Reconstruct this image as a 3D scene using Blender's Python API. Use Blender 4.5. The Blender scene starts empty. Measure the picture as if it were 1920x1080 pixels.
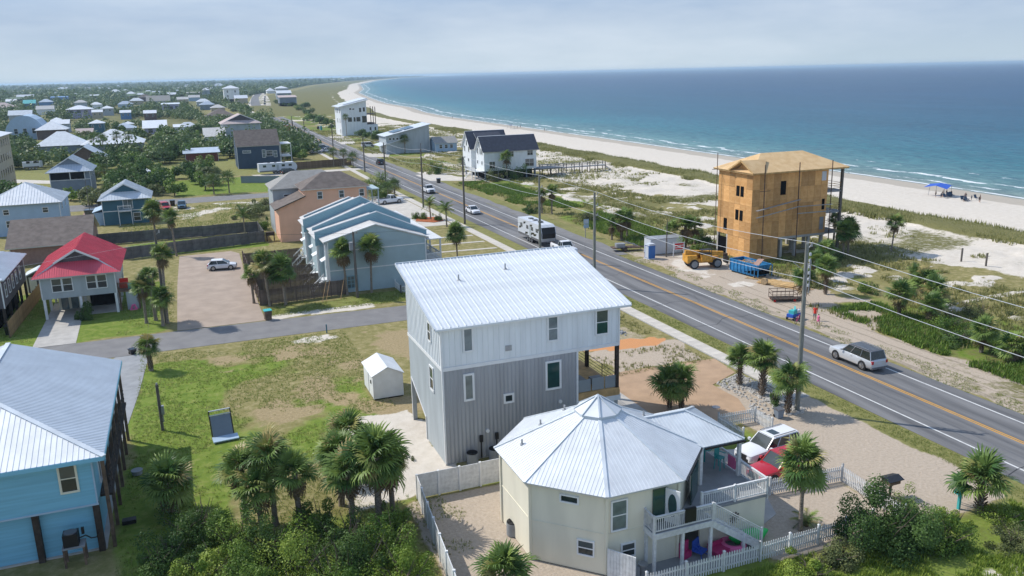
import bpy, math, random
import numpy as np
from math import sin, cos, pi, radians, sqrt, atan2
from mathutils import Vector, Matrix

C = bpy.context.scene.collection
SC = bpy.context.scene
RND = random.Random(7)

# ------------------------------------------------------------------ camera
F_PX = 1569.0
PITCH = math.atan(403.5 / F_PX); ROLL = math.atan(0.0225); YAW = radians(-21.13); CAM_H = 27.2
_F = Vector((0, cos(PITCH), -sin(PITCH))); _R = Vector((1, 0, 0)); _U = _R.cross(_F)
_R2 = _R * cos(ROLL) - _U * sin(ROLL); _U2 = _R * sin(ROLL) + _U * cos(ROLL)
_M = Matrix.Rotation(YAW, 3, 'Z')
FW, RT, UP = _M @ _F, _M @ _R2, _M @ _U2
# world axes: +Y runs along the coast road, +X towards the sea
cam_d = bpy.data.cameras.new('camera'); cam = bpy.data.objects.new('camera', cam_d); C.objects.link(cam)
cam_d.sensor_width = 36; cam_d.lens = 36 * F_PX / 1920; cam_d.clip_start = 0.5; cam_d.clip_end = 60000
mw = Matrix.Identity(4)
for i in range(3):
    mw[i][0] = RT[i]; mw[i][1] = UP[i]; mw[i][2] = -FW[i]
mw[2][3] = CAM_H
cam.matrix_world = mw
SC.camera = cam

# ------------------------------------------------------------------ light
SUN_EL = radians(46); SUN_DIR = Vector((0.71 * cos(SUN_EL), -0.704 * cos(SUN_EL), -sin(SUN_EL)))
sun_d = bpy.data.lights.new('sun', 'SUN'); sun_d.energy = 3.0; sun_d.angle = radians(0.53); sun_d.color = (1, 0.95, 0.87)
sun = bpy.data.objects.new('sun', sun_d); C.objects.link(sun)
sun.rotation_euler = SUN_DIR.to_track_quat('-Z', 'Y').to_euler(); sun.location = (0, 0, 200)
W = bpy.data.worlds.new('World'); SC.world = W; W.use_nodes = True
nt = W.node_tree; nt.nodes.clear()
def wn(t): return nt.nodes.new(t)
sky = wn('ShaderNodeTexSky'); sky.sky_type = 'NISHITA'; sky.sun_disc = False; sky.sun_elevation = SUN_EL
sky.sun_rotation = radians(-45); sky.altitude = 0; sky.air_density = 1.0; sky.dust_density = 0.25; sky.ozone_density = 1.6
tc = wn('ShaderNodeTexCoord'); mp = wn('ShaderNodeMapping'); mp.inputs['Scale'].default_value = (1, 1, 4.5)
nz = wn('ShaderNodeTexNoise'); nz.inputs['Scale'].default_value = 3.4; nz.inputs['Detail'].default_value = 7; nz.inputs['Roughness'].default_value = 0.58
cr = wn('ShaderNodeValToRGB'); cr.color_ramp.elements[0].position = 0.40; cr.color_ramp.elements[1].position = 0.75
cr.color_ramp.elements[1].color = (0.6, 0.6, 0.6, 1)
mx = wn('ShaderNodeMix'); mx.data_type = 'RGBA'; mx.inputs['B'].default_value = (3.6, 4.0, 4.4, 1)
bg = wn('ShaderNodeBackground'); bg.inputs['Strength'].default_value = 0.15; wo = wn('ShaderNodeOutputWorld')
L = nt.links
L.new(tc.outputs['Generated'], mp.inputs['Vector']); L.new(mp.outputs[0], nz.inputs['Vector']); L.new(nz.outputs['Fac'], cr.inputs['Fac'])
sx_ = wn('ShaderNodeSeparateXYZ'); L.new(tc.outputs['Generated'], sx_.inputs[0])
er = wn('ShaderNodeValToRGB'); ee = er.color_ramp.elements; ee[0].position = 0.0; ee[0].color = (0.58, 0.70, 0.79, 1); ee[1].position = 0.12; ee[1].color = (0.33, 0.46, 0.72, 1)
L.new(sx_.outputs['Z'], er.inputs['Fac']); sc3 = wn('ShaderNodeVectorMath'); sc3.operation = 'SCALE'; sc3.inputs['Scale'].default_value = 4.5; L.new(er.outputs['Color'], sc3.inputs[0])
mrz = wn('ShaderNodeMapRange'); mrz.inputs['From Min'].default_value = 0.06; mrz.inputs['From Max'].default_value = 0.5; L.new(sx_.outputs['Z'], mrz.inputs['Value'])
mxz = wn('ShaderNodeMix'); mxz.data_type = 'RGBA'; L.new(mrz.outputs[0], mxz.inputs['Factor']); L.new(sc3.outputs[0], mxz.inputs['A']); L.new(sky.outputs[0], mxz.inputs['B'])
L.new(cr.outputs['Color'], mx.inputs['Factor']); L.new(mxz.outputs['Result'], mx.inputs['A']); L.new(mx.outputs['Result'], bg.inputs['Color']); L.new(bg.outputs[0], wo.inputs['Surface'])
SC.view_settings.view_transform = 'Standard'; SC.view_settings.look = 'None'; SC.view_settings.gamma = 1; SC.view_settings.exposure = 0.52
SC.view_settings.use_curve_mapping = False
SC.render.engine = 'CYCLES'
SC.cycles.max_bounces = 6; SC.cycles.transparent_max_bounces = 8; SC.cycles.volume_bounces = 0

def at(px, py, z=0.0):
    """surveying aid: the world point at height z seen at pixel px,py of the 1920x1080 picture"""
    d = FW * F_PX + RT * (px - 960) + UP * (540 - py)
    t = (z - CAM_H) / d.z
    return Vector((d.x * t, d.y * t, z))

# ------------------------------------------------------------------ materials
def mat(name, col, rough=0.7, var=0.0, scale=3.0, bump=0.0, bscale=30.0, col2=None, metal=0.0, rnd=0.0, spec=0.4, stretch=None, ramp=(0.35, 0.65)):
    m = bpy.data.materials.new(name); m.use_nodes = True
    n = m.node_tree.nodes; l = m.node_tree.links; b = n['Principled BSDF']
    b.inputs['Roughness'].default_value = rough; b.inputs['Metallic'].default_value = metal
    b.inputs['Specular IOR Level'].default_value = spec
    c = (*col, 1); b.inputs['Base Color'].default_value = c; m.diffuse_color = c
    t = n.new('ShaderNodeTexCoord'); src = None; vec = t.outputs['Object']
    if stretch:
        mp_ = n.new('ShaderNodeMapping'); mp_.inputs['Scale'].default_value = stretch; l.new(vec, mp_.inputs[0]); vec = mp_.outputs[0]
    if var or col2:
        z = n.new('ShaderNodeTexNoise'); z.inputs['Scale'].default_value = scale; z.inputs['Detail'].default_value = 6; l.new(vec, z.inputs['Vector'])
        r = n.new('ShaderNodeValToRGB'); e = r.color_ramp.elements; e[0].position = ramp[0]; e[1].position = ramp[1]
        a = col2 if col2 else tuple(min(1, v * (1 + var)) for v in col)
        d = col if col2 else tuple(v * (1 - var) for v in col)
        e[0].color = (*d, 1); e[1].color = (*a, 1)
        l.new(z.outputs['Fac'], r.inputs['Fac']); src = r.outputs['Color']
    if rnd:
        oi = n.new('ShaderNodeObjectInfo'); mr = n.new('ShaderNodeMapRange'); mr.inputs['To Min'].default_value = 1 - rnd; mr.inputs['To Max'].default_value = 1 + rnd
        l.new(oi.outputs['Random'], mr.inputs['Value']); vm = n.new('ShaderNodeVectorMath'); vm.operation = 'SCALE'
        if src: l.new(src, vm.inputs[0])
        else: vm.inputs[0].default_value = col
        l.new(mr.outputs[0], vm.inputs['Scale']); src = vm.outputs[0]
    if src: l.new(src, b.inputs['Base Color'])
    if bump:
        z2 = n.new('ShaderNodeTexNoise'); z2.inputs['Scale'].default_value = bscale; z2.inputs['Detail'].default_value = 4; l.new(vec, z2.inputs['Vector'])
        bp = n.new('ShaderNodeBump'); bp.inputs['Strength'].default_value = bump; bp.inputs['Distance'].default_value = 0.05
        l.new(z2.outputs['Fac'], bp.inputs['Height']); l.new(bp.outputs[0], b.inputs['Normal'])
    return m

def leafmat(name, dark, light, brown=None, trans=0.25, rough=0.5, objrnd=False):
    m = bpy.data.materials.new(name); m.use_nodes = True; n = m.node_tree.nodes; l = m.node_tree.links; b = n['Principled BSDF']
    b.inputs['Roughness'].default_value = rough; b.inputs['Specular IOR Level'].default_value = 0.18
    r = n.new('ShaderNodeValToRGB'); e = r.color_ramp.elements; e[0].color = (*dark, 1); e[1].color = (*light, 1); e[0].position = 0.0; e[1].position = 0.85 if brown else 1.0
    if brown: x = e.new(0.97); x.color = (*brown, 1)
    if objrnd:
        oi = n.new('ShaderNodeObjectInfo'); l.new(oi.outputs['Random'], r.inputs['Fac'])
    else:
        a = n.new('ShaderNodeAttribute'); a.attribute_name = 'v'; l.new(a.outputs['Fac'], r.inputs['Fac'])
    l.new(r.outputs[0], b.inputs['Base Color'])
    tr = n.new('ShaderNodeBsdfTranslucent'); l.new(r.outputs[0], tr.inputs['Color']); mxs = n.new('ShaderNodeMixShader'); mxs.inputs[0].default_value = trans
    o = n['Material Output']; l.new(b.outputs[0], mxs.inputs[1]); l.new(tr.outputs[0], mxs.inputs[2]); l.new(mxs.outputs[0], o.inputs['Surface'])
    return m

M = {}
M['white'] = mat('white_paint', (0.72, 0.73, 0.73), 0.5, 0.05, 1.5)
M['white_wood'] = mat('white_wood', (0.62, 0.63, 0.63), 0.6, 0.12, 4, rnd=0.08)
M['pole_grey'] = mat('weathered_pole', (0.21, 0.215, 0.19), 0.85, 0.25, 3, 0.3, 40, stretch=(3, 3, 0.4))
M['pole_wood'] = mat('pole_wood', (0.13, 0.115, 0.10), 0.85, 0.35, 3, 0.3, 40, stretch=(3, 3, 0.4))
M['dark_wood'] = mat('dark_wood', (0.045, 0.033, 0.025), 0.8, 0.3, 3)
M['brown_wood'] = mat('brown_wood', (0.14, 0.095, 0.065), 0.85, 0.35, 2, 0.2, 20, rnd=0.2)
M['fence_wood'] = mat('fence_wood', (0.15, 0.115, 0.095), 0.9, 0.35, 1.5, 0.3, 15, stretch=(4, 4, 0.6), rnd=0.18)
M['new_wood'] = mat('new_wood', (0.55, 0.36, 0.16), 0.8, 0.2, 2, rnd=0.15)
M['tan_fence'] = mat('tan_fence', (0.33, 0.21, 0.10), 0.85, 0.2, 2, rnd=0.15)
M['ply'] = mat('plywood', (0.53, 0.275, 0.095), 0.85, col2=(0.63, 0.36, 0.145), scale=1.2, rnd=0.30, stretch=(1, 1, 2.5))
M['stud'] = mat('stud_wall', (0.20, 0.11, 0.05), 0.9)
M['ply_roof'] = mat('roof_plywood', (0.56, 0.37, 0.18), 0.85, col2=(0.64, 0.45, 0.24), scale=1.0, rnd=0.07)
M['concrete'] = mat('concrete', (0.42, 0.40, 0.37), 0.9, 0.12, 0.8, 0.1, 30)
M['slab'] = mat('pavement_slab', (0.52, 0.48, 0.42), 0.9, 0.10, 0.7, 0.1, 30, rnd=0.05)
M['conc_grey'] = mat('grey_concrete', (0.27, 0.28, 0.29), 0.85, 0.12, 1.0)
M['conc_fence'] = mat('fence_panel_grey', (0.135, 0.13, 0.13), 0.9, 0.25, 1.2, 0.2, 20, rnd=0.14)
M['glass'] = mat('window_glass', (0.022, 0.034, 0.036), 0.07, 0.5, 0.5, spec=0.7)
M['glass_u'] = mat('upper_pane_sky_tint', (0.07, 0.085, 0.088), 0.06, 0.4, 0.7, spec=0.8)  # upper sash coloured lighter to stand for reflected sky
M['glass_l'] = mat('curtained_glass', (0.13, 0.17, 0.18), 0.12, 0.3, 1.2, spec=0.6)
M['glass_g'] = mat('green_glass', (0.02, 0.065, 0.06), 0.05, 0.5, 0.6, spec=0.8)
M['black'] = mat('black', (0.012, 0.012, 0.013), 0.5)
M['void'] = mat('dark_opening', (0.010, 0.010, 0.011), 1.0, spec=0.0)  # near-black colour painting the unlit space in openings and under houses
M['rubber'] = mat('tyre_rubber', (0.02, 0.02, 0.021), 0.8, 0.3, 20)
M['alloy'] = mat('alloy', (0.40, 0.41, 0.42), 0.35, metal=0.8)
M['chrome'] = mat('chrome', (0.6, 0.6, 0.62), 0.2, metal=0.9)
M['steel'] = mat('galvanised_steel', (0.33, 0.34, 0.35), 0.5, 0.15, 3, metal=0.4)
M['rust'] = mat('rusty_steel', (0.11, 0.07, 0.05), 0.8, 0.4, 3)
M['roof_w'] = mat('white_metal_roof', (0.62, 0.66, 0.685), 0.38, 0.09, 0.9, metal=0.15)
M['roof_w2'] = mat('bright_metal_roof', (0.69, 0.71, 0.725), 0.40, 0.08, 0.9, metal=0.1)
M['roof_seam'] = mat('roof_seam', (0.66, 0.69, 0.71), 0.45, 0.1, 0.7)
M['roof_b'] = mat('grey_blue_metal_roof', (0.45, 0.51, 0.58), 0.36, 0.06, 0.6, metal=0.1)
M['roof_cap'] = mat('ridge_cap', (0.50, 0.55, 0.59), 0.4)
M['roof_red'] = mat('red_metal_roof', (0.63, 0.09, 0.125), 0.4, 0.08, 0.8, metal=0.05)
M['shingle_br'] = mat('brown_shingle', (0.15, 0.125, 0.11), 0.95, 0.18, 1.2, 0.5, 22)
M['shingle_gr'] = mat('grey_shingle', (0.30, 0.29, 0.27), 0.95, 0.10, 1.5, 0.5, 22)
M['shingle_dk'] = mat('slate_shingle', (0.055, 0.062, 0.085), 0.9, 0.12, 1.5, 0.5, 22)
M['shingle_wt'] = mat('pale_shingle', (0.52, 0.51, 0.49), 0.9, 0.10, 1.5, 0.4, 22)
M['shingle_pk'] = mat('pink_roof', (0.45, 0.37, 0.35), 0.9, 0.1, 1.5)
M['w_white'] = mat('white_siding', (0.72, 0.75, 0.76), 0.6, 0.06, 0.8, stretch=(1.6, 1.6, .3))
M['w_grey'] = mat('corrugated_grey', (0.335, 0.35, 0.375), 0.42, 0.08, 0.8, metal=0.15, stretch=(1.6, 1.6, .25))
M['w_greyl'] = mat('grey_siding', (0.38, 0.42, 0.44), 0.6, 0.09, 0.8, stretch=(1.4, 1.4, .3))
M['w_blue'] = mat('sky_blue_siding', (0.20, 0.47, 0.62), 0.6, 0.09, 0.8, 0.15, 8, stretch=(0.3, 0.3, 8))
M['w_cream'] = mat('cream_siding', (0.72, 0.68, 0.55), 0.7, 0.06, 0.7, stretch=(1.3, 1.3, .3))
M['w_orange'] = mat('orange_stucco', (0.76, 0.44, 0.30), 0.8, 0.05, 0.6)
M['w_town'] = mat('blue_grey_siding', (0.37, 0.47, 0.50), 0.65, 0.05, 0.7)
M['w_town2'] = mat('aqua_clapboard', (0.22, 0.38, 0.44), 0.65, 0.05, 0.7)
M['w_teal'] = mat('teal_siding', (0.045, 0.13, 0.18), 0.65, 0.08, 0.8)
M['w_pale'] = mat('pale_blue_siding', (0.36, 0.48, 0.60), 0.65, 0.05, 0.8)
M['w_navy'] = mat('navy_siding', (0.035, 0.065, 0.11), 0.65, 0.1, 0.8)
M['w_tan'] = mat('tan_stucco', (0.42, 0.37, 0.27), 0.8, 0.06, 0.6)
M['w_bgrey'] = mat('blue_grey_wall', (0.20, 0.24, 0.29), 0.7, 0.08, 0.8)
M['w_pink'] = mat('pink_brick', (0.30, 0.19, 0.155), 0.85, 0.1, 2)
M['w_brown'] = mat('brown_wall', (0.14, 0.10, 0.085), 0.85, 0.15, 2)
M['w_red'] = mat('red_brick', (0.17, 0.055, 0.045), 0.85, 0.15, 2)
M['w_char'] = mat('charcoal_shingle_wall', (0.10, 0.09, 0.095), 0.85, 0.15, 2)
M['w_purple'] = mat('lilac_wall', (0.33, 0.32, 0.46), 0.7, 0.1, 2)
M['w_bblue'] = mat('bright_blue_wall', (0.10, 0.22, 0.42), 0.7, 0.1, 2)
M['red'] = mat('red_car_paint', (0.42, 0.008, 0.018), 0.22, spec=0.8)
M['cwhite'] = mat('white_car_paint', (0.72, 0.73, 0.75), 0.22, spec=0.7)
M['csilver'] = mat('silver_car_paint', (0.56, 0.58, 0.60), 0.28, metal=0.25, spec=0.7)
M['cblack'] = mat('black_car_paint', (0.012, 0.012, 0.014), 0.18, spec=0.7)
M['cblue'] = mat('blue_car_paint', (0.04, 0.10, 0.16), 0.22, spec=0.7)
M['cgrey'] = mat('grey_car_paint', (0.12, 0.12, 0.13), 0.22, spec=0.7)
M['tail'] = mat('tail_lamp', (0.45, 0.01, 0.015), 0.25)
M['lamp'] = mat('head_lamp', (0.55, 0.57, 0.6), 0.1, spec=0.8)
M['cat'] = mat('machine_yellow', (0.60, 0.30, 0.045), 0.5, 0.2, 3)
M['dump'] = mat('blue_skip', (0.025, 0.19, 0.42), 0.45, 0.15, 2)
M['loo'] = mat('blue_plastic', (0.02, 0.13, 0.42), 0.4)
M['loow'] = mat('white_plastic', (0.55, 0.58, 0.62), 0.5)
M['aqua'] = mat('aqua_paint', (0.06, 0.42, 0.42), 0.5)
M['teal_p'] = mat('teal_plastic', (0.03, 0.30, 0.30), 0.5)
M['pink'] = mat('pink_cloth', (0.75, 0.16, 0.34), 0.8)
M['magenta'] = mat('magenta_plastic', (0.50, 0.04, 0.16), 0.6)
M['redcloth'] = mat('red_cloth', (0.75, 0.05, 0.03), 0.8)
M['green_p'] = mat('lime_plastic', (0.02, 0.55, 0.12), 0.5)
M['blue_c'] = mat('blue_canvas', (0.03, 0.10, 0.45), 0.7)
M['skin'] = mat('skin', (0.45, 0.27, 0.19), 0.6)
M['hair'] = mat('hair', (0.05, 0.03, 0.02), 0.7)
M['trunk'] = mat('palm_trunk', (0.24, 0.20, 0.16), 0.9, 0.4, 6, 0.6, 25, stretch=(1, 1, 3))
M['boots'] = mat('palm_boots', (0.13, 0.085, 0.05), 0.9, 0.5, 9, 0.8, 30)
M['bark'] = mat('bark', (0.10, 0.08, 0.06), 0.9, 0.3, 5)
M['mulch'] = mat('orange_mulch', (0.38, 0.11, 0.035), 0.95, 0.3, 6, 0.5, 30)
M['stone'] = mat('bed_stone', (0.42, 0.40, 0.37), 0.85, 0.25, 2)
M['yellow_l'] = mat('yellow_line', (0.66, 0.33, 0.035), 0.7, col2=(0.42, 0.24, 0.06), scale=1.5, ramp=(0.5, 0.8))
M['white_l'] = mat('white_line', (0.62, 0.62, 0.60), 0.7, col2=(0.36, 0.36, 0.36), scale=1.5, ramp=(0.5, 0.85))
M['wire'] = mat('cable', (0.60, 0.61, 0.62), 0.4, metal=0.3)
M['dwire'] = mat('dark_cable', (0.03, 0.03, 0.03), 0.6)
M['cardboard'] = mat('cardboard', (0.42, 0.30, 0.17), 0.9, 0.2, 4)
M['sunflower'] = mat('wall_star', (0.10, 0.09, 0.08), 0.6)
M['lf_palm'] = leafmat('palm_frond', (0.045, 0.105, 0.028), (0.25, 0.34, 0.08), (0.40, 0.32, 0.13), 0.22, 0.42, True)
M['lf_palmd'] = leafmat('dead_frond', (0.13, 0.09, 0.05), (0.24, 0.18, 0.10), None, 0.1, 0.8, True)
M['lf_palmf'] = leafmat('far_palm_frond', (0.05, 0.10, 0.03), (0.17, 0.23, 0.065), (0.28, 0.21, 0.08), 0.2, 0.5)
M['lf_oak'] = leafmat('dark_leaf', (0.035, 0.08, 0.022), (0.15, 0.24, 0.055))
M['lf_mid'] = leafmat('mid_leaf', (0.05, 0.115, 0.02), (0.24, 0.34, 0.06))
M['lf_lime'] = leafmat('bright_leaf', (0.10, 0.18, 0.022), (0.37, 0.45, 0.085))
M['lf_dry'] = leafmat('olive_leaf', (0.08, 0.10, 0.035), (0.23, 0.26, 0.10))
M['lf_far'] = leafmat('far_leaf', (0.065, 0.11, 0.035), (0.17, 0.235, 0.08))
M['lf_grass'] = leafmat('grass_blade', (0.14, 0.19, 0.045), (0.34, 0.38, 0.12), (0.52, 0.44, 0.24), .45)
M['lf_dune'] = leafmat('dune_grass', (0.14, 0.155, 0.045), (0.36, 0.35, 0.14), (0.50, 0.41, 0.22), .45)

# ------------------------------------------------------------------ mesh helpers
def unit(v): return v / (np.linalg.norm(v) + 1e-12)
class MB:
    def __init__(s): s.v = []; s.f = []; s.m = []
    def add(s, vs, fs, mi=0):
        o = len(s.v); s.v += [tuple(float(c) for c in p) for p in vs]; s.f += [tuple(i + o for i in f) for f in fs]; s.m += [mi] * len(fs); return s
    def box(s, x0, x1, y0, y1, z0, z1, mi=0):
        return s.add([(x0, y0, z0), (x1, y0, z0), (x1, y1, z0), (x0, y1, z0), (x0, y0, z1), (x1, y0, z1), (x1, y1, z1), (x0, y1, z1)],
                     [(0, 3, 2, 1), (4, 5, 6, 7), (0, 1, 5, 4), (1, 2, 6, 5), (2, 3, 7, 6), (3, 0, 4, 7)], mi)
    def bar(s, a, b, w, h=None, mi=0, up=(0, 0, 1)):
        a = np.array(a, float); b = np.array(b, float); h = h or w; d = unit(b - a); u = np.array(up, float)
        if abs(d @ u) > 0.98: u = np.array((0, 1.0, 0))
        r = unit(np.cross(d, u)); u = np.cross(r, d); r = r * w / 2; u = u * h / 2
        return s.add([a - r - u, a + r - u, a + r + u, a - r + u, b - r - u, b + r - u, b + r + u, b - r + u],
                     [(0, 1, 2, 3), (7, 6, 5, 4), (0, 4, 5, 1), (1, 5, 6, 2), (2, 6, 7, 3), (3, 7, 4, 0)], mi)
    def tube(s, pts, r, n=8, mi=0, r2=None, cap=True):
        pts = [np.array(p, float) for p in pts]; k = len(pts); vs = []; fs = []
        for i, p in enumerate(pts):
            d = unit(pts[min(i + 1, k - 1)] - pts[max(i - 1, 0)]); u = np.array((0, 0, 1.0)) if abs(d[2]) < 0.95 else np.array((1.0, 0, 0))
            a = unit(np.cross(d, u)); b = np.cross(d, a)
            rr = r[i] if isinstance(r, (list, tuple)) else (r if r2 is None else r + (r2 - r) * i / (k - 1))
            for j in range(n): t = 2 * pi * j / n; vs.append(p + (a * cos(t) + b * sin(t)) * rr)
        for i in range(k - 1):
            for j in range(n): fs.append((i * n + j, i * n + (j + 1) % n, (i + 1) * n + (j + 1) % n, (i + 1) * n + j))
        if cap: fs += [tuple(range(n))[::-1], tuple(range((k - 1) * n, k * n))]
        return s.add(vs, fs, mi)
    def cyl(s, x, y, z0, z1, r, n=16, mi=0, r2=None): return s.tube([(x, y, z0), (x, y, z1)], r, n, mi, r2)
    def prism(s, poly, z0, z1, mi=0):
        k = len(poly); vs = [(p[0], p[1], z0) for p in poly] + [(p[0], p[1], z1) for p in poly]
        fs = [tuple(range(k))[::-1], tuple(range(k, 2 * k))] + [(i, (i + 1) % k, k + (i + 1) % k, k + i) for i in range(k)]
        return s.add(vs, fs, mi)
    def slab(s, poly, t, mi=0, side=None):
        """3-D convex polygon given thickness t downwards along its normal"""
        P = [np.array(p, float) for p in poly]; n = unit(np.cross(P[1] - P[0], P[2] - P[0]))
        if n[2] < 0: P = P[::-1]; n = -n
        k = len(P); vs = P + [p - n * t for p in P]
        fs = [tuple(range(k))]; s.add(vs, fs, mi)
        o = len(s.v) - 2 * k
        for f in [tuple(range(k, 2 * k))[::-1]] + [(i, k + i, k + (i + 1) % k, (i + 1) % k) for i in range(k)]:
            s.f.append(tuple(a + o for a in f)); s.m.append(mi if side is None else side)
        return s
    def ribs(s, poly, sp, w, h, mi=0, off=0.5):
        """raised seams running up a roof plane"""
        P = [np.array(p, float) for p in poly]; n = unit(np.cross(P[1] - P[0], P[2] - P[0]));  n = n if n[2] > 0 else -n
        u = unit(np.cross(n, (0, 0, 1.0))); v = np.cross(n, u); c = P[0]
        us = [float((p - c) @ u) for p in P]; a = min(us); b = max(us); k = len(P); x = a + sp * off
        while x < b - 1e-3:
            hit = []
            for i in range(k):
                u0, u1 = us[i], us[(i + 1) % k]
                if (u0 - x) * (u1 - x) < 0: t = (x - u0) / (u1 - u0); hit.append(P[i] + (P[(i + 1) % k] - P[i]) * t)
            if len(hit) >= 2 and np.linalg.norm(hit[0] - hit[1]) > 0.15:
                s.bar(hit[0] + n * h * 0.4, hit[1] + n * h * 0.4, w, h, mi, up=tuple(n))
            x += sp
        return s
    def mesh(s, name, mats, smooth=None):
        me = bpy.data.meshes.new(name); me.from_pydata(s.v, [], s.f)
        for m in mats: me.materials.append(M[m] if isinstance(m, str) else m)
        if len(mats) > 1: me.polygons.foreach_set('material_index', s.m)
        if smooth:
            me.polygons.foreach_set('use_smooth', [True] * len(s.f)); me.set_sharp_from_angle(angle=radians(smooth))
        me.update(); return me
def link(name, me, parent=None, loc=None, rz=0.0):
    o = bpy.data.objects.new(name, me); C.objects.link(o)
    if parent: o.parent = parent
    if loc is not None: o.location = loc
    if rz: o.rotation_euler = (0, 0, rz)
    return o
def build(mb, name, mats, parent=None, smooth=None, loc=None, rz=0.0):
    if not isinstance(mats, (list, tuple)): mats = [mats]
    return link(name, mb.mesh(name, mats, smooth), parent, loc, rz)
def tag(o, label=None, cat=None, group=None, kind=None):
    if label: o['label'] = label
    if cat: o['category'] = cat
    if group: o['group'] = group
    if kind: o['kind'] = kind
    return o
def thing(name, label, cat, loc=(0, 0, 0), rz=0.0, group=None):
    o = bpy.data.objects.new(name, None); C.objects.link(o); o.location = loc; o.rotation_euler = (0, 0, rz); o.empty_display_size = 0.5
    return tag(o, label, cat, group)
def copy_tree(o, parent=None):
    c = o.copy(); C.objects.link(c); c.parent = parent
    for ch in CH.get(o.name, [x for x in o.children]): copy_tree(ch, c)
    return c
CH = {}
def struct(o): o['kind'] = 'structure'; return o
def np_mesh(name, V, Fc, mats, v=None, smooth=False):
    """V (N,3), Fc (M,k) with constant k; v per-face value stored as attribute"""
    me = bpy.data.meshes.new(name); k = Fc.shape[1]; n = len(Fc)
    me.vertices.add(len(V)); me.vertices.foreach_set('co', np.ascontiguousarray(V, dtype=np.float32).ravel())
    me.loops.add(n * k); me.loops.foreach_set('vertex_index', np.ascontiguousarray(Fc, dtype=np.int32).ravel())
    me.polygons.add(n); me.polygons.foreach_set('loop_start', np.arange(0, n * k, k, dtype=np.int32)); me.polygons.foreach_set('loop_total', np.full(n, k, dtype=np.int32))
    if smooth: me.polygons.foreach_set('use_smooth', np.ones(n, dtype=bool))
    for m in mats: me.materials.append(M[m] if isinstance(m, str) else m)
    if v is not None:
        a = me.attributes.new('v', 'FLOAT', 'FACE'); a.data.foreach_set('value', np.ascontiguousarray(v, dtype=np.float32))
    me.update(calc_edges=True); return me

# numpy value noise
_rs = np.random.RandomState(5); _tab = _rs.rand(256, 256)
def vnoise(x, y):
    xi = np.floor(x).astype(int); yi = np.floor(y).astype(int); fx = x - xi; fy = y - yi; fx = fx * fx * (3 - 2 * fx); fy = fy * fy * (3 - 2 * fy)
    g = lambda a, b: _tab[a & 255, b & 255]
    return (g(xi, yi) * (1 - fx) + g(xi + 1, yi) * fx) * (1 - fy) + (g(xi, yi + 1) * (1 - fx) + g(xi + 1, yi + 1) * fx) * fy
def fbm(x, y, s, o=4):
    r = 0; a = 0.5; t = 0
    for i in range(o): r = r + a * vnoise(x / s + 17.3 * i, y / s + 5.1 * i); t += a; a *= 0.55; s = s / 2.1
    return r / t

# ------------------------------------------------------------------ ground
SH_Y = [-500, 123, 153, 250, 360, 454, 560, 640, 735, 881, 1107, 1500, 1903, 3060, 5300, 9000, 14000]
SH_X = [161, 163, 165, 167, 168.5, 170, 171, 178, 194, 204, 237, 300, 392, 619, 1180, 2300, 4200]
def shore(y): return np.interp(y, SH_Y, SH_X)
RD_Y = [-200, 300, 380, 460, 560, 680, 800, 950, 1100, 1300, 1700]
RD_X = [54.6, 55.0, 57.0, 60.0, 64.0, 66.5, 71.0, 79.0, 91.0, 108.0, 150.0]
def roadx(y): return np.interp(y, RD_Y, RD_X)
def grow(a, b, s, k):
    r = [a]
    while r[-1] < b: r.append(r[-1] + s); s *= k
    return r
gx = [-x for x in grow(95, 7000, 1.5, 1.06)][::-1] + list(np.arange(-94, 176, 0.8)) + grow(177, 9000, 2.0, 1.022)
gy = list(np.arange(8, 250, 0.7)) + grow(250, 15000, 0.8, 1.0125)
GX_, GY_ = np.meshgrid(np.array(gx), np.array(gy)); X = GX_.ravel(); Y = GY_.ravel()
def rect(x0, x1, y0, y1, s=1.0, w=0.0):
    wx = X + (fbm(X, Y, 3.0, 3) - 0.5) * w; wy = Y + (fbm(X + 91, Y, 3.0, 3) - 0.5) * w
    d = np.minimum(np.minimum(wx - x0, x1 - wx), np.minimum(wy - y0, y1 - wy)); return np.clip(d / s + 0.5, 0, 1)
def disc(cx, cy, rx, ry=None, s=1.0, w=0.0):
    ry = ry or rx; q = np.sqrt(((X - cx) / rx) ** 2 + ((Y - cy) / ry) ** 2); q = q + (fbm(X, Y, 2.5, 3) - 0.5) * w; return np.clip((1 - q) * rx / s + 0.5, 0, 1)
def band(v, a, b, s): return np.clip((v - a) / s + 0.5, 0, 1) * np.clip((b - v) / s + 0.5, 0, 1)
n1 = fbm(X, Y, 14, 4); n2 = fbm(X + 300, Y, 5, 4); n3 = fbm(X, Y + 700, 40, 3)
sx = shore(Y); D = X - sx                     # negative on land
sea_side = np.clip((X - roadx(Y) - 5) / 2 + 0.5, 0, 1)
sand = np.clip((X - (sx - 66) + (n1 - 0.5) * 14) / 5 + 0.5, 0, 1)        # back beach
sand = np.maximum(sand, sea_side * np.clip((n2 - 0.56) * 9, 0, 1) * band(X, 74, 120, 10) * 0.9)
sand = np.maximum(sand, disc(104, 195, 14, 34, 4, 0.8)); sand = np.maximum(sand, disc(98, 238, 9, 14, 3, 0.8))
dune = band(D + (n1 - 0.5) * 5 + (Y > 700) * 0, -46.5, -38.0, 2.0)
dune = np.maximum(dune, (Y > 640) * band(D + (n1 - 0.5) * 20, -150, -46, 8) * 0.8)
sand = sand * (1 - dune * np.clip(0.6 + n2, 0, 1))
sand = sand * np.clip(1.2 - np.clip((D + 160) * -1, 0, 1), 0, 1)
scrub = sea_side * (1 - np.clip((X - 112) / 10, 0, 1)) * np.clip((n1 - 0.35) * 3, 0.15, 1)
wet = band(D + (n2 - 0.5) * 3, -9, 60, 3)
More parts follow.
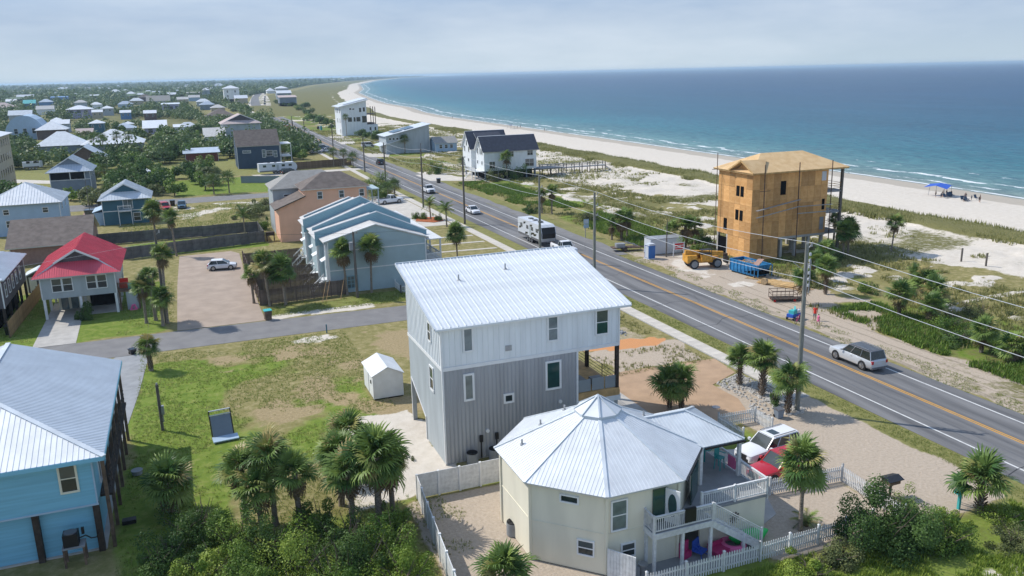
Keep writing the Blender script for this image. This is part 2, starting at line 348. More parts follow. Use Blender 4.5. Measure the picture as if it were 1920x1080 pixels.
beige = rect(60.2, 66.2, 18, 96, 1.0, 2.0) * np.clip(1.3 - n2 * 0.7, 0, 1)
beige = np.maximum(beige, rect(61.5, 73.5, 74, 113, 2, 5)); beige = np.maximum(beige, disc(67, 70, 5, 4, 1, 0.8))
sand = np.maximum(sand, rect(62.5, 73, 86, 108, 3, 6) * np.clip((n2 - 0.3) * 3, 0, 1) * 0.8)
beige = np.maximum(beige, rect(38.6, 47.6, 33.8, 52.5, 0.6, 1.0))                        # driveway in front of the cream house
beige = np.maximum(beige, rect(29, 38.6, 33.9, 44, 0.4, 0.5)); beige = np.maximum(beige, rect(10.9, 22, 28, 48.9, 0.5, 0.4))
beige = np.maximum(beige, rect(35.5, 45.5, 64.8, 71, 1.0, 3) * 0.9); beige = np.maximum(beige, rect(40, 47.4, 50, 58, 1, 1) * 0.8)
beige = np.maximum(beige, rect(23, 44, 71, 82, 2, 5) * 0.5)
sand = np.maximum(sand, rect(8.8, 15.6, 50.2, 64.5, 0.7, 1.6)); sand = np.maximum(sand, rect(7.6, 12, 49.4, 53.4, 0.7, 1.6) * 0.9)
sand = np.maximum(sand, rect(7, 19.5, 97.3, 99.3, 0.6, 2.0)); sand = np.maximum(sand, disc(10.7, 87.5, 3.2, 1.2, 0.8, 1.2) * 0.7)
sand = np.maximum(sand, disc(2, 215, 8, 4, 1, 1) * 0.3); sand = np.maximum(sand, rect(-5, 16, 181, 200, 2, 6) * np.clip((n2 - 0.45) * 5, 0, 0.6))
sand = np.maximum(sand, rect(62, 78, 224, 236, 1, 1) * 0.7)
_a, _b = at(1780, 572), at(1925, 545); _t = (X - _a.x) / (_b.x - _a.x); sand = np.maximum(sand, band(Y - (_a.y + (_b.y - _a.y) * _t), -.5, .5, .5) * band(_t, 0, 3, .05))
sand = np.maximum(sand, rect(36.5, 42.5, 18, 31.5, 1.5, 6) * np.clip((n2 - 0.42) * 6, 0, 0.8))
orange = disc(40.6, 71.8, 4.6, 1.7, 0.6, 0.9)
lush = np.zeros_like(X)
lush = np.maximum(lush, rect(-6.4, 0.5, 44, 86, 1.5, 3)); lush = np.maximum(lush, rect(0.0, 13.5, 53, 89.5, 2, 3) * np.clip(.42 + (n2 - 0.5) * 2.4 + (n1 - .5) * 2.2, 0.0, 1.0))
lush = np.maximum(lush, rect(-30, -4, 97.6, 124, 1, 1.5) * 0.75); lush = np.maximum(lush, rect(18, 31, 98, 105, 1, 1.5) * 0.55); lush = np.maximum(lush, rect(6.5, 30, 98, 103.5, 1, 2) * 0.5)
lush = np.maximum(lush, rect(-10, 12, 143, 156, 1, 1.5)); lush = np.maximum(lush, rect(-3, 36, 216, 252, 2, 5) * 0.9)
lush = np.maximum(lush, rect(-13, 14, 156, 168, 2, 4) * 0.3); lush = np.maximum(lush, rect(-7, 48, 18, 50, 2, 3) * 0.6 * (1 - beige))
lush = np.maximum(lush, rect(-80, 40, 255, 420, 5, 20) * 0.45)
lush = np.maximum(lush, sea_side * band(X, 65, 82, 5) * np.clip((Y - 20) / 10, 0, 1) * np.clip((n1 - 0.3) * 3, 0.1, 0.75) * (1 - np.clip(beige, 0, 1)))
mown = np.maximum(band(X - roadx(Y), -7.4, -5.2, 0.4), band(X - roadx(Y), 5.2, 9.5 , 0.8) * (Y > 112)) * (Y > 20)
soilp = rect(0, 12, 56, 88, 3, 5) * np.clip(.18 + (fbm(X + 55, Y + 20, 4, 4) - 0.5) * 3.4, 0, .75)
dirt = rect(10, 26, 62, 90, 5, 9) * np.clip((n2 - .38) * 4, 0, .85)
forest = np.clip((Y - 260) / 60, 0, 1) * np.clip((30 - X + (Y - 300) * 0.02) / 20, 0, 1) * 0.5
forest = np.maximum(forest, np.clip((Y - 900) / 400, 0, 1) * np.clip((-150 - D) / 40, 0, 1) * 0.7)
sand = np.maximum(sand, (Y > 560) * band(D, -140, -50, 10) * np.clip((fbm(X, Y, 70, 4) - .56) * 9, 0, .9))
marsh = band(D, -150, -46, 12) * np.clip((Y - 560) / 80, 0, 1)
Zz = -0.8 * np.clip((D + 24) / 24, 0, 1) - np.clip(D / 30, 0, 1) * 3.5
Zz = Zz + dune * (0.35 + 0.8 * n1) * (Y < 900) + sand * sea_side * np.clip((-D - 40) / 10, 0, 1) * (n2 - 0.4) * 0.8 * (X > 76)
Zz = Zz + sea_side * np.clip((X - 66) / 6, 0, 1) * (n2 - 0.5) * 0.35 * (D < -30)
Zz[(Zz > -0.3) & (X < 61)] = 0.0
nx = len(gx); ny = len(gy); idx = np.arange(nx * ny).reshape(ny, nx)
FG = np.stack([idx[:-1, :-1], idx[:-1, 1:], idx[1:, 1:], idx[1:, :-1]], -1).reshape(-1, 4)
cc = ((X[FG[:, 0]] - shore(Y[FG[:, 0]])) < 60)          # the sheet stops under the water
FG = FG[cc]
gme = np_mesh('ground', np.stack([X, Y, Zz], 1), FG, [], smooth=True)
def colattr(nm, r, g, b, a=None):
    at_ = gme.color_attributes.new(nm, 'FLOAT_COLOR', 'POINT')
    at_.data.foreach_set('color', np.stack([r, g, b, np.ones_like(r) if a is None else a], 1).astype(np.float32).ravel())
colattr('zone_a', np.clip(sand, 0, 1), np.clip(lush, 0, 1), np.clip(beige, 0, 1))
colattr('zone_b', np.clip(np.maximum(dune, scrub * 0.6), 0, 1), np.clip(orange, 0, 1), np.clip(wet, 0, 1))
colattr('zone_c', np.clip(np.maximum(soilp, dirt), 0, 1), np.clip(forest, 0, 1), np.clip(np.maximum(mown, marsh), 0, 1))
ground = struct(link('ground', gme))
gm = bpy.data.materials.new('ground_cover'); gm.use_nodes = True; gme.materials.append(gm)
gn = gm.node_tree.nodes; gl = gm.node_tree.links; gb = gn['Principled BSDF']; gb.inputs['Roughness'].default_value = 0.95; gb.inputs['Specular IOR Level'].default_value = 0.1
gt = gn.new('ShaderNodeTexCoord')
def gnoise(s, d=6, r=0.6, vec=None):
    z = gn.new('ShaderNodeTexNoise'); z.inputs['Scale'].default_value = s; z.inputs['Detail'].default_value = d; z.inputs['Roughness'].default_value = r
    gl.new(vec or gt.outputs['Object'], z.inputs['Vector']); return z.outputs['Fac']
def gramp(f, stops):
    r = gn.new('ShaderNodeValToRGB'); e = r.color_ramp.elements
    while len(e) < len(stops): e.new(0.5)
    for q, (p, c) in zip(e, stops): q.position = p; q.color = (*c, 1)
    gl.new(f, r.inputs['Fac']); return r.outputs['Color']
def gmath(op, a, b, c=None):
    m = gn.new('ShaderNodeMath'); m.operation = op
    for i, v in enumerate((a, b, c)):
        if v is None: continue
        if isinstance(v, (int, float)): m.inputs[i].default_value = v
        else: gl.new(v, m.inputs[i])
    return m.outputs[0]
def gmix(f, a, b):
    m = gn.new('ShaderNodeMix'); m.data_type = 'RGBA'; gl.new(f, m.inputs['Factor'])
    for k_, v in (('A', a), ('B', b)):
        if isinstance(v, tuple): m.inputs[k_].default_value = (*v, 1)
        else: gl.new(v, m.inputs[k_])
    return m.outputs['Result']
def gsep(nm):
    a = gn.new('ShaderNodeAttribute'); a.attribute_name = nm; s_ = gn.new('ShaderNodeSeparateColor'); gl.new(a.outputs['Color'], s_.inputs[0]); return s_.outputs
za, zb, zc = gsep('zone_a'), gsep('zone_b'), gsep('zone_c')
nf = gnoise(1.1, 8, 0.7); nfine = gnoise(4.5, 5, 0.7); nbig = gnoise(0.16, 5, 0.55)
def edge(zone, noise, k=5.0, amt=0.75):           # ragged threshold of a soft zone
    v = gmath('ADD', zone, gmath('MULTIPLY', gmath('SUBTRACT', noise, 0.5), amt)); v = gmath('MULTIPLY_ADD', gmath('SUBTRACT', v, 0.5), k, 0.5)
    c_ = gn.new('ShaderNodeClamp'); gl.new(v, c_.inputs[0]); return c_.outputs[0]
dry = gramp(nf, [(0.30, (0.16, 0.15, 0.05)), (0.48, (0.26, 0.225, 0.095)), (0.66, (0.42, 0.345, 0.19))])
dry = gmix(gmath('MULTIPLY', nbig, 0.55), dry, (0.15, 0.155, 0.05))
green = gramp(nf, [(0.28, (0.085, 0.145, 0.02)), (0.5, (0.155, 0.215, 0.036)), (0.72, (0.27, 0.28, 0.085))])
white = gramp(nf, [(0.3, (0.54, 0.485, 0.405)), (0.7, (0.665, 0.61, 0.535))])
bei = gramp(nfine, [(0.3, (0.37, 0.305, 0.235)), (0.7, (0.50, 0.42, 0.335))])
col = gmix(edge(zc[2], nf, 4, 0.4), dry, gramp(nf, [(0.3, (0.15, 0.16, 0.05)), (0.7, (0.27, 0.25, 0.10))]))
col = gmix(edge(za[1], nf, 4), col, green)
col = gmix(edge(zc[0], nf, 4, 0.9), col, gramp(nfine, [(0.35, (0.25, 0.20, 0.105)), (0.65, (0.40, 0.31, 0.18))]))
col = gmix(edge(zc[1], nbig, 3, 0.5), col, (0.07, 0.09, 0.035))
col = gmix(edge(za[2], nf, 6, 0.5), col, bei)
col = gmix(edge(za[0], nf, 6, 0.8), col, white)
col = gmix(edge(zb[0], nf, 5, 1.0), col, gramp(nfine, [(0.3, (0.10, 0.105, 0.035)), (0.7, (0.22, 0.20, 0.085))]))
col = gmix(edge(zb[1], nf, 6, 0.4), col, (0.56, 0.27, 0.12))
col = gmix(gmath('MULTIPLY', edge(zb[2], nbig, 3, 0.2), 0.75), col, (0.36, 0.32, 0.26))
gl.new(col, gb.inputs['Base Color'])
gbp = gn.new('ShaderNodeBump'); gbp.inputs['Strength'].default_value = 0.55; gbp.inputs['Distance'].default_value = 0.12
gl.new(gmath('ADD', nfine, nf), gbp.inputs['Height']); gl.new(gbp.outputs[0], gb.inputs['Normal'])

# ------------------------------------------------------------------ water
wx_ = [-10] + grow(-6, 400, 1.5, 1.02) + grow(420, 30000, 20, 1.15); wy_ = list(np.arange(-60, 600, 6)) + grow(600, 30000, 8, 1.03)
WD, WY = np.meshgrid(np.array(wx_), np.array(wy_)); wD = WD.ravel(); wY = WY.ravel(); wX = wD + np.interp(wY, SH_Y + [40000], SH_X + [15000])
nwx = len(wx_); idw = np.arange(len(wD)).reshape(len(wy_), nwx); FWt = np.stack([idw[:-1, :-1], idw[:-1, 1:], idw[1:, 1:], idw[1:, :-1]], -1).reshape(-1, 4)
wme = np_mesh('water', np.stack([wX, wY, np.full_like(wX, -0.78)], 1), FWt, [], smooth=True)
wa = wme.attributes.new('offshore', 'FLOAT', 'POINT'); wa.data.foreach_set('value', wD.astype(np.float32))
water = struct(link('water', wme))
gm2 = bpy.data.materials.new('sea_water'); gm2.use_nodes = True; wme.materials.append(gm2)
gn = gm2.node_tree.nodes; gl = gm2.node_tree.links; b = gn['Principled BSDF']; gt = gn.new('ShaderNodeTexCoord')
at1 = gn.new('ShaderNodeAttribute'); at1.attribute_name = 'offshore'; off = at1.outputs['Fac']
mpa = gn.new('ShaderNodeMapping'); mpa.inputs['Scale'].default_value = (0.16, 0.035, 1); gl.new(gt.outputs['Object'], mpa.inputs[0])
mpb = gn.new('ShaderNodeMapping'); mpb.inputs['Scale'].default_value = (0.55, 0.22, 1); mpb.inputs['Rotation'].default_value = (0, 0, 0.25); gl.new(gt.outputs['Object'], mpb.inputs[0])
mpc = gn.new('ShaderNodeMapping'); mpc.inputs['Scale'].default_value = (0.02, 0.006, 1); gl.new(gt.outputs['Object'], mpc.inputs[0])
w1 = gnoise(1, 5, 0.6, mpa.outputs[0]); w2 = gnoise(1, 5, 0.65, mpb.outputs[0]); w3 = gnoise(1, 4, 0.5, mpc.outputs[0])
offn = gmath('ADD', off, gmath('MULTIPLY', gmath('SUBTRACT', w3, 0.5), gmath('MULTIPLY', off, 0.9)))
dp = gmath('DIVIDE', gmath('LOGARITHM', gmath('ADD', gmath('MAXIMUM', offn, 0.0), 2.0), 2.718), 7.2)
wc = gramp(dp, [(0.10, (0.25, 0.29, 0.24)), (0.40, (0.12, 0.24, 0.235)), (0.55, (0.03, 0.17, 0.205)), (0.68, (0.012, 0.108, 0.165)), (0.86, (0.006, 0.066, 0.14)), (1.0, (0.004, 0.052, 0.125))])
dk = gramp(w2, [(0.35, (0.48, 0.56, 0.66)), (0.62, (1.14, 1.09, 1.06))])
vm0 = gn.new('ShaderNodeVectorMath'); vm0.operation = 'MULTIPLY'; gl.new(dk, vm0.inputs[0]); gl.new(gramp(w3, [(0.35, (0.80, 0.84, 0.88)), (0.65, (1.15, 1.12, 1.1))]), vm0.inputs[1])
vmx = gn.new('ShaderNodeVectorMath'); vmx.operation = 'MULTIPLY'; gl.new(wc, vmx.inputs[0]); gl.new(vm0.outputs[0], vmx.inputs[1])
def foam(center, width, nz_, amp):
    d_ = gmath('ABSOLUTE', gmath('SUBTRACT', gmath('ADD', off, gmath('MULTIPLY', gmath('SUBTRACT', nz_, 0.5), amp)), center), 0)
    return gmath('MULTIPLY', gmath('LESS_THAN', d_, width), 1.0)
mpd = gn.new('ShaderNodeMapping'); mpd.inputs['Scale'].default_value = (0.03, 0.05, 1); gl.new(gt.outputs['Object'], mpd.inputs[0]); wlow = gnoise(1, 4, 0.6, mpd.outputs[0])
mpe = gn.new('ShaderNodeMapping'); mpe.inputs['Scale'].default_value = (0.5, 0.12, 1); gl.new(gt.outputs['Object'], mpe.inputs[0]); wbrk = gnoise(1, 5, 0.7, mpe.outputs[0])
f1 = gmath('MULTIPLY', foam(13.0, 1.0, wlow, 14), gmath('GREATER_THAN', wbrk, 0.47)); f2 = gmath('MULTIPLY', foam(0.9, 0.55, wlow, 3), gmath('GREATER_THAN', wbrk, 0.42))
f3 = gmath('MULTIPLY', foam(24.0, 0.6, wlow, 20), gmath('GREATER_THAN', wbrk, 0.60)); f4 = gmath('MULTIPLY', foam(6.0, 0.6, wlow, 9), gmath('GREATER_THAN', wbrk, 0.56))
ff = gmath('MAXIMUM', gmath('MAXIMUM', f1, f2), gmath('MAXIMUM', f3, f4))
gl.new(gmix(ff, vmx.outputs[0], (0.75, 0.78, 0.78)), b.inputs['Base Color'])
b.inputs['Roughness'].default_value = 0.28; b.inputs['IOR'].default_value = 1.33; b.inputs['Specular IOR Level'].default_value = 0.06
bp_ = gn.new('ShaderNodeBump'); bp_.inputs['Strength'].default_value = 1.0; bp_.inputs['Distance'].default_value = 0.9
gl.new(gmath('ADD', gmath('MULTIPLY', w1, 0.8), gmath('MULTIPLY', w2, 0.55)), bp_.inputs['Height']); gl.new(bp_.outputs[0], b.inputs['Normal'])

# haze: one closed box round camera and scene
hz = MB().box(-8000, 31000, -400, 30500, -5.5, 36.0); hzm = bpy.data.materials.new('haze_air'); hzm.use_nodes = True
hn = hzm.node_tree.nodes; hn.clear(); ho = hn.new('ShaderNodeOutputMaterial'); hv = hn.new('ShaderNodeVolumePrincipled')
hv.inputs['Color'].default_value = (0.62, 0.82, 1.0, 1); hv.inputs['Density'].default_value = 0.000105; hv.inputs['Anisotropy'].default_value = 0.2
hzm.node_tree.links.new(hv.outputs[0], ho.inputs['Volume'])
tag(build(hz, 'haze', [hzm]), kind='stuff')

# ------------------------------------------------------------------ roads
am = mat('asphalt', (0.105, 0.105, 0.108), 0.9, col2=(0.19, 0.188, 0.188), scale=0.6, bump=0.2, bscale=25, stretch=(1.6, 0.12, 1))
am2 = mat('side_street_asphalt', (0.17, 0.165, 0.165), 0.9, col2=(0.21, 0.205, 0.20), scale=0.6, bump=0.2, bscale=25)
M['asphalt'] = am; M['asphalt2'] = am2
def strip(name, xa, xb, y0, y1, z, m, curve=True, n=140, parent=None, rag=0.0):
    ys = np.concatenate([np.linspace(y0, min(y1, 300), 40 if y1 > 300 else n), np.linspace(300, y1, n)[1:] if y1 > 300 else []])
    base = roadx(ys) if curve else np.zeros_like(ys) + 0
    r = (fbm(ys, ys * 0 + xa, 2.0, 3) - 0.5) * rag; r2 = (fbm(ys, ys * 0 + xb + 50, 2.0, 3) - 0.5) * rag
    V = np.concatenate([np.stack([base + xa + r, ys, np.full_like(ys, z)], 1), np.stack([base + xb + r2, ys, np.full_like(ys, z)], 1)]); k = len(ys)
    Fs = np.array([(i, k + i, k + i + 1, i + 1) for i in range(k - 1)]); return link(name, np_mesh(name, V, Fs, [m]), parent)
road = struct(strip('road', -5.3, 5.1, -60, 1700, 0.03, 'asphalt', rag=0.25, n=160))
struct(strip('road_shoulder', 5.05, 7.0, 110, 420, 0.022, 'asphalt2', rag=1.6))
lot = MB().prism([(48, 620), (56, 600), (75, 640), (90, 900), (118, 1200), (160, 1690), (140, 1700), (98, 1250), (66, 900)], 0.0, 0.026); struct(build(lot, 'roadside_gravel', 'slab'))
for nm, xa, xb, m in (('edge_line', -3.58, -3.42, 'white_l'), ('edge_line', 3.48, 3.64, 'white_l'), ('centre_line', 0.22, 0.34, 'yellow_l'), ('centre_line', 0.48, 0.60, 'yellow_l')):
    o = strip(nm, xa, xb, -60, 320, 0.036, m, parent=road)
    o2 = strip(nm, xa, xb, 320, 760, 0.036, m, parent=road)
# dark seal lines over old cracks
cs = MB(); rr = random.Random(3)
for y in (29, 36, 66, 74, 83, 99, 116, 133, 139, 171, 178, 246, 268):
    x = 49.7; pts = []
    while x < 59.4: pts.append((x, y + (x - 49.7) * rr.uniform(-.1, .35) + rr.uniform(-.25, .25), 0.0365)); x += rr.uniform(0.7, 1.5)
    for p, q in zip(pts, pts[1:]): cs.add([(p[0], p[1] - .035, p[2]), (q[0], q[1] - .035, q[2]), (q[0], q[1] + .035, q[2]), (p[0], p[1] + .035, p[2])], [(0, 1, 2, 3)])
build(cs, 'crack_seal', mat('crack_seal', (0.028, 0.028, 0.03), 0.7), road)
st = MB().prism([(-60, 90.2), (49.6, 90.2), (49.6, 96.2), (40, 96.3), (24, 96.4), (8, 97.0), (-3, 97.2), (-60, 97.2)], 0.0, 0.022); struct(build(st, 'side_street', 'asphalt2'))
st2 = MB().prism([(-55, 203), (-3, 203), (20, 204.5), (20, 212), (-3, 213.2), (-55, 214)], 0.0, 0.022); struct(build(st2, 'second_street', 'asphalt2'))
st3 = MB().prism([(20, 248), (49.8, 252), (49.8, 257), (30, 256), (18, 255)], 0.0, 0.022); struct(build(st3, 'gravel_lane', 'slab'))
struct(build(MB().prism([(-80, 300), (-32, 262), (-30, 268), (-76, 308)], 0, 0.022), 'back_lane', 'slab'))
M['track'] = mat('wheel_track', (0.30, 0.25, 0.19), 0.95, 0.15, 3)
for i, (xa, ya, yb) in enumerate([(5.75, 20, 92), (6.1, 24, 88), (7.4, 30, 96), (9.0, 30, 84), (10.6, 44, 92)]): struct(strip('wheel_track', xa, xa + .13, ya, yb, 0.012, 'track', rag=.5))
# pavement slabs
pav = struct(link('pavement', MB().box(45.75, 47.45, 53, 89.6, 0.0, 0.02).mesh('pavement', ['conc_grey'])))
sl = MB().box(-0.75, 0.75, -0.735, 0.735, 0, 0.07).mesh('slab', ['slab']); y = 54.0; k_ = 0
while y < 330:
    if not (89 < y < 97.6):
        o = link('slab', sl, pav, (46.6 + (0 if y < 230 else (y - 230) * 0.01), y, 0.012 if y < 300 else .012)); k_ += 1
    y += 1.5
pav2 = None
# paver drive of the white house, driveway strips
M['paver'] = mat('paver', (0.40, 0.27, 0.17), 0.9, 0.10, 0.8, 0.4, 9, rnd=0.0)
struct(build(MB().prism([(29.3, 53.0), (34, 52.6), (36.2, 51.6), (40.2, 51.4), (41.6, 55.0), (41.5, 58.6), (45.2, 60.4), (45.7, 64.4), (36, 64.9), (30, 63.8)], 0.0, 0.03), 'paver_drive', 'paver'))
struct(build(MB().prism([(29.35, 53.05), (33.2, 53.05), (33.2, 61), (29.35, 61)], 0.0, 0.042), 'carport_slab', 'concrete'))
M['parking'] = mat('parking_surface', (0.36, 0.285, 0.225), 0.92, 0.10, 0.5, 0.3, 12)
struct(build(MB().prism([(-2.7, 97.4), (6.9, 97.3), (6.8, 104), (6.9, 113), (6.6, 127), (6.8, 139), (5.6, 141.5), (-2.2, 141), (-2.6, 120)], 0.0, 0.026), 'parking_lot', 'parking'))
struct(build(MB().prism([(-17.1, 97.3), (-12.9, 97.3), (-13.3, 109.4), (-9.2, 109.4), (-9.2, 117), (-17.2, 117)], 0.0, 0.03), 'driveway', 'concrete'))
struct(build(MB().prism([(-12, 63), (-6.8, 68), (-6.0, 78), (-5.4, 90.1), (-8.6, 90.1), (-12, 84)], 0.0, 0.028), 'gravel_drive', 'conc_grey'))
struct(build(MB().prism([(39.6, 148), (45.6, 148), (45.7, 190), (39.6, 190), (36, 180), (35.5, 156)], 0.0, 0.024), 'forecourt', 'slab'))
struct(build(MB().prism([(60.1, 214), (73, 206.8), (84, 208), (84, 226), (70, 229), (60.2, 229)], 0.0, 0.028), 'beach_house_drive', 'slab'))
struct(build(MB().prism([(60, 290), (66, 286), (70, 300), (61, 306)], 0.0, 0.03), 'lay_by', 'slab'))
struct(build(MB().prism([(62, 352), (68, 352), (76, 420), (66, 420)], 0.0, 0.03), 'sandy_forecourt', 'slab'))
struct(build(MB().prism([(-21, 196), (-15, 196), (-15, 203), (-21, 203)], 0.0, 0.03), 'brick_drive', 'w_pink'))
struct(build(MB().prism([(28, 36.3), (32.2, 38.2), (33.2, 40.6), (38, 40.9), (38, 46.2), (34, 47.4), (27, 46)], 0.0, 0.03), 'carport_drive', 'concrete'))
struct(build(MB().prism([(20.5, 34.8), (28.5, 34.8), (28.5, 39.6), (20.5, 39.6)], 0.0, 0.04), 'patio', 'conc_grey'))
for i, (xa, ya, yb) in enumerate([(34, 118.5, 119.3), (34, 124.5, 125.3), (34, 130.5, 131.3), (34, 136.5, 137.3)]):
    struct(build(MB().prism([(xa, ya), (45.4, ya - 1.0), (45.4, yb - 1.0), (xa, yb)], 0, 0.03), 'garden_path', 'slab'))
struct(build(MB().prism([(31, 107), (34.2, 107), (34.2, 140), (31, 140)], 0, 0.028), 'townhouse_drive', 'slab'))

# ------------------------------------------------------------------ building helpers
WMESH = {}
def window(parent, face, a, z, w, h, pos, glass='glass', frame='white', fw=0.09, mull=1, name='window', vm=0):
    """window whose centre is at a along the wall, bottom z; face -y,+y,-x,+x; pos = wall plane"""
    key = (face, round(w, 2), round(h, 2), glass, frame, mull, fw, vm)
    if key not in WMESH:
        f = MB(); g = MB(); s = -1 if face[0] == '-' else 1
        def bx(mb, u0, u1, v0, v1, d0, d1):
            if face[1] == 'y': mb.box(u0, u1, min(s * d0, s * d1), max(s * d0, s * d1), v0, v1)
            else: mb.box(min(s * d0, s * d1), max(s * d0, s * d1), u0, u1, v0, v1)
        bx(f, -w / 2 - fw, -w / 2, -fw, h + fw, -.02, .07); bx(f, w / 2, w / 2 + fw, -fw, h + fw, -.02, .07)
        bx(f, -w / 2, w / 2, h, h + fw, -.02, .068); bx(f, -w / 2, w / 2, -fw, 0, -.02, .09)
        for i in range(mull): zz = h * (i + 1) / (mull + 1); bx(f, -w / 2, w / 2, zz - .03, zz + .03, .03, .06)
        for i in range(vm): uu = -w / 2 + w * (i + 1) / (vm + 1); bx(f, uu - .03, uu + .03, 0, h, .031, .061)
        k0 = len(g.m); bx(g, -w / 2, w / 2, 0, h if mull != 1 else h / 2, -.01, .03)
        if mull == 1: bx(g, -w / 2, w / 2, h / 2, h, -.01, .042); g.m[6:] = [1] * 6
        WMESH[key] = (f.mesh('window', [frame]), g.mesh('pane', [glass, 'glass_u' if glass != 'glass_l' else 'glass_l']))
    fm, pm = WMESH[key]; loc = (a, pos, z) if face[1] == 'y' else (pos, a, z)
    o = link(name, fm, parent, loc); link('pane', pm, o); return o
def roof_polys(kind, x0, x1, y0, y1, ze, zr, frac=0.3):
    xm = (x0 + x1) / 2; ym = (y0 + y1) / 2; w = x1 - x0; d = y1 - y0
    if kind == 'gable_y':
        return [[(x0, y0, ze), (x0, y1, ze), (xm, y1, zr), (xm, y0, zr)], [(x1, y0, ze), (x1, y1, ze), (xm, y1, zr), (xm, y0, zr)]]
    if kind == 'gable_x':
        return [[(x0, y0, ze), (x1, y0, ze), (x1, ym, zr), (x0, ym, zr)], [(x0, y1, ze), (x1, y1, ze), (x1, ym, zr), (x0, ym, zr)]]
    if kind == 'hip':
        if w >= d:
            a = (x0 + d / 2, ym, zr); b_ = (x1 - d / 2, ym, zr)
            return [[(x0, y0, ze), (x1, y0, ze), b_, a], [(x0, y1, ze), (x1, y1, ze), b_, a], [(x0, y0, ze), (x0, y1, ze), a], [(x1, y0, ze), (x1, y1, ze), b_]]
        a = (xm, y0 + w / 2, zr); b_ = (xm, y1 - w / 2, zr)
        return [[(x0, y0, ze), (x0, y1, ze), b_, a], [(x1, y0, ze), (x1, y1, ze), b_, a], [(x0, y0, ze), (x1, y0, ze), a], [(x0, y1, ze), (x1, y1, ze), b_]]
    if kind == 'shed_y': return [[(x0, y0, ze), (x1, y0, ze), (x1, y1, zr), (x0, y1, zr)]]
    if kind == 'shed_x': return [[(x0, y0, ze), (x0, y1, ze), (x1, y1, zr), (x1, y0, zr)]]
    if kind == 'dutch':     # ridge along y, gablet at the front, hipped skirt, gable behind
        sl_ = (zr - ze) / (w / 2); hw = w / 2 * (1 - frac); zg = ze + sl_ * (w / 2 - hw); yg = y0 + (w / 2 - hw)
        return [[(x0, y0, ze), (x0, y1, ze), (xm, y1, zr), (xm, yg - .35, zr), (xm - hw, yg - .35, zg), (xm - hw, yg, zg)][:4] + [(xm - hw, yg - .35, zg)],
                [(x1, y0, ze), (x1, y1, ze), (xm, y1, zr), (xm, yg - .35, zr), (xm + hw, yg - .35, zg)],
                [(x0, y0, ze), (x1, y0, ze), (xm + hw, yg, zg), (xm - hw, yg, zg)]]
def roof(parent, polys, m, seam=None, sp=0.45, rw=0.05, rh=0.05, t=0.14, trim='roof_cap', names='roof'):
    for p in polys:
        b_ = MB(); b_.slab(p, t, 0, 1)
        if seam: b_.ribs(p, sp, rw, rh, 2)
        build(b_, names, [m, trim, seam or m], parent)
def caps(parent, segs, w=0.22, m='roof_cap'):
    b_ = MB()
    for a, c in segs: a = (a[0], a[1], a[2] + .02); c = (c[0], c[1], c[2] + .02); b_.bar(a, c, w, 0.06)
    return build(b_, 'ridge_cap', m, parent)
def gable_end(mb, kind, x0, x1, y0, y1, ze, zr, mi=0):
    xm = (x0 + x1) / 2; ym = (y0 + y1) / 2
    if kind == 'gable_y':
        for y in (y0, y1): mb.add([(x0, y, ze), (x1, y, ze), (xm, y, zr)], [(0, 1, 2)] if y == y0 else [(0, 2, 1)], mi)
    if kind == 'gable_x':
        for x in (x0, x1): mb.add([(x, y0, ze), (x, y1, ze), (x, ym, zr)], [(0, 1, 2)] if x == x1 else [(0, 2, 1)], mi)
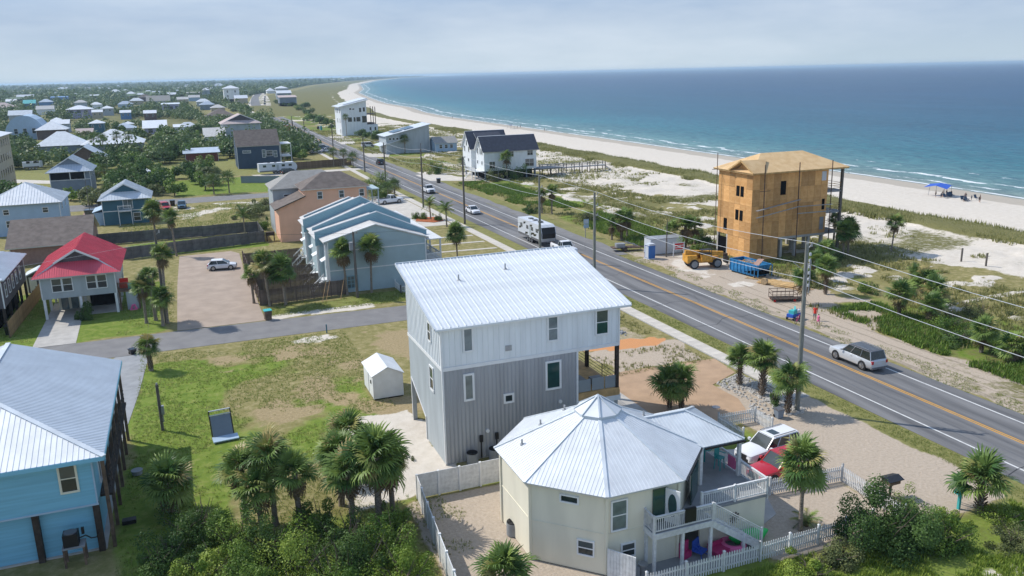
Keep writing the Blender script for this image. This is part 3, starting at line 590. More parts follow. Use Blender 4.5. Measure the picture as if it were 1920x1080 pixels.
def house(name, label, x0, x1, y0, y1, ze, zr, kind, wall, roofm, over=0.5, z0=0.0, wins=(), trim='white', seam=None, sp=0.5, group=None, cat='house', frac=0.4, slope_t=0.15, posts='white', postn=(3, 3), rz=0, base=None, corner=True):
    t = thing(name, label, cat, ((x0 + x1) / 2, (y0 + y1) / 2, 0), rz, group); cx, cy = (x0 + x1) / 2, (y0 + y1) / 2
    a0, a1, b0, b1 = x0 - cx, x1 - cx, y0 - cy, y1 - cy
    wl = MB().box(a0, a1, b0, b1, z0, ze); 
    slope = (zr - ze) / ((a1 - a0) / 2 if kind in ('gable_y', 'dutch') else (b1 - b0) / 2)
    gable_end(wl, kind, a0, a1, b0, b1, ze, zr)
    if kind == 'shed_y': wl.add([(a0, b0, ze), (a0, b1, ze), (a0, b1, zr), (a1, b0, ze), (a1, b1, ze), (a1, b1, zr)], [(0, 2, 1), (3, 4, 5), (1, 2, 5, 4)])
    if kind == 'shed_x': wl.add([(a0, b0, ze), (a1, b0, ze), (a1, b0, zr), (a0, b1, ze), (a1, b1, ze), (a1, b1, zr)], [(0, 1, 2), (3, 5, 4), (1, 4, 5, 2)])
    build(wl, 'wall', wall, t)
    if corner:
        for xx in (a0, a1):
            for yy in (b0, b1): build(MB().box(xx - .06, xx + .06, yy - .06, yy + .06, z0, ze), 'corner_trim', trim, t)
    if z0 > 0.6:
        for i in range(postn[0]):
            for j in range(postn[1]):
                px = a0 + .15 + (a1 - a0 - .3) * i / (postn[0] - 1); py = b0 + .15 + (b1 - b0 - .3) * j / (postn[1] - 1)
                build(MB().box(-.14, .14, -.14, .14, 0, z0), 'post', posts, t, loc=(px, py, 0))
        if base: build(MB().box(a0 + 1.2, a1 - 1.0, b0 + 1.5, b1 - .5, 0, z0 - .02), 'lower_wall', base, t)  # with void, a black box painting the dark beneath the raised house
    dz = slope * over if kind not in ('shed_y', 'shed_x') else over * (zr - ze) / (b1 - b0 if kind == 'shed_y' else a1 - a0)
    top = slope_t * 0.9
    ox = over if kind != 'gable_x' else over * .8; oy = over if kind not in ('gable_y',) else over * .8
    if kind in ('hip', 'dutch'): po = roof_polys(kind, a0 - over, a1 + over, b0 - over, b1 + over, ze - dz + top, zr + top, frac)
    elif kind == 'gable_y': po = roof_polys(kind, a0 - over, a1 + over, b0 - oy, b1 + oy, ze - dz + top, zr + top)
    elif kind == 'gable_x': po = roof_polys(kind, a0 - ox, a1 + ox, b0 - over, b1 + over, ze - dz + top, zr + top)
    elif kind == 'shed_y': po = roof_polys(kind, a0 - over, a1 + over, b0 - over, b1 + over, ze - dz + top, zr + dz + top)
    else: po = roof_polys(kind, a0 - over, a1 + over, b0 - over, b1 + over, ze - dz + top, zr + dz + top)
    roof(t, po, roofm, seam, sp, t=slope_t)
    if kind == 'dutch':
        w = a1 - a0 + 2 * over; hw = w / 2 * (1 - frac); zz = ze - dz + top; zg = zz + (zr - ze + dz) * frac; yg = b0 - over + w / 2 * frac
        build(MB().add([(-hw, yg, zg), (hw, yg, zg), (0, yg, zr + top - .1)], [(0, 1, 2)]), 'gable', M['w_char'] if wall == 'w_greyl' else M[wall], t)
        e = MB(); e.bar((-hw, yg - .36, zg + .0), (0, yg - .36, zr + top), .06, .2); e.bar((hw, yg - .36, zg), (0, yg - .36, zr + top), .06, .2); build(e, 'barge_board', trim, t)
    for q in wins:
        f, a, z, w, h = q[:5]; gl_ = q[5] if len(q) > 5 else 'glass'; mu = q[6] if len(q) > 6 else 1
        pos = {'-y': b0, '+y': b1, '-x': a0, '+x': a1}[f]
        window(t, f, a - (cx if f[1] == 'y' else cy), z, w, h, pos, gl_, mull=mu, vm=q[7] if len(q) > 7 else 0)
    return t
RC = [0]
def railing(parent, a, b, h=1.0, sp=0.13, m='white_wood', post=True, cap_w=.12, r=0.035):
    RC[0] += 1; e_ = .003 * (RC[0] % 5); h += e_; a = np.array(a, float); b = np.array(b, float); r_ = MB(); n = max(2, int(np.linalg.norm((b - a)[:2]) / sp)); up = np.array((0, 0, h))
    r_.bar(a + up, b + up, cap_w, .05); r_.bar(a + (0, 0, .12), b + (0, 0, .12), .05, .06); r_.bar(a + (0, 0, h - .12), b + (0, 0, h - .12), .05, .06)
    for i in range(n + 1): p = a + (b - a) * i / n; r_.bar(p + (0, 0, .14), p + (0, 0, h - .1), r)
    if post:
        k = max(1, int(np.linalg.norm(b - a) / 2.2))
        for i in range(k + 1): p = a + (b - a) * i / k; r_.bar(p - (0, 0, e_ * 2), p + (0, 0, h + .08), .11 + e_ * 2)
    return build(r_, 'railing', m, parent)

# ------------------------------------------------------------------ white and grey beach house in the middle
t = thing('beach_house', 'tall new white house with grey corrugated lower walls and a single-slope white metal roof', 'house', (15.2, 53.2, 0))
X1 = 13.9; Y1 = 9.3
def pent(mb, x0, x1, y0, y1, z0, zf, zb, mi=0):
    mb.add([(x0, y0, z0), (x1, y0, z0), (x1, y1, z0), (x0, y1, z0), (x0, y0, zf), (x1, y0, zf), (x1, y1, zb), (x0, y1, zb)],
           [(0, 3, 2, 1), (0, 1, 5, 4), (1, 2, 6, 5), (2, 3, 7, 6), (3, 0, 4, 7), (4, 5, 6, 7)], mi)
ub = MB(); pent(ub, 0, X1, 0, Y1, 7.15, 10.35, 12.5); build(ub, 'upper_wall', 'w_white', t)
bt = MB(); x = 0.2
while x < X1: bt.box(x - .025, x + .025, -.03, -.001, 7.35, 10.32); x += 0.41
build(bt, 'battens', 'w_white', t)
bt = MB(); y = 0.2
while y < Y1: bt.box(-.045, -.001, y - .035, y + .035, 7.35, 10.3 + y * .231); y += 0.41
build(bt, 'battens', 'w_white', t)
tr = MB().box(-.06, X1 + .05, -.06, -.03, 7.1, 7.36).box(-.06, -.03, -.03, Y1 + .05, 7.1, 7.36).box(-.07, .07, -.07, .07, 7.37, 10.3).box(-.065, .065, -.065, .065, 0.05, 7.09).box(10.35, 10.5, -.05, .05, 0.1, 7.09).box(X1 - .06, X1 + .06, -.06, .06, 7.37, 10.3)
build(tr, 'corner_trim', 'white', t)
# corrugated front wall
cw = MB(); n = 280; xs = [10.4 * i / n for i in range(n + 1)]; n = len(xs) - 1
for i, x in enumerate(xs):
    yy = -0.015 - 0.026 * cos(2 * pi * x / 0.3); cw.v += [(x, yy, 0.05), (x, yy, 7.1)]
for i in range(n): cw.f.append((2 * i, 2 * i + 2, 2 * i + 3, 2 * i + 1)); cw.m.append(0)
build(cw, 'corrugated_wall', 'w_grey', t, smooth=60)
lw = MB().box(0.1, 10.42, 0.012, Y1, 3.7, 7.12).box(0.1, 10.42, .012, 4.9, 0, 3.7).box(3.4, 10.42, 4.9, Y1, 0, 3.7)
lw.box(0, .1, .03, 4.9, 0, 7.12).box(0, .1, 4.9, Y1, 3.7, 7.12).add([(0, 4.9, 1.6), (0, 4.9, 3.7), (0, 8.9, 3.7)], [(0, 1, 2)]).box(0, .3, 8.9, Y1, 0, 3.7)
build(lw, 'lower_wall', 'w_greyl', t)
build(MB().bar((-.04, 4.9, 1.8), (-.04, 8.9, 3.72), .05, .12).bar((-.04, 4.9, 0), (-.04, 4.9, 1.8), .05, .12).bar((-.04, 8.95, 0), (-.04, 8.95, 3.7), .05, .12), 'opening_trim', 'white', t)
sm = MB().box(.9, 3.2, 0, .30, -.04, 0).mesh('slat', ['new_wood'])
for i in range(13): link('slat', sm, t, (0.02, 5.3 + i * 0.26, 0.35 + i * 0.24))
build(MB().bar((.85, 4.95, .1), (.85, 8.8, 3.4), .06, .25).bar((3.2, 4.95, .1), (3.2, 8.8, 3.4), .06, .25), 'stair_stringer', 'new_wood', t)
# roof: separate standing-seam panels
rp = MB(); npan = 27; RX0 = -.55; RW = (X1 + 1.25) / npan; RY0 = -.55; RY1 = Y1 + .75; zf = 10.5 - .55 * .231; zb = 10.5 + RY1 * .231
rp.slab([(.004, RY0, zf), (RW - .004, RY0, zf), (RW - .004, RY1, zb), (.004, RY1, zb)], .07)
rp.bar((.0, RY0, zf + .03), (.0, RY1, zb + .03), .06, .075, 1, up=(0, -.231, 1))
rp.bar((RW / 2, RY0, zf + .004), (RW / 2, RY1, zb + .004), .11, .03, 1, up=(0, -.231, 1))
rme = rp.mesh('roof_panel', ['roof_w', 'roof_w2'])
for i in range(npan): link('roof_panel', rme, t, (RX0 + i * RW, 0, 0))
fs = MB(); fs.slab([(RX0, RY0, zf - .09), (-.55 + X1 + 1.25, RY0, zf - .09), (-.55 + X1 + 1.25, RY1, zb - .09), (RX0, RY1, zb - .09)], .12); build(fs, 'roof_deck', 'white', t)
ed = MB().bar((RX0 - .02, RY0, zf), (RX0 - .02, RY1, zb), .06, .14).bar((RX0 + X1 + 1.27, RY0, zf), (RX0 + X1 + 1.27, RY1, zb), .06, .14).bar((RX0, RY1 + .03, zb), (RX0 + X1 + 1.25, RY1 + .03, zb), .12, .16)
build(ed, 'roof_edge', 'roof_cap', t)
g_ = MB(); g_.bar((RX0, RY0 - .06, zf - .05), (RX0 + X1 + 1.25, RY0 - .06, zf - .05), .12, .12); build(g_, 'gutter', 'roof_w', t)
for px, py in ((3.4, 6.2), (7.6, 7.2)):
    build(MB().cyl(px, py, 10.5 + py * .231, 10.95 + py * .231, .06, 8).cyl(px, py, 10.5 + py * .231, 10.6 + py * .231, .16, 8, 0, .08), 'vent_pipe', 'steel', t)
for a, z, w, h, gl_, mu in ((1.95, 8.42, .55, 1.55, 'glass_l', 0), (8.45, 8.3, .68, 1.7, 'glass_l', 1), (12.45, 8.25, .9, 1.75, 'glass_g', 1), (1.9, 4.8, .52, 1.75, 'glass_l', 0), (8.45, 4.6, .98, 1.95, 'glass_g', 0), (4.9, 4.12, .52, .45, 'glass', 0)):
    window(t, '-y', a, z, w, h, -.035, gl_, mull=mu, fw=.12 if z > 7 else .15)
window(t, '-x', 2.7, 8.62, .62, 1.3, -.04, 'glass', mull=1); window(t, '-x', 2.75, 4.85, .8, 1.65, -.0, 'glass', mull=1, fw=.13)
build(MB().box(4.72, 5.22, -.06, -.031, 7.95, 8.35), 'wall_vent', 'steel', t)
for vx, vz in ((9.0, 3.4), (3.2, 2.1)): build(MB().tube([(vx, -.04, vz), (vx, -.12, vz)], .14, 12), 'wall_vent', 'white', t)
# sea-side porch under the upper storey
build(MB().box(10.42, X1 + .1, .0, Y1, 3.55, 3.72).box(10.42, X1 + .12, -.03, .05, 3.05, 3.55), 'deck_floor', 'new_wood', t)
build(MB().box(10.42, X1 + .16, -.09, -.04, 2.72, 3.12).box(X1 + .1, X1 + .16, -.04, Y1, 2.72, 3.12), 'deck_fascia', 'w_white', t)
for px, py in ((X1 - .1, .1), (X1 - .1, 5.2), (X1 - .1, Y1 - .1), (10.7, Y1 - .1)): build(MB().box(px - .13, px + .13, py - .13, py + .13, 3.72, 7.15), 'porch_post', 'dark_wood', t)
for px, py in ((X1 - .2, .15), (X1 - .2, 5.2), (X1 - .2, Y1 - .1), (10.7, .15), (12, Y1 - .1)): build(MB().box(px - .16, px + .16, py - .16, py + .16, 0, 2.75), 'post', 'w_greyl', t)
gp = MB()
for i in range(3): gp.box(10.55 + i * 1.12, 11.55 + i * 1.12, .02, .05, 3.8, 4.75)
build(gp, 'glass_balustrade', mat('frosted_panel', (0.22, 0.26, 0.28), 0.15), t)
hr = MB()
for zz in (3.95, 4.2, 4.45, 4.75): hr.bar((X1 - .05, .2, zz), (X1 - .05, Y1 - .2, zz), .03)
for py in (.2, 2.6, 5.0, 7.3, 9.0): hr.bar((X1 - .05, py, 3.72), (X1 - .05, py, 4.8), .05)
build(hr, 'handrail', 'black', t)
so = MB().box(10.8, 11.9, 1.2, 2.6, 3.72, 4.15).box(10.8, 11.05, 1.2, 2.6, 4.15, 4.55).box(12.3, 13.2, 1.0, 1.9, 3.72, 4.2)
tag(build(so, 'porch_sofa', 'conc_grey', loc=(15.2, 53.2, 0)), 'grey low sofa set on the open porch of the tall white and grey house', 'sofa')
acu = MB(); acu.cyl(0, 0, .05, .85, .42, 20); acu.cyl(0, 0, .86, .9, .40, 20, 1); 
for k in range(6): a = k * pi / 3; acu.bar((0, 0, .93), (.36 * cos(a), .36 * sin(a), .93), .05, .02, 1)
acm = acu.mesh('air_conditioner', ['conc_grey', 'black'], 40)
for i, (ax, ay, lb) in enumerate(((17.0, 52.65, 'round grey air conditioner by the corrugated wall, the one nearer the house corner'), (18.7, 52.65, 'round grey air conditioner by the corrugated wall, the one farther from the house corner'))):
    tag(link('air_conditioner', acm, None, (ax, ay, 0)), lb, 'air conditioner', 'air conditioners by the corrugated wall')
eb = MB()
for ex in (2.55, 3.75): eb.box(ex, ex + .25, -.16, -.04, 1.35, 1.85).box(ex + .08, ex + .16, -.12, -.04, .1, 1.4)
build(eb, 'isolator_box', 'black', t); build(MB().box(5.1, 5.6, -.2, -.04, 1.2, 1.75), 'meter_box', 'steel', t)

# ------------------------------------------------------------------ cream octagonal house
OX, OY = 21.6, 42.0
t = thing('octagonal_house', 'cream octagonal house on the near right with a pointed white metal roof and small cap', 'house', (OX, OY, 0))
def octo(R, z): return [(R * cos(radians(22.5 + 45 * k)), R * sin(radians(22.5 + 45 * k)), z) for k in range(8)]
w_ = MB(); w_.prism(octo(5.92, 0), 0.05, 5.1); build(w_, 'wall', 'w_cream', t)
bd = MB()
o5 = octo(5.94, 0)
for k in range(8): a, b_ = o5[k], o5[(k + 1) % 8]; bd.bar((a[0], a[1], 2.55), (b_[0], b_[1], 2.55), .03, .06); bd.bar((a[0], a[1], .1), (a[0], a[1], 5.0), .16)
build(bd, 'corner_trim', 'w_cream', t)
oe = octo(6.35, 5.02)
for k in range(8):
    a, b_ = oe[k], oe[(k + 1) % 8]; p = [a, b_, (0, 0, 8.0)]
    q = MB(); q.slab(p, .12, 0, 1); q.ribs(p, .23, .03, .018, 2); build(q, 'roof_panel', ['roof_w2', 'roof_cap', 'roof_seam'], t)
caps(t, [(oe[k], (0, 0, 8.0)) for k in range(8)], .2, 'roof_w')
oc = octo(1.45, 7.52)
q = MB()
for k in range(8): a, b_ = oc[k], oc[(k + 1) % 8]; q.slab([a, b_, (0, 0, 8.38)], .05); q.add([a, b_, (b_[0] * .97, b_[1] * .97, 7.25), (a[0] * .97, a[1] * .97, 7.25)], [(0, 3, 2, 1)], 1)
for k in range(8): q.bar((oc[k][0], oc[k][1], 7.55), (0, 0, 8.42), .1, .05, 1)
build(q, 'roof_cap', ['roof_w2', 'roof_cap'], t)
for vx, vy in ((-4.6, .9), (-3.0, 1.8), (-1.2, 2.2), (3.4, .4)):
    zz = 8 - 3.0 * max(abs(vx * cos(radians(45 * j)) + vy * sin(radians(45 * j))) for j in range(8)) / 5.87; build(MB().cyl(vx, vy, zz, zz + .35, .06, 8).cyl(vx, vy, zz, zz + .1, .15, 8, 0, .08), 'vent_pipe', 'steel', t)
# wing roof over the porch
P1 = [(5.7, -2.75, 5.05), (8.7, -2.75, 5.05), (6.15, .1, 6.3), (3.0, .1, 6.3)]; P2 = [(8.7, -2.75, 5.05), (8.7, 2.9, 5.05), (6.15, .1, 6.3)]; P3 = [(5.7, 2.9, 5.05), (8.7, 2.9, 5.05), (6.15, .1, 6.3), (3.0, .1, 6.3)]
for p in (P1, P2, P3):
    q = MB(); q.slab(p, .12, 0, 1); q.ribs(p, .23, .03, .018, 2); build(q, 'roof_panel', ['roof_w', 'roof_cap', 'roof_seam'], t)
caps(t, [((3.0, .1, 6.3), (6.15, .1, 6.3)), ((6.15, .1, 6.3), (8.7, -2.75, 5.05)), ((6.15, .1, 6.3), (8.7, 2.9, 5.05))], .2)
gt_ = MB(); gt_.bar((2.5, -5.9, 4.95), (5.85, -2.5, 4.95), .1, .1); gt_.bar((5.85, -2.8, 4.93), (8.75, -2.8, 4.93), .1, .1); build(gt_, 'gutter', 'black', t)
# windows on the slanted and front sides
def oct_win(k, frac_, z, w, h, gl_='glass', mu=1):
    a, b_ = o5[k], o5[(k + 1) % 8]; c = (a[0] + (b_[0] - a[0]) * frac_, a[1] + (b_[1] - a[1]) * frac_); ang = atan2(b_[1] - a[1], b_[0] - a[0])
    o = window(t, '-y', 0, z, w, h, 0, gl_, mull=mu); o.location = (c[0], c[1], z); o.rotation_euler = (0, 0, ang); return o
# facet order: 4: left-front (-x,-y), 5: front (-y), 6: right-front
oct_win(4, .53, 4.15, .95, .32, 'glass', 0); oct_win(4, .74, 1.1, .85, .8, 'glass', 1)
oct_win(5, .17, 2.75, .85, 1.7, 'glass_l', 1); oct_win(5, .30, .95, .75, .75, 'glass', 1)
dr = MB().box(-.45, .45, -.06, .02, 0, 2.05); o = build(dr, 'door', 'glass_g', t, loc=(1.05, -5.5, 2.62))
build(MB().box(.3, .36, -.1, -.06, .95, 1.1), 'handle', 'steel', o)
o2_ = build(MB().box(-.45, .45, -.04, .04, 0, 2.05), 'storm_door', 'white', t, loc=(1.62, -5.95, 2.62), rz=radians(-62)); build(MB().add([(.28 * cos(j * pi / 8), -.05, 1.1 + .7 * sin(j * pi / 8)) for j in range(16)], [tuple(range(16))]), 'pane', 'glass_g', o2_)
build(MB().box(-.9, .9, -.05, .02, 0, 2.05), 'sliding_door', 'glass_g', t, loc=(4.3, -4.0, 2.62), rz=radians(45))
# decks
dk_ = MB().prism([(0.1, -6.55), (3.95, -6.55), (3.95, -5.3), (7.7, -5.3), (8.6, -5.3), (8.6, 2.6), (5.4, 2.6), (5.4, -2.4), (2.4, -5.4), (.1, -5.4)], 2.42, 2.6); build(dk_, 'deck_floor', 'conc_grey', t)
for a_, b_ in (((0.1, -6.57, 2.42), (3.95, -6.57, 2.42)), ((8.62, -5.3, 2.42), (8.62, 2.6, 2.42)), ((.08, -6.55, 2.42), (.08, -5.45, 2.42))): build(MB().bar(a_, b_, .06, .34), 'deck_fascia', 'white_wood', t)
build(MB().box(3.95, 8.5, -5.25, -5.1, 0.05, 2.4).box(8.35, 8.5, -5.1, -1.5, .05, 2.4), 'lower_wall', 'w_cream', t)
railing(t, (.12, -6.5, 2.6), (3.9, -6.5, 2.6)); railing(t, (.12, -6.5, 2.6), (.12, -5.5, 2.6)); railing(t, (4.0, -5.25, 2.6), (8.55, -5.25, 2.6)); railing(t, (8.55, -5.25, 2.6), (8.55, 2.5, 2.6))
for px, py in ((.2, -6.45), (2.0, -6.45), (3.85, -6.45), (6.1, -6.5), (.2, -5.55)): build(MB().box(px - .08, px + .08, py - .08, py + .08, 0, 2.42 if px < 5 else 1.2), 'post', 'white_wood', t)
for px, py in ((8.45, -2.6), (8.45, 2.6), (5.6, -2.7)): build(MB().box(px - .1, px + .1, py - .1, py + .1, 2.6, 4.98), 'post', 'white_wood', t)
for i in range(13):
    build(MB().box(3.95 + i * .27, 4.23 + i * .27, -6.5, -5.5, 2.40 - i * .185, 2.45 - i * .185), 'tread', 'white_wood', t)
build(MB().bar((3.9, -6.53, 2.35), (7.45, -6.53, -.05), .06, .34).bar((3.9, -5.48, 2.35), (7.45, -5.48, -.05), .06, .34), 'stair_stringer', 'white_wood', t)
railing(t, (4.0, -6.5, 2.55), (7.35, -6.5, .25), 1.0)
build(MB().tube([(6.3, -5.30, 1.55), (6.3, -5.26, 1.55)], .09, 10).add([], []), 'wall_star_centre', 'sunflower', t)
stx = MB()
for j in range(10): a = j * pi / 5; stx.bar((6.3 + .1 * cos(a), -5.29, 1.55 + .1 * sin(a)), (6.3 + .36 * cos(a), -5.29, 1.55 + .36 * sin(a)), .12, .03)
tag(build(stx, 'wall_star', 'sunflower', loc=(OX, OY, 0)), 'dark metal sunburst ornament on the cream wall beside the deck stairs', 'wall ornament')
tag(build(MB().box(2.05, 2.75, -6.60, -6.53, 2.85, 3.66).box(2.05, 2.75, -6.56, -6.44, 3.655, 3.69), 'towel', 'black', loc=(OX, OY, 0)), 'black towel hung over the white railing of the cream house deck', 'towel')
# teal high chairs on the deck
def chair(x, y, rz, lb):
    c = thing('high_chair', lb, 'chair', (x, y, 2.6), rz, 'teal chairs on the cream house deck')
    for sx_ in (-1, 1):
        for sy_ in (-1, 1): build(MB().bar((.25 * sx_, .22 * sy_, 0), (.2 * sx_, .18 * sy_, .75), .05), 'leg', 'teal_p', c)
    build(MB().box(-.27, .27, -.24, .24, .75, .8), 'seat', 'teal_p', c)
    bk = MB()
    for j in range(4): bk.box(-.26 + j * .14, -.16 + j * .14, .2, .24, .8, 1.5)
    build(bk, 'backrest', 'teal_p', c); build(MB().box(-.32, -.24, -.24, .24, 1.02, 1.06).box(.24, .32, -.24, .24, 1.02, 1.06), 'armrest', 'teal_p', c)
chair(OX + 7.9, OY - 1.4, .4, 'teal high chair on the deck nearest the white railing'); chair(OX + 6.9, OY - .4, -.5, 'teal high chair half under the porch roof, farther from the railing')
tb = thing('round_table', 'round teal table in the shade of the porch roof', 'table', (OX + 7.6, OY - .2, 2.6)); build(MB().cyl(0, 0, .95, 1.0, .5, 16), 'tabletop', 'teal_p', tb); build(MB().cyl(0, 0, 0, .95, .06, 8), 'leg', 'teal_p', tb)
tag(build(MB().box(-.03, .03, -.35, .35, .2, .95).box(-.03, .03, -.5, -.36, .3, .8), 'beach_towel', 'pink', loc=(OX + 8.45, OY - 1.9, 2.6)), 'pink towel on the inside of the deck railing', 'towel')
# things under the deck and stairs
def junk(mb, nm, m, lb, cat, loc, rz=0, group=None, smooth=None): return tag(build(mb, nm, m, loc=loc, rz=rz, smooth=smooth), lb, cat, group)
junk(MB().box(-.35, .35, -.05, .05, 0, .95).box(-.35, .35, -.3, -.05, 0, .35).box(-.3, .3, -.08, -.05, .5, .9), 'folding_chair', 'magenta', 'pink folded beach chair leaning beside the cream wall under the deck', 'chair', (24.3, 36.45, .04), .3)
junk(MB().tube([(.62 * cos(j * pi / 8), .62 * sin(j * pi / 8), .18) for j in range(17)], .18, 8), 'swim_ring', 'pink', 'pink inflatable ring lying beneath the stairs', 'swim ring', (27.5, 36.2, .05), 0, None, 60)
junk(MB().box(-.55, .55, -.4, .4, 0, .28).box(-.55, .55, .3, .4, .28, .5), 'toy_wagon', 'magenta', 'dark pink toy wagon between the deck posts', 'wagon', (26.4, 36.0, .05), .15)
gk = MB(); gk.tube([(-1.3, 0, .25), (-.8, 0, .12), (0, 0, .1), (.8, 0, .12), (1.3, 0, .25)], [.08, .38, .45, .38, .08], 10); junk(gk, 'kayak', 'green_p', 'bright green kayak stored under the white stairs', 'kayak', (28.7, 36.35, .25), -.06, None, 60)
junk(MB().box(-.35, .35, -.3, .3, .3, .36).bar((-.35, -.3, 0), (.35, .3, .75), .04).bar((.35, -.3, 0), (-.35, .3, .75), .04).box(-.35, .35, .28, .34, .3, .95), 'beach_chair', 'blue_c', 'blue canvas beach chair under the deck', 'chair', (25.2, 36.15, .04), .5)
junk(MB().cyl(0, 0, 0, .6, .25, 14).cyl(0, 0, .55, .62, .29, 14), 'bucket', 'steel', 'grey bucket at the foot of the deck post near the cream wall', 'bucket', (21.3, 35.9, .04), 0, None, 40)
junk(MB().box(-.2, .2, -.2, .2, 0, .55).tube([(0, 0, .55), (0, 0, .8)], .1, 8), 'gas_bottle', 'conc_grey', 'small grey gas bottle next to the bucket under the deck', 'gas bottle', (20.8, 35.9, .04))
# outdoor grill + stools between house and yard
gr = thing('barbecue', 'covered black barbecue at the corner of the cream house yard', 'barbecue', (30.4, 39.6, .03))
build(MB().box(-.55, .55, -.3, .3, .5, .85).tube([(-.55, 0, .85), (.55, 0, .85)], .28, 10), 'cover', 'black', gr)
for sx_ in (-.45, .45): build(MB().bar((sx_, -.25, 0), (sx_, -.25, .5), .06).bar((sx_, .25, 0), (sx_, .25, .5), .06), 'leg', 'steel', gr)
junk(MB().cyl(0, 0, 0, .5, .3, 12).box(-.25, .25, -.05, .05, .45, 1.0), 'garden_stool', 'conc_grey', 'grey garden stool by the barbecue in the fenced yard', 'stool', (31.2, 38.9, .03))
gt2 = thing('yard_gate', 'open white board gate at the corner of the cream house', 'gate', (19.3, 36.3, 0), radians(-55)); build(MB().box(0, 1.7, -.03, .03, .1, 1.85), 'board_panel', 'white_wood', gt2)
for j in range(9): build(MB().box(.02 + j * .19, .18 + j * .19, -.05, -.031, .1, 1.85), 'board', 'white_wood', gt2)
tag(link('air_conditioner', acm, None, (16.2, 42.6, 0), 0), 'round air conditioner behind the cream house, next to the bare sand yard', 'air conditioner')

# ------------------------------------------------------------------ sky blue house on the left
t = thing('stilt_house', 'bright sky blue house on dark stilts at the left edge under a pale metal roof', 'house', (-6.9, 50.7, 0))
build(MB().box(-13, 0, 0, 17.2, 3.12, 6.45), 'upper_wall', 'w_blue', t)
build(MB().box(-13, -.2, .35, 16.8, 0.1, 3.1), 'lower_wall', 'w_blue', t); build(MB().box(-13.1, .1, .2, 17, 0, .1), 'base_slab', 'concrete', t)
for px in (-13.0, -9.85, -6.7, -3.35, -.15):
    build(MB().box(px - .17, px + .17, -.02, .34, 0, 3.12), 'post', 'dark_wood', t)
for i in range(7):
    py = .3 + i * 2.75; build(MB().box(.42, .62, py - .1, py + .1, 0, 5.95), 'post', 'brown_wood', t)
build(MB().box(0.02, .72, 1.2, 16.9, 2.95, 3.12).box(.05, .7, 1.2, 16.9, 5.72, 5.85), 'gallery_beam', 'dark_wood', t)
gh = MB()
for zz in (3.5, 3.85, 4.15): gh.bar((.62, 1.4, zz), (.62, 16.8, zz), .06)
build(gh, 'railing', 'dark_wood', t)
for y in (3.0, 6.6, 10.4, 14): window(t, '+x', y, 3.5, 1.6, 1.9, 0.0, 'glass', mull=0, vm=1)
rx0, rx1 = -13.9, .75; ry0, ry1 = -.6, 17.7; rm = (rx0 + rx1) / 2; ze_, zr_ = 6.28, 8.7
F1 = [(rx0, ry0, ze_), (rx1, ry0, ze_), (rm, ry0 + 7.3, zr_)]; F2 = [(rx1, ry0, ze_), (rx1, ry1, ze_), (rm, ry1, zr_), (rm, ry0 + 7.3, zr_)]; F3 = [(rx0, ry0, ze_), (rx0, ry1, ze_), (rm, ry1, zr_), (rm, ry0 + 7.3, zr_)]
for p, sp_, mm in ((F1, .3, 'roof_w2'), (F2, .24, 'roof_b'), (F3, .3, 'roof_w2')):
    q = MB(); q.slab(p, .14, 0, 1); q.ribs(p, sp_, .04, .026, 2); build(q, 'roof_panel', [mm, 'w_blue', 'roof_seam' if mm == 'roof_w2' else 'roof_w'], t)
caps(t, [((rm, ry0 + 7.3, zr_), (rm, ry1, zr_)), ((rx1, ry0, ze_), (rm, ry0 + 7.3, zr_)), ((rx0, ry0, ze_), (rm, ry0 + 7.3, zr_))], .32, 'roof_w')
build(MB().box(rx0, rx1, ry0 - .03, ry0 + .02, 6.02, 6.26).box(rx1 - .03, rx1 + .03, ry0, ry1, 6.02, 6.26), 'fascia', 'w_blue', t)
build(MB().box(.02, rx1 - .03, ry0 + .03, ry1 - .05, 6.02, 6.05).box(rx0, 0, ry0 + .03, 0, 6.02, 6.05), 'soffit', 'w_pale', t)
window(t, '-y', -1.32, 4.22, .78, 1.6, 0, 'glass', frame='w_cream', mull=1, fw=.12)
build(MB().box(-.06, .03, -.05, .02, 3.13, 6.3).box(-13, .05, -.04, -.005, 3.05, 3.16), 'corner_trim', 'w_pale', t)
s_ = thing('ac_stand', 'grey wooden stand under the black air conditioner of the sky blue house', 'stand', (-8.35, 49.9, 0))
build(MB().box(-.6, .6, -.45, .45, 1.15, 1.25), 'platform', 'conc_grey', s_)
for sx_ in (-.52, .52):
    for sy_ in (-.38, .38): build(MB().box(sx_ - .06, sx_ + .06, sy_ - .06, sy_ + .06, 0, 1.15), 'leg', 'brown_wood', s_)
a_ = thing('air_conditioner', 'black air conditioner on a raised stand against the sky blue wall', 'air conditioner', (-8.45, 49.9, 1.26))
build(MB().box(-.4, .4, -.38, .38, 0, .75), 'casing', 'black', a_); build(MB().cyl(0, 0, .75, .8, .36, 18), 'fan_grille', 'cgrey', a_)
build(MB().box(.55, .7, .1, .25, .45, .85).tube([(.4, 0, .3), (.75, .1, .35), (1.0, .2, .05), (1.3, .2, .05), (1.4, .2, .3)], .04, 8), 'hose', 'black', a_)
hc_m = MB().box(-.4, .4, -.25, .25, .05, .3).mesh('crate', ['black'])
junk(MB().cyl(0, 0, .05, .3, .35, 14).cyl(0, 0, .3, .36, .4, 14), 'water_tub', 'conc_grey', 'round grey tub on the grass beside the gallery posts of the sky blue house', 'tub', (-5.5, 60.8, 0))
tag(link('crate', hc_m, None, (-5.7, 53.6, 0)), 'black low crate on the shaded grass by the sky blue house', 'crate')

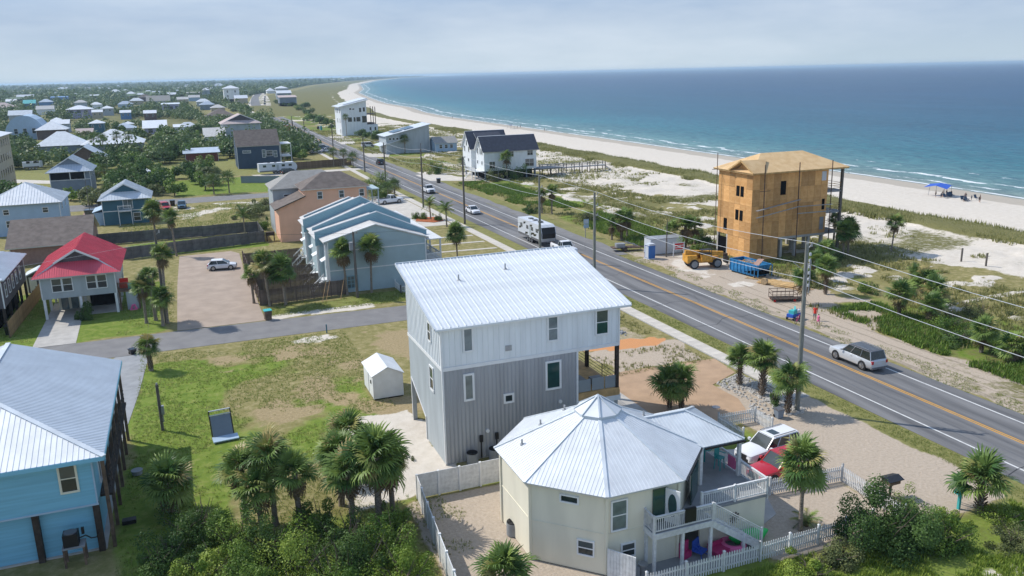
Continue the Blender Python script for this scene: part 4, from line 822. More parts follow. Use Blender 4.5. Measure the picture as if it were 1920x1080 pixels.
# ------------------------------------------------------------------ house under construction
t = thing('unfinished_house', 'four-storey plywood-sheathed house under construction on concrete piers by the beach', 'building', (74.7, 97.8, 0))
fr = MB().box(.06, 13.3, .06, 8.1, 3.15, 12.7).box(.06, 5.0, .06, 5.4, 0, 3.15); build(fr, 'frame_wall', 'stud', t)
sh1 = MB().box(.015, 1.198, -.02, .05, .01, 2.39).mesh('plywood_sheet', ['ply']); sh2 = MB().box(-.02, .05, .015, 1.345, .01, 2.385).mesh('plywood_sheet', ['ply'])
for j in range(4):
    z = 3.1 + j * 2.4
    for i in range(11): link('plywood_sheet', sh1, t, (i * 1.213 , 0, z))
    for i in range(6): link('plywood_sheet', sh2, t, (0, i * 1.36, z))
for i in range(4): link('plywood_sheet', sh1, t, (i * 1.213, 0, .68)); 
for i in range(4): link('plywood_sheet', sh2, t, (0, i * 1.36, .68))
build(MB().box(-.03, 4.9, -.03, .04, 0, .69).box(-.03, .04, -.0, 5.4, 0, .69), 'kick_board', 'ply', t)
build(MB().box(5, 13.35, -.02, 8.2, 2.75, 3.12), 'ring_beam', 'concrete', t)
for px in (5.6, 8.2, 10.6, 13.0):
    for py in (.3, 4.0, 7.8): build(MB().box(px - .2, px + .2, py - .2, py + .2, 0, 2.76), 'pier', 'concrete', t)
for px, py in ((-.0, 7.95), (-.0, 5.6)): build(MB().box(px - .02, px + .35, py - .18, py + .18, 0, 3.1), 'pier', 'concrete', t)
def hole(face, a, z, w, h, pos, m='void'):  # void panels paint the unlit inside; the wall is not cut
    f = MB()
    if face == 'y': f.box(a - w / 2, a + w / 2, pos - .045, pos - .02, z, z + h)
    else: f.box(pos - .045, pos - .02, a - w / 2, a + w / 2, z, z + h)
    build(f, 'window_opening', m, t)
hole('y', 5.3, 9.3, .95, 2.0, 0); hole('y', 12.55, 10.9, .8, 1.35, 0, 'loow'); hole('y', 12.7, 6.6, .5, 1.6, 0); hole('y', 12.6, 3.6, .7, 1.9, 0, 'conc_grey')
for z in (5.6, 9.1): hole('x', 2.35, z, .75, 1.5, 0); hole('x', 3.35, z, .75, 1.5, 0)
hole('x', 6.1, 3.7, .85, 1.75, 0); hole('x', 6.7, .1, 2.1, 2.5, .02)
# roof
e0x, e1x, e0y, e1y, ze_, zr_ = -.6, 16.6, -.7, 8.9, 12.75, 15.0
rp_ = roof_polys('hip', e0x, e1x, e0y, e1y, ze_, zr_)
for p in rp_: build(MB().slab(p, .16, 0, 1), 'roof', ['ply_roof', 'new_wood'], t)
so_ = MB().box(e0x + .1, e1x - .1, e0y + .1, e1y - .1, 12.5, 12.62); build(so_, 'soffit', 'new_wood', t)
G0 = MB(); gz = 14.35; G0.slab([(-.75, -.9, 12.8), (-.75, 2.0, gz), (3.6, 2.0, gz), (1.2, -.9, 12.8)], .12); G0.slab([(-.75, 4.9, 12.8), (-.75, 2.0, gz), (3.6, 2.0, gz), (1.2, 4.9, 12.8)], .12)
build(G0, 'gable_roof', 'ply_roof', t); build(MB().add([(-.03, -.3, 12.6), (-.03, 4.3, 12.6), (-.03, 2.0, gz - .15)], [(0, 2, 1)]).add([(-.6, -.9, 12.72), (-.6, 4.9, 12.72), (0, 4.9, 12.72), (0, -.9, 12.72)], [(0, 1, 2, 3)]), 'gable', 'ply', t)
build(MB().bar((-.78, -.95, 12.78), (-.78, 2.0, gz), .05, .22).bar((-.78, 4.95, 12.78), (-.78, 2.0, gz), .05, .22), 'barge_board', 'new_wood', t)
for px, py in ((16.2, .3), (16.2, 7.8)): build(MB().box(px - .17, px + .17, py - .17, py + .17, 0, 12.6), 'column', 'pole_wood', t)
build(MB().box(13.4, 16.4, .2, 8.0, 9.0, 9.25).box(13.4, 16.4, .2, 8.0, 5.9, 6.15).box(13.4, 16.4, .2, 8.0, 2.8, 3.1), 'balcony_floor', 'conc_grey', t)
br_ = MB()
for zf_ in (3.1, 6.15, 9.25):
    for dz_ in (.35, .7, 1.05): br_.bar((13.4, .25, zf_ + dz_), (16.3, .25, zf_ + dz_), .05); br_.bar((16.3, .25, zf_ + dz_), (16.3, 7.9, zf_ + dz_), .05)
build(br_, 'guard_rail', 'new_wood', t)
# scaffolding: poles lashed to the wall with catwalks
sc = thing('scaffolding', 'rusty pole scaffolding standing along the front of the unfinished plywood house', 'scaffolding', (74.7, 97.8, 0))
for px in (1.4, 7.4, 13.3): build(MB().bar((px, -1.0, 0), (px, -.75, 13.9), .1), 'pole', 'rust', sc)
for px in (-.55,): build(MB().bar((px, 7.9, 0), (px, 7.9, 15.0), .08), 'pole', 'rust', sc)
for a, b_ in (((.0, -1.15, 7.5), (7.6, -1.05, 8.6)), ((7.4, -1.0, 7.55), (13.6, -.9, 7.45))): build(MB().bar(a, b_, .5, .05), 'catwalk', 'steel', sc); build(MB().bar((a[0], a[1], a[2] + .0 - 1.0), (b_[0], b_[1], b_[2] - 1.0), .1, .12), 'ledger', 'steel', sc)
for px, z in ((1.4, 10.2), (1.4, 7.6), (-.55, 12.6)): build(MB().bar((px - .9, -1.0 if px > 0 else 7.9, z), (px + .9, -1.0 if px > 0 else 7.9, z), .07), 'crossbar', 'rust', sc)

# ------------------------------------------------------------------ sage blue town houses
t = thing('town_houses', 'row of stepped blue-grey town houses with staggered aqua gables and pale roofs', 'building', (15.6, 106, 0))
units = [(0, 4.0, .3, 13.2, 6.9, 6.4, 6.6, 8.6), (4.0, 9.8, -.2, 14.1, 7.6, 6.6, 7.7, 9.6), (9.8, 15.6, .3, 13.4, 7.2, 7.3, 8.2, 10.05), (15.6, 21.4, -.1, 13.0, 7.5, 7.0, 7.9, 10.2), (21.4, 26.5, .8, 12.4, 7.1, 6.6, 7.3, 9.4)]
for k, (ya, yb, xl, xr, zl, zrr, xp, zp) in enumerate(units):
    full = (zl, zrr, zp)
    if k: zl, zrr, zp = zl - .85, zrr - .85, zp - .85
    q = MB(); q.add([(xl, ya, 0), (xr, ya, 0), (xr, ya, zrr), (xp, ya, zp), (xl, ya, zl), (xl, yb, 0), (xr, yb, 0), (xr, yb, zrr), (xp, yb, zp), (xl, yb, zl)],
                    [(0, 1, 2, 3, 4), (9, 8, 7, 6, 5), (0, 4, 9, 5), (1, 6, 7, 2), (2, 7, 8, 3), (3, 8, 9, 4)]); build(q, 'wall', 'w_town', t)
    FL, FR_, FP = full
    if k: # aqua clapboard parapet gable rising above the roofs
        q = MB(); lo = [(xl - .45, FL - 1.9), (xp, FP - 2.1), (xr + .35, FR_ - 1.9), (xr + .35, FR_ - .05), (xp, FP), (xl - .45, FL - .05)]
        q.add([(a_, ya - .16, b_) for a_, b_ in lo] + [(a_, ya + .02, b_) for a_, b_ in lo], [(0, 1, 4, 5), (1, 2, 3, 4), (11, 10, 7, 6), (10, 9, 8, 7), (5, 4, 10, 11), (4, 3, 9, 10), (0, 5, 11, 6), (3, 2, 8, 9)]); build(q, 'clapboard_gable', 'w_town2', t)
        for j in range(7):
            dz_ = .22 * (j + 1); build(MB().bar((xl - .44, ya - .165, FL - dz_), (xp, ya - .165, FP - dz_), .02, .02).bar((xr + .34, ya - .165, FR_ - dz_), (xp, ya - .165, FP - dz_), .02, .02), 'clapboard', 'w_town', t)
    for a_, b_ in (((xl - .5, ya - .1, FL - .02), (xp, ya - .1, FP + .06)), ((xr + .4, ya - .1, FR_ - .02), (xp, ya - .1, FP + .06))): build(MB().bar(a_, b_, .22, .12), 'barge_board', 'white', t)
    yb2 = yb
    r1 = [(xl - .5, ya - .05, zl - .12), (xl - .5, yb2, zl - .12), (xp, yb2, zp + .04), (xp, ya - .05, zp + .04)]; r2_ = [(xr + .5, ya - .05, zrr - .12), (xr + .5, yb2, zrr - .12), (xp, yb2, zp + .04), (xp, ya - .05, zp + .04)]
    build(MB().slab(r1, .12), 'roof', 'shingle_wt', t); build(MB().slab(r2_, .12), 'roof', 'shingle_wt', t)
    build(MB().box(xl - .28, xl - .02, ya + .4, ya + .6, 0, zl - .4), 'post', 'white', t)
    # back stairs
    s2 = MB()
    for i in range(9): s2.box(xl - 2.3 + i * .2, xl - 2.1 + i * .2, ya + 1, ya + 2.1, .1 + i * .18, .16 + i * .18)
    s2.box(xl - .9, xl, ya + .8, ya + 2.6, 1.65, 1.75); build(s2, 'back_stair', 'white_wood', t)
    railing(t, (xl - 2.3, ya + 1, .1), (xl - .6, ya + 1, 1.6), .9, .3)
    build(MB().slab([(xl - .8, ya + .8, 4.2), (xl - .8, ya + 2.4, 4.2), (xl, ya + 2.4, 4.6), (xl, ya + .8, 4.6)], .08), 'canopy', 'white', t)
    window(t, '-x', ya + 1.8, 5.3, .9, 1.1, xl, 'glass'); window(t, '-x', ya + 1.8, 2.7, .9, 1.7, xl, 'glass_l')
st_ = MB()
for z in (3.05, 5.55): st_.box(.3, 13.2, -.05, -.01, z - .07, z + .07)
st_.box(13.1, 13.25, -.06, .05, 0, 6.3); st_.box(.25, .4, -.06, .05, 0, 6.8); build(st_, 'band_trim', 'white', t)
st_ = MB()
for j in range(30): st_.box(.32, 13.15, -.02, -.004, .2 + j * .21, .23 + j * .21)
build(st_, 'clapboard_strips', 'w_town', t)  # thin raised strips in the wall's own colour
window(t, '-y', 3.2, .6, 1.3, 1.5, -.02, 'glass_l', frame='w_town2', mull=2, vm=2)
build(MB().box(13.2, 15.4, .2, 26, 2.9, 3.05).box(13.2, 15.6, .1, 26, 5.9, 6.02), 'balcony_floor', 'white_wood', t)
for i in range(6): build(MB().box(15.2, 15.4, .2 + i * 5.1, .4 + i * 5.1, 0, 5.9), 'post', 'white_wood', t)
railing(t, (13.2, .25, 3.05), (15.3, .25, 3.05)); railing(t, (15.3, .25, 3.05), (15.3, 26, 3.05), 1, .25)
window(t, '+x', 1.8, 3.2, 2.2, 2.0, 13.2, 'glass', mull=0, vm=1)

# ------------------------------------------------------------------ orange house, grey neighbour, red roof house and others
t = thing('orange_house', 'orange stucco house with a brown shingle hip roof and a lower lean-to at its back', 'house', (14.1, 145.2, 0))
build(MB().box(4.5, 15.2, 0, 7.5, 0, 8.75).add([(0, 0, 0), (4.5, 0, 0), (4.5, 0, 7.6), (0, 0, 5.9), (0, 7, 0), (4.5, 7, 0), (4.5, 7, 7.6), (0, 7, 5.9)], [(0, 1, 2, 3), (0, 3, 7, 4), (4, 7, 6, 5), (3, 2, 6, 7)]), 'wall', 'w_orange', t)
roof(t, roof_polys('hip', 3.9, 15.8, -.5, 8.1, 8.72, 11.1), 'shingle_br', trim='white'); build(MB().slab([(-.7, -.5, 5.7), (-.7, 7.4, 5.7), (4.6, 7.4, 7.75), (4.6, -.5, 7.75)], .16, 0, 1), 'roof', ['shingle_br', 'black'], t)
for a, z in ((7.1, 7.0), (10.8, 7.0), (14.3, 7.0), (5.2, 4.0)): window(t, '-y', a, z, .75, 1.15 if z > 5 else .7, 0, 'glass', mull=1)
build(MB().box(15.2, 17.4, .3, 6, 3.0, 3.15).box(15.2, 17.5, .2, 6, 7.9, 8.05).box(17.2, 17.4, .3, .5, 0, 8).box(17.2, 17.4, 5.7, 5.9, 0, 8).box(15.4, 15.5, .3, .4, 3, 8), 'balcony_frame', 'w_town', t); railing(t, (15.2, .35, 3.15), (17.3, .35, 3.15)); railing(t, (15.2, .35, 5.6), (17.3, .35, 5.6))
house('grey_house', 'pale grey stucco house with a light shingle hip roof just behind the orange house', 14.2, 27.6, 153.5, 161.5, 8.3, 10.6, 'hip', 'w_greyl', 'shingle_gr', .5, wins=[('-y', 16.9, 6.4, 1.6, .6)])
t = house('red_roof_house', 'pale grey house raised on posts with a bright red metal roof', -17.2, -9.2, 109.0, 122.2, 5.45, 7.75, 'dutch', 'w_greyl', 'roof_red', .75, z0=2.45, seam='roof_red', sp=.25, frac=.48, postn=(3, 4), wins=[('-y', -15.5, 3.3, .95, 1.5, 'glass', 1), ('-y', -14.35, 3.3, .95, 1.5, 'glass', 1), ('-y', -11.8, 3.3, .95, 1.5, 'glass', 1), ('-y', -10.65, 3.3, .95, 1.5, 'glass', 1)])
build(MB().box(-3.0, .5, -2.2, 6, 0, 2.44), 'lower_wall', 'w_cream', t); build(MB().box(.52, 3.4, -2.0, 6, 0, 2.3), 'garage_void', 'void', t)  # garage_void: solid near-black block painting the dark garage inside
for a in (-2.3, -1.2): build(MB().box(a - .4, a + .4, -2.26, -2.21, .05, 2.0), 'door', 'glass_l', t)
build(MB().box(4.0, 6.4, -6.0, -1.6, 2.3, 2.45), 'deck_floor', 'brown_wood', t); railing(t, (4.1, -5.95, 2.45), (6.35, -5.95, 2.45), 1, .12, 'brown_wood'); railing(t, (6.35, -5.95, 2.45), (6.35, -1.7, 2.45), 1, .12, 'brown_wood')
build(MB().box(4.9, 6.2, -5.9, -5.8, 0, 2.28), 'store_panel', 'w_greyl', t)
for px in (4.2, 6.3): build(MB().box(px - .09, px + .09, -6.0, -5.8, 0, 2.3), 'post', 'brown_wood', t)
junk(MB().box(-.45, .45, -.2, .2, 0, .1).tube([(-.3, 0, .1), (-.1, 0, .6), (.1, 0, .65), (.3, 0, .1)], .12, 8), 'flamingo_float', 'pink', 'small pink toy by the white panel under the red roofed house deck', 'toy', (-7.6, 109.4, 0))
junk(MB().box(-.5, .5, -.4, .4, 0, .7).box(-.5, .5, .3, .4, .7, 1.1), 'lounge_chair', 'redcloth', 'red cushioned chair on the brown deck of the red roofed house', 'chair', (-8.5, 111.5, 2.45))
junk(MB().box(-.6, .6, -.3, .3, 0, .65), 'cool_box', 'aqua', 'teal cool box on the brown deck of the red roofed house', 'cool box', (-7.4, 110.3, 2.45))
house('charcoal_house', 'charcoal house at the left edge behind the tan board fence with white framed windows', -32, -20.6, 106, 121, 6.0, 8.4, 'hip', 'w_char', 'roof_b', .5, z0=2.6, posts='dark_wood', postn=(4, 5), seam='roof_seam', sp=.5, wins=[('+x', y_, 3.6, .85, 1.5) for y_ in (108, 110.3, 112.6, 115, 117.6)], base='void')
house('small_shed', 'small dark shed with a white door and metal roof behind the tan fence', -21.2, -18.6, 125, 128, 2.3, 2.9, 'gable_y', 'w_char', 'roof_w', .35, wins=[('-y', -20.5, .1, .7, 1.9, 'white', 0)], cat='shed')
house('brown_roof_house', 'low pink brick house with a long grey-brown shingle roof behind the red roof', -26.2, -15.2, 145.2, 160, 3.0, 6.0, 'gable_x', 'w_pink', 'shingle_br', .7, wins=[('-y', -17.5, 1.0, 1.2, 1.0)])
house('white_hip_house', 'pale blue two-storey house with a broad white hip roof at the left', -34.5, -22.4, 175.5, 189, 5.9, 8.9, 'hip', 'w_pale', 'roof_w2', .6, seam='roof_w', sp=.5, wins=[('-y', -31.2, 4.0, .85, .85), ('-y', -24.8, 4.0, .85, .85), ('-y', -31, 1.6, .85, 1.2), ('+x', 179, 4.0, .8, 1.2), ('+x', 184, 4.0, .8, 1.2)])
t = house('teal_gable_house', 'teal two-storey house with a white gabled roof and a white centre balcony', -15.6, -7.2, 179.6, 189, 5.2, 7.6, 'dutch', 'w_teal', 'roof_w', .7, seam='roof_w2', sp=.5, frac=.45, wins=[('-y', -11.0, 3.1, 1.6, 1.9, 'glass_l', 0, 1), ('-y', -9.6, .6, 1.2, 1.5, 'glass', 1)])
build(MB().box(-1.4, 1.0, -6.3, -4.7, 2.65, 2.8).box(-1.4, -1.28, -6.25, -6.13, 0, 2.65).box(.88, 1.0, -6.25, -6.13, 0, 2.65).box(-4.2, 4.2, -4.78, -4.7, 2.6, 2.75), 'balcony', 'white', t); railing(t, (-1.35, -6.2, 2.8), (.95, -6.2, 2.8), 1, .25)
build(MB().slab([(-6.2, -4.2, 2.6), (-6.2, 3, 2.6), (-4.2, 3, 3.2), (-4.2, -4.2, 3.2)], .1).box(-6.0, -4.2, -4.0, 3, 0, 2.5), 'side_porch', 'w_pale', t)
t = house('screened_porch_house', 'blue-grey house with a white gable roof over a long dark screened porch', -31, -22, 234, 246, 6.2, 9.0, 'dutch', 'w_bgrey', 'roof_b', .8, seam='roof_w', sp=.6, frac=.5, wins=[('+x', 238, 4.2, .9, 1.3), ('+x', 243, 4.2, .9, 1.3)])
build(MB().box(-4.3, -.1, -6.05, -6.0, 3.9, 6.0).box(.1, 3.2, -6.05, -6.0, 3.9, 6.0), 'porch_screen', 'void', t); build(MB().box(-4.5, 4.5, -6.12, -6.06, 3.75, 3.9).box(-.1, .1, -6.12, -6.06, 3.9, 6.1).box(3.2, 3.35, -6.12, -6.06, 3.9, 6.1), 'porch_frame', 'white', t)
t = thing('condominium', 'tall tan condominium block with rusty brown balconies cut by the left edge', 'building', (-61, 236, 0))
build(MB().box(0, 19.2, 0, 20, 0, 14.8), 'wall', 'w_tan', t); roof(t, roof_polys('hip', -.8, 20, -1, 21, 14.8, 17.5), 'roof_w2')
for fl in range(4):
    z = .6 + fl * 3.6
    build(MB().box(.5, 18.4, -.08, -.02, z, z + 2.8), 'balcony_recess', 'w_brown', t); build(MB().box(.2, 18.8, -1.4, 0, z - .25, z), 'balcony_floor', 'w_tan', t)
    for px in (6, 12.2, 18.6): build(MB().box(px - .2, px + .2, -1.3, -1.0, z, z + 3.3), 'column', 'w_tan', t)
    rl = MB()
    for dz_ in (.4, .75, 1.05): rl.bar((.2, -1.35, z + dz_), (18.8, -1.35, z + dz_), .07)
    build(rl, 'railing', 'rust', t)
    for yy in (2.0, 5, 8, 11, 14, 17): window(t, '+x', yy, z + .7, 1.0, 1.7, 19.2, 'glass', frame='w_tan', mull=0)
house('carport_shelter', 'open white gable roof shelter over a brown shed between the screened house and the trees', -35, -24.5, 309, 322, 3.2, 6.8, 'gable_y', 'w_brown', 'roof_b', 1.2, wins=[])
house('long_white_house', 'long low house with a wide white hip roof behind palm trees', -53, -36, 378, 392, 3.6, 8.2, 'hip', 'w_bgrey', 'roof_w2', .9)
house('long_white_house', 'low blue-grey house with a big white hip roof, right-hand neighbour of the one behind palms', -36, -14.5, 372, 392, 3.6, 8.4, 'hip', 'w_bgrey', 'roof_w2', .9, wins=[('-y', -24, 1.2, 3, 1.5), ('-y', -19, 1.2, 3, 1.5)])
t = thing('barrel_roof_house', 'light blue barrel-roofed building standing right of the tan condominium', 'building', (-72, 486, 0))
pf = [(9.5 * cos(a), 9.5 * sin(a) * 1.25) for a in [pi * j / 10 for j in range(11)]]
q = MB(); q.add([(x_ , 0, z_) for x_, z_ in pf] + [(x_, 22, z_) for x_, z_ in pf], [tuple(range(11))[::-1], tuple(range(11, 22))] + [(i, i + 1, 12 + i, 11 + i) for i in range(10)]); build(q, 'roof', 'w_pale', t)
for px in (-4, 0, 4): window(t, '-y', px, 3, 1.6, 2.4, 0, 'glass', mull=1)
house('white_top_house', 'white-roofed brown house half sunk in trees right of the blue barrel roof', -66, -53, 478, 490, 5.0, 8.5, 'hip', 'w_brown', 'roof_w2', .8)
house('navy_house', 'navy blue house with a steep dark brown roof and pale window frames', 15.9, 28.8, 275, 287, 6.9, 11.4, 'gable_x', 'w_navy', 'shingle_br', .3, wins=[('-y', 18.8, 4.8, 2.3, .7, 'glass_l'), ('-y', 23.9, 3.2, .9, 2.3, 'glass_l'), ('-y', 27.4, 3.2, .9, 1.9, 'glass_l'), ('-y', 25.6, 3.6, 1.8, 1.6, 'glass')])
t = thing('side_porch', 'white framed open porch and stair beside the navy house', 'porch', (29.1, 276, 0))
for px in (0, 3.2): build(MB().box(px, px + .2, 0, .2, 0, 7.0), 'post', 'white', t)
build(MB().box(0, 3.4, 0, 8, 3.0, 3.2).box(0, 3.4, 0, 8, 6.9, 7.1), 'porch_floor', 'white', t); railing(t, (0, .1, 3.2), (3.3, .1, 3.2), 1, .3)
house('white_gable_house', 'large white house with a gabled roof behind the navy house', 17.5, 33, 385, 402, 8.8, 12.2, 'dutch', 'w_greyl', 'shingle_pk', .9, frac=.35)
house('garage_annex', 'white garage with a pale grey roof left of the large white gabled house', 9.5, 17.5, 372, 386, 4.5, 7.5, 'gable_x', 'w_white', 'shingle_wt', .6)
house('red_brick_house', 'low red brick building with a flat grey roof among the trees', 1, 11.5, 308, 316, 3.0, 3.9, 'shed_y', 'w_red', 'roof_b', .8)
house('low_white_shelter', 'white open-fronted building with a sloping white roof in the trees', -17, -6.5, 484, 494, 3.4, 6.4, 'shed_y', 'w_purple', 'roof_w2', .9, wins=[('-y', -14, .8, 2.2, 2), ('-y', -10, .8, 2.2, 2)])
house('porch_house', 'lilac house with a white roof and long dark porch openings', -80, -62, 740, 756, 7.2, 9.8, 'hip', 'w_purple', 'roof_w2', .9, wins=[('-y', -76, 4.3, 3, 2), ('-y', -71, 4.3, 3, 2), ('-y', -66, 4.3, 3, 2)])
house('balcony_house', 'lilac two-storey house with white balconies', -11, 2, 760, 774, 8.2, 8.9, 'shed_y', 'w_purple', 'roof_w', .8, wins=[('-y', -8.5, 4.6, 2.5, 2), ('-y', -4, 4.6, 2.5, 2), ('-y', 0, 4.6, 2.2, 2)])
house('tower_house', 'tall square white house with a small hip roof standing on a dark base', 53, 70, 1050, 1066, 17, 20, 'hip', 'w_white', 'roof_w2', 1.2, z0=4.5, base='void', posts='dark_wood', wins=[('-y', 57, 12, 1.4, 2.4), ('-y', 65.5, 12, 1.4, 2.4), ('-y', 57, 7, 1.4, 2.2), ('-y', 65.5, 7, 1.4, 2.2)])
house('grey_hip_house', 'wide low house with a brownish grey hip roof below the tall white house', 18, 36, 606, 624, 3.6, 8.0, 'hip', 'w_brown', 'shingle_br', .9)
house('blue_shop', 'bright blue box-like building far out on the left', -152, -132, 1262, 1276, 9, 10, 'shed_y', 'w_bblue', 'w_bblue', .4)
house('teal_cottage', 'teal cottage with a turquoise roof far out on the left', -158, -146, 1083, 1095, 6, 9.5, 'gable_x', 'w_teal', 'aqua', .6)
house('pink_roof_house', 'house with a broad pale pink hip roof far out at the left edge', -172, -149, 967, 985, 5, 9.5, 'hip', 'w_teal', 'shingle_pk', .9)
house('tan_condo_row', 'long tan condominium row beneath small white roofs far up the coast road', 17, 38, 1430, 1445, 8, 8.6, 'shed_y', 'w_tan', 'shingle_wt', .4, wins=[('-y', 20 + k * 3, 4, 1.4, 2.5) for k in range(6)])
house('tan_condo_tower', 'square tan tower with a small white hip roof at the end of the tan row', 39, 50, 1400, 1412, 12, 15, 'hip', 'w_greyl', 'roof_w2', 1)
house('grey_gable_house', 'grey house with two low gables in front of the far woods', -29, -6, 1000, 1016, 6.5, 11.5, 'gable_x', 'w_greyl', 'shingle_gr', .8, wins=[('-y', -20, 3.2, 1.6, 2), ('-y', -14, 3.2, 1.6, 2)])
for i, (px, py, zt, w_, d_, wm, rm_, lb) in enumerate([
    (177, 181, 4, 14, 12, 'w_white', 'roof_w2', 'small white-roofed house at the foot of the far woods, first of a close pair'),
    (216, 172, 6, 22, 16, 'w_greyl', 'roof_w2', 'white-roofed house highest up against the woods left of centre'),
    (322, 177, 5, 13, 12, 'w_tan', 'roof_w2', 'white-roofed cottage left of the long tan row'),
    (57, 168, 5, 20, 16, 'w_white', 'roof_w2', 'tiny white-roofed house nearest the left horizon'),
    (47, 184, 5, 24, 14, 'w_brown', 'roof_w2', 'long white-roofed house over a reddish wall far left'),
    (200, 203, 6, 9, 9, 'w_greyl', 'roof_w2', 'peaked white-roofed cottage behind the lilac porch house'),
    (235, 211, 5, 7, 8, 'w_bblue', 'roof_w2', 'narrow cottage with a white peaked roof beside a blue wall'),
    (271, 182, 6, 16, 12, 'w_brown', 'shingle_br', 'dark brown roofed house below the woods'),
    (281, 212, 5, 8, 9, 'w_brown', 'roof_w2', 'brown cottage with a thin white gable roof'),
    (105, 224, 4, 5, 6, 'w_white', 'roof_w2', 'very small white shed in the trees above the brown-walled house'),
    (182, 210, 5, 7, 8, 'w_tan', 'roof_w2', 'cream cottage under a white roof below the lilac porch house'),
    (232, 240, 3.4, 11, 11, 'w_greyl', 'roof_b', 'low grey open-sided house with a pale roof behind the palms'),
    (158, 248, 4, 7, 8, 'w_pink', 'shingle_pk', 'low pinkish-roofed cottage above the long white roof'),
    (180, 231, 6, 7, 9, 'w_teal', 'roof_w2', 'blue cottage with a slanting white roof among trees'),
    (112, 232, 5, 9, 9, 'w_greyl', 'roof_w2', 'white flat-roofed annex just behind the brown-walled house'),
    (141, 177, 5, 10, 9, 'w_greyl', 'roof_w2', 'white speck of a house in the trees left of the blue shop'),
    (100, 176, 5, 12, 9, 'w_tan', 'roof_w2', 'pale low house near a clearing far left'),
    (85, 191, 6, 14, 11, 'w_bblue', 'roof_b', 'bright blue house half hidden right of the teal cottage'),
    (452, 184, 6, 14, 12, 'w_tan', 'roof_w2', 'white-roofed house just right of the tall white tower house'),
    (240, 232, 4, 5, 5, 'w_white', 'roof_w2', 'white van-sized hut behind the open-sided grey house'),
    (336, 238, 4, 5, 9, 'w_white', 'roof_w2', 'white canopy in the trees right of the lilac shelter'),
    (352, 237, 4, 9, 6, 'w_white', 'roof_w2', 'flat white roof in the trees left of the big gabled house'),
    (20, 190, 5, 12, 12, 'w_white', 'roof_w2', 'white-roofed cottage behind the pink roof at the far left'),
    (245, 176, 5, 18, 14, 'w_greyl', 'roof_w2', 'white-roofed house by the edge of the woods, right of the highest one'),
    (118, 167, 6, 30, 20, 'w_tan', 'roof_w', 'wide pale building deep in the far woods'),
    (410, 161, 7, 34, 20, 'w_tan', 'roof_w', 'pale building in a clearing at the far end of the woods')]):
    p = at(px, py, zt); house('far_cottage' if w_ < 12 else 'far_house', lb, p.x - w_ / 2, p.x + w_ / 2, p.y, p.y + d_, zt, zt + w_ * .22, 'hip' if i % 2 else 'gable_x', wm, rm_, .6, group='small houses in the woods', corner=False,
                              wins=[('-y', p.x - w_ * .25, zt - 2.4, w_ * .12, 1.5), ('-y', p.x + w_ * .25, zt - 2.4, w_ * .12, 1.5)] if p.y < 1000 else [])

rr = random.Random(21); k_ = 0; seen = [(o.location.x, o.location.y) for o in bpy.data.objects if o.type == 'EMPTY' and o.get('category') in ('house', 'building')]
while k_ < 34:
    px, py = rr.uniform(8, 470), 160 + 72 * rr.random() ** 1.3; p = at(px, py, 5); 
    if any(abs(p.x - a) < 22 + p.y * .006 and abs(p.y - b_) < 40 + p.y * .05 for a, b_ in seen) or p.x > roadx(p.y) - 30: continue
    seen.append((p.x, p.y)); w_ = rr.uniform(8, 13) + p.y * .003; k_ += 1
    house('far_cottage', 'small pale-roofed house scattered among the woods left of the coast road', p.x - w_ / 2, p.x + w_ / 2, p.y, p.y + 9, 5, 5 + w_ * .2, rr.choice(['hip', 'gable_x', 'hip']), rr.choice(['w_greyl', 'w_white', 'w_tan', 'w_teal', 'w_pale', 'w_bgrey']), rr.choice(['roof_w2', 'roof_w2', 'roof_w', 'shingle_wt', 'roof_b']), .6, group='scattered houses in the woods', corner=False)
# ------------------------------------------------------------------ houses on the beach side
t = thing('white_beach_house', 'white double-gabled beach house with a slate roof raised on piers', 'house', (73.2, 207.5, 0))
build(MB().box(0, 14.8, 0, 6.4, 2.3, 7.6).box(-.4, 10, 9.4, 16.5, 2.3, 7.8).box(1.5, 10, 6, 9.6, 2.3, 7.5), 'wall', 'w_white', t)
q = MB(); gable_end(q, 'gable_x', 0, 14.8, 0, 6.4, 7.6, 11.1); gable_end(q, 'gable_x', -.4, 10, 9.4, 16.5, 7.8, 11.9); build(q, 'gable', 'w_white', t)
roof(t, roof_polys('gable_x', -.5, 15.5, -.5, 6.9, 7.25, 11.25), 'shingle_dk', trim='white'); roof(t, roof_polys('gable_x', -.9, 10.6, 8.9, 17.0, 7.4, 12.1), 'shingle_dk', trim='white'); roof(t, [[(1.5, 6.0, 7.6), (9, 6.0, 7.6), (9, 12.5, 11.6), (1.5, 12.5, 11.6)]], 'shingle_dk')
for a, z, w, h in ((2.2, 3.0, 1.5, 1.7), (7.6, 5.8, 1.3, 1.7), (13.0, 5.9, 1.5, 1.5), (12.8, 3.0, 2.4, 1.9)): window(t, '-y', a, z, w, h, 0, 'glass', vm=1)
for y_, z in ((1.6, 6.6), (2.9, 6.6), (3.6, 8.2), (4.9, 6.6), (1.7, 4.0), (5.2, 4.0)): window(t, '-x', y_, z, .7, 1.5 if z > 6 else .8, 0, 'glass', mull=0)
for y_, z in ((11.2, 6.6), (13.0, 8.2), (14.6, 6.6), (11.6, 4.0)): window(t, '-x', y_, z, .7, 1.4 if z > 6 else .8, -.4, 'glass', mull=0)
for px in (.3, 4, 8, 12, 14.5):
    for py in (.3, 6, 11, 16): build(MB().box(px - .15, px + .15, py - .15, py + .15, 0, 2.3), 'pier', 'w_bgrey', t)
build(MB().box(1.4, 13.8, 1, 15, 0, 2.28), 'lower_wall', 'void', t)  # black box between the piers, painting the shade under the house
for py in (.4, 3.2, 8.2): build(MB().box(-2.5, -2.3, py, py + .18, 0, 2.3), 'post', 'white', t)
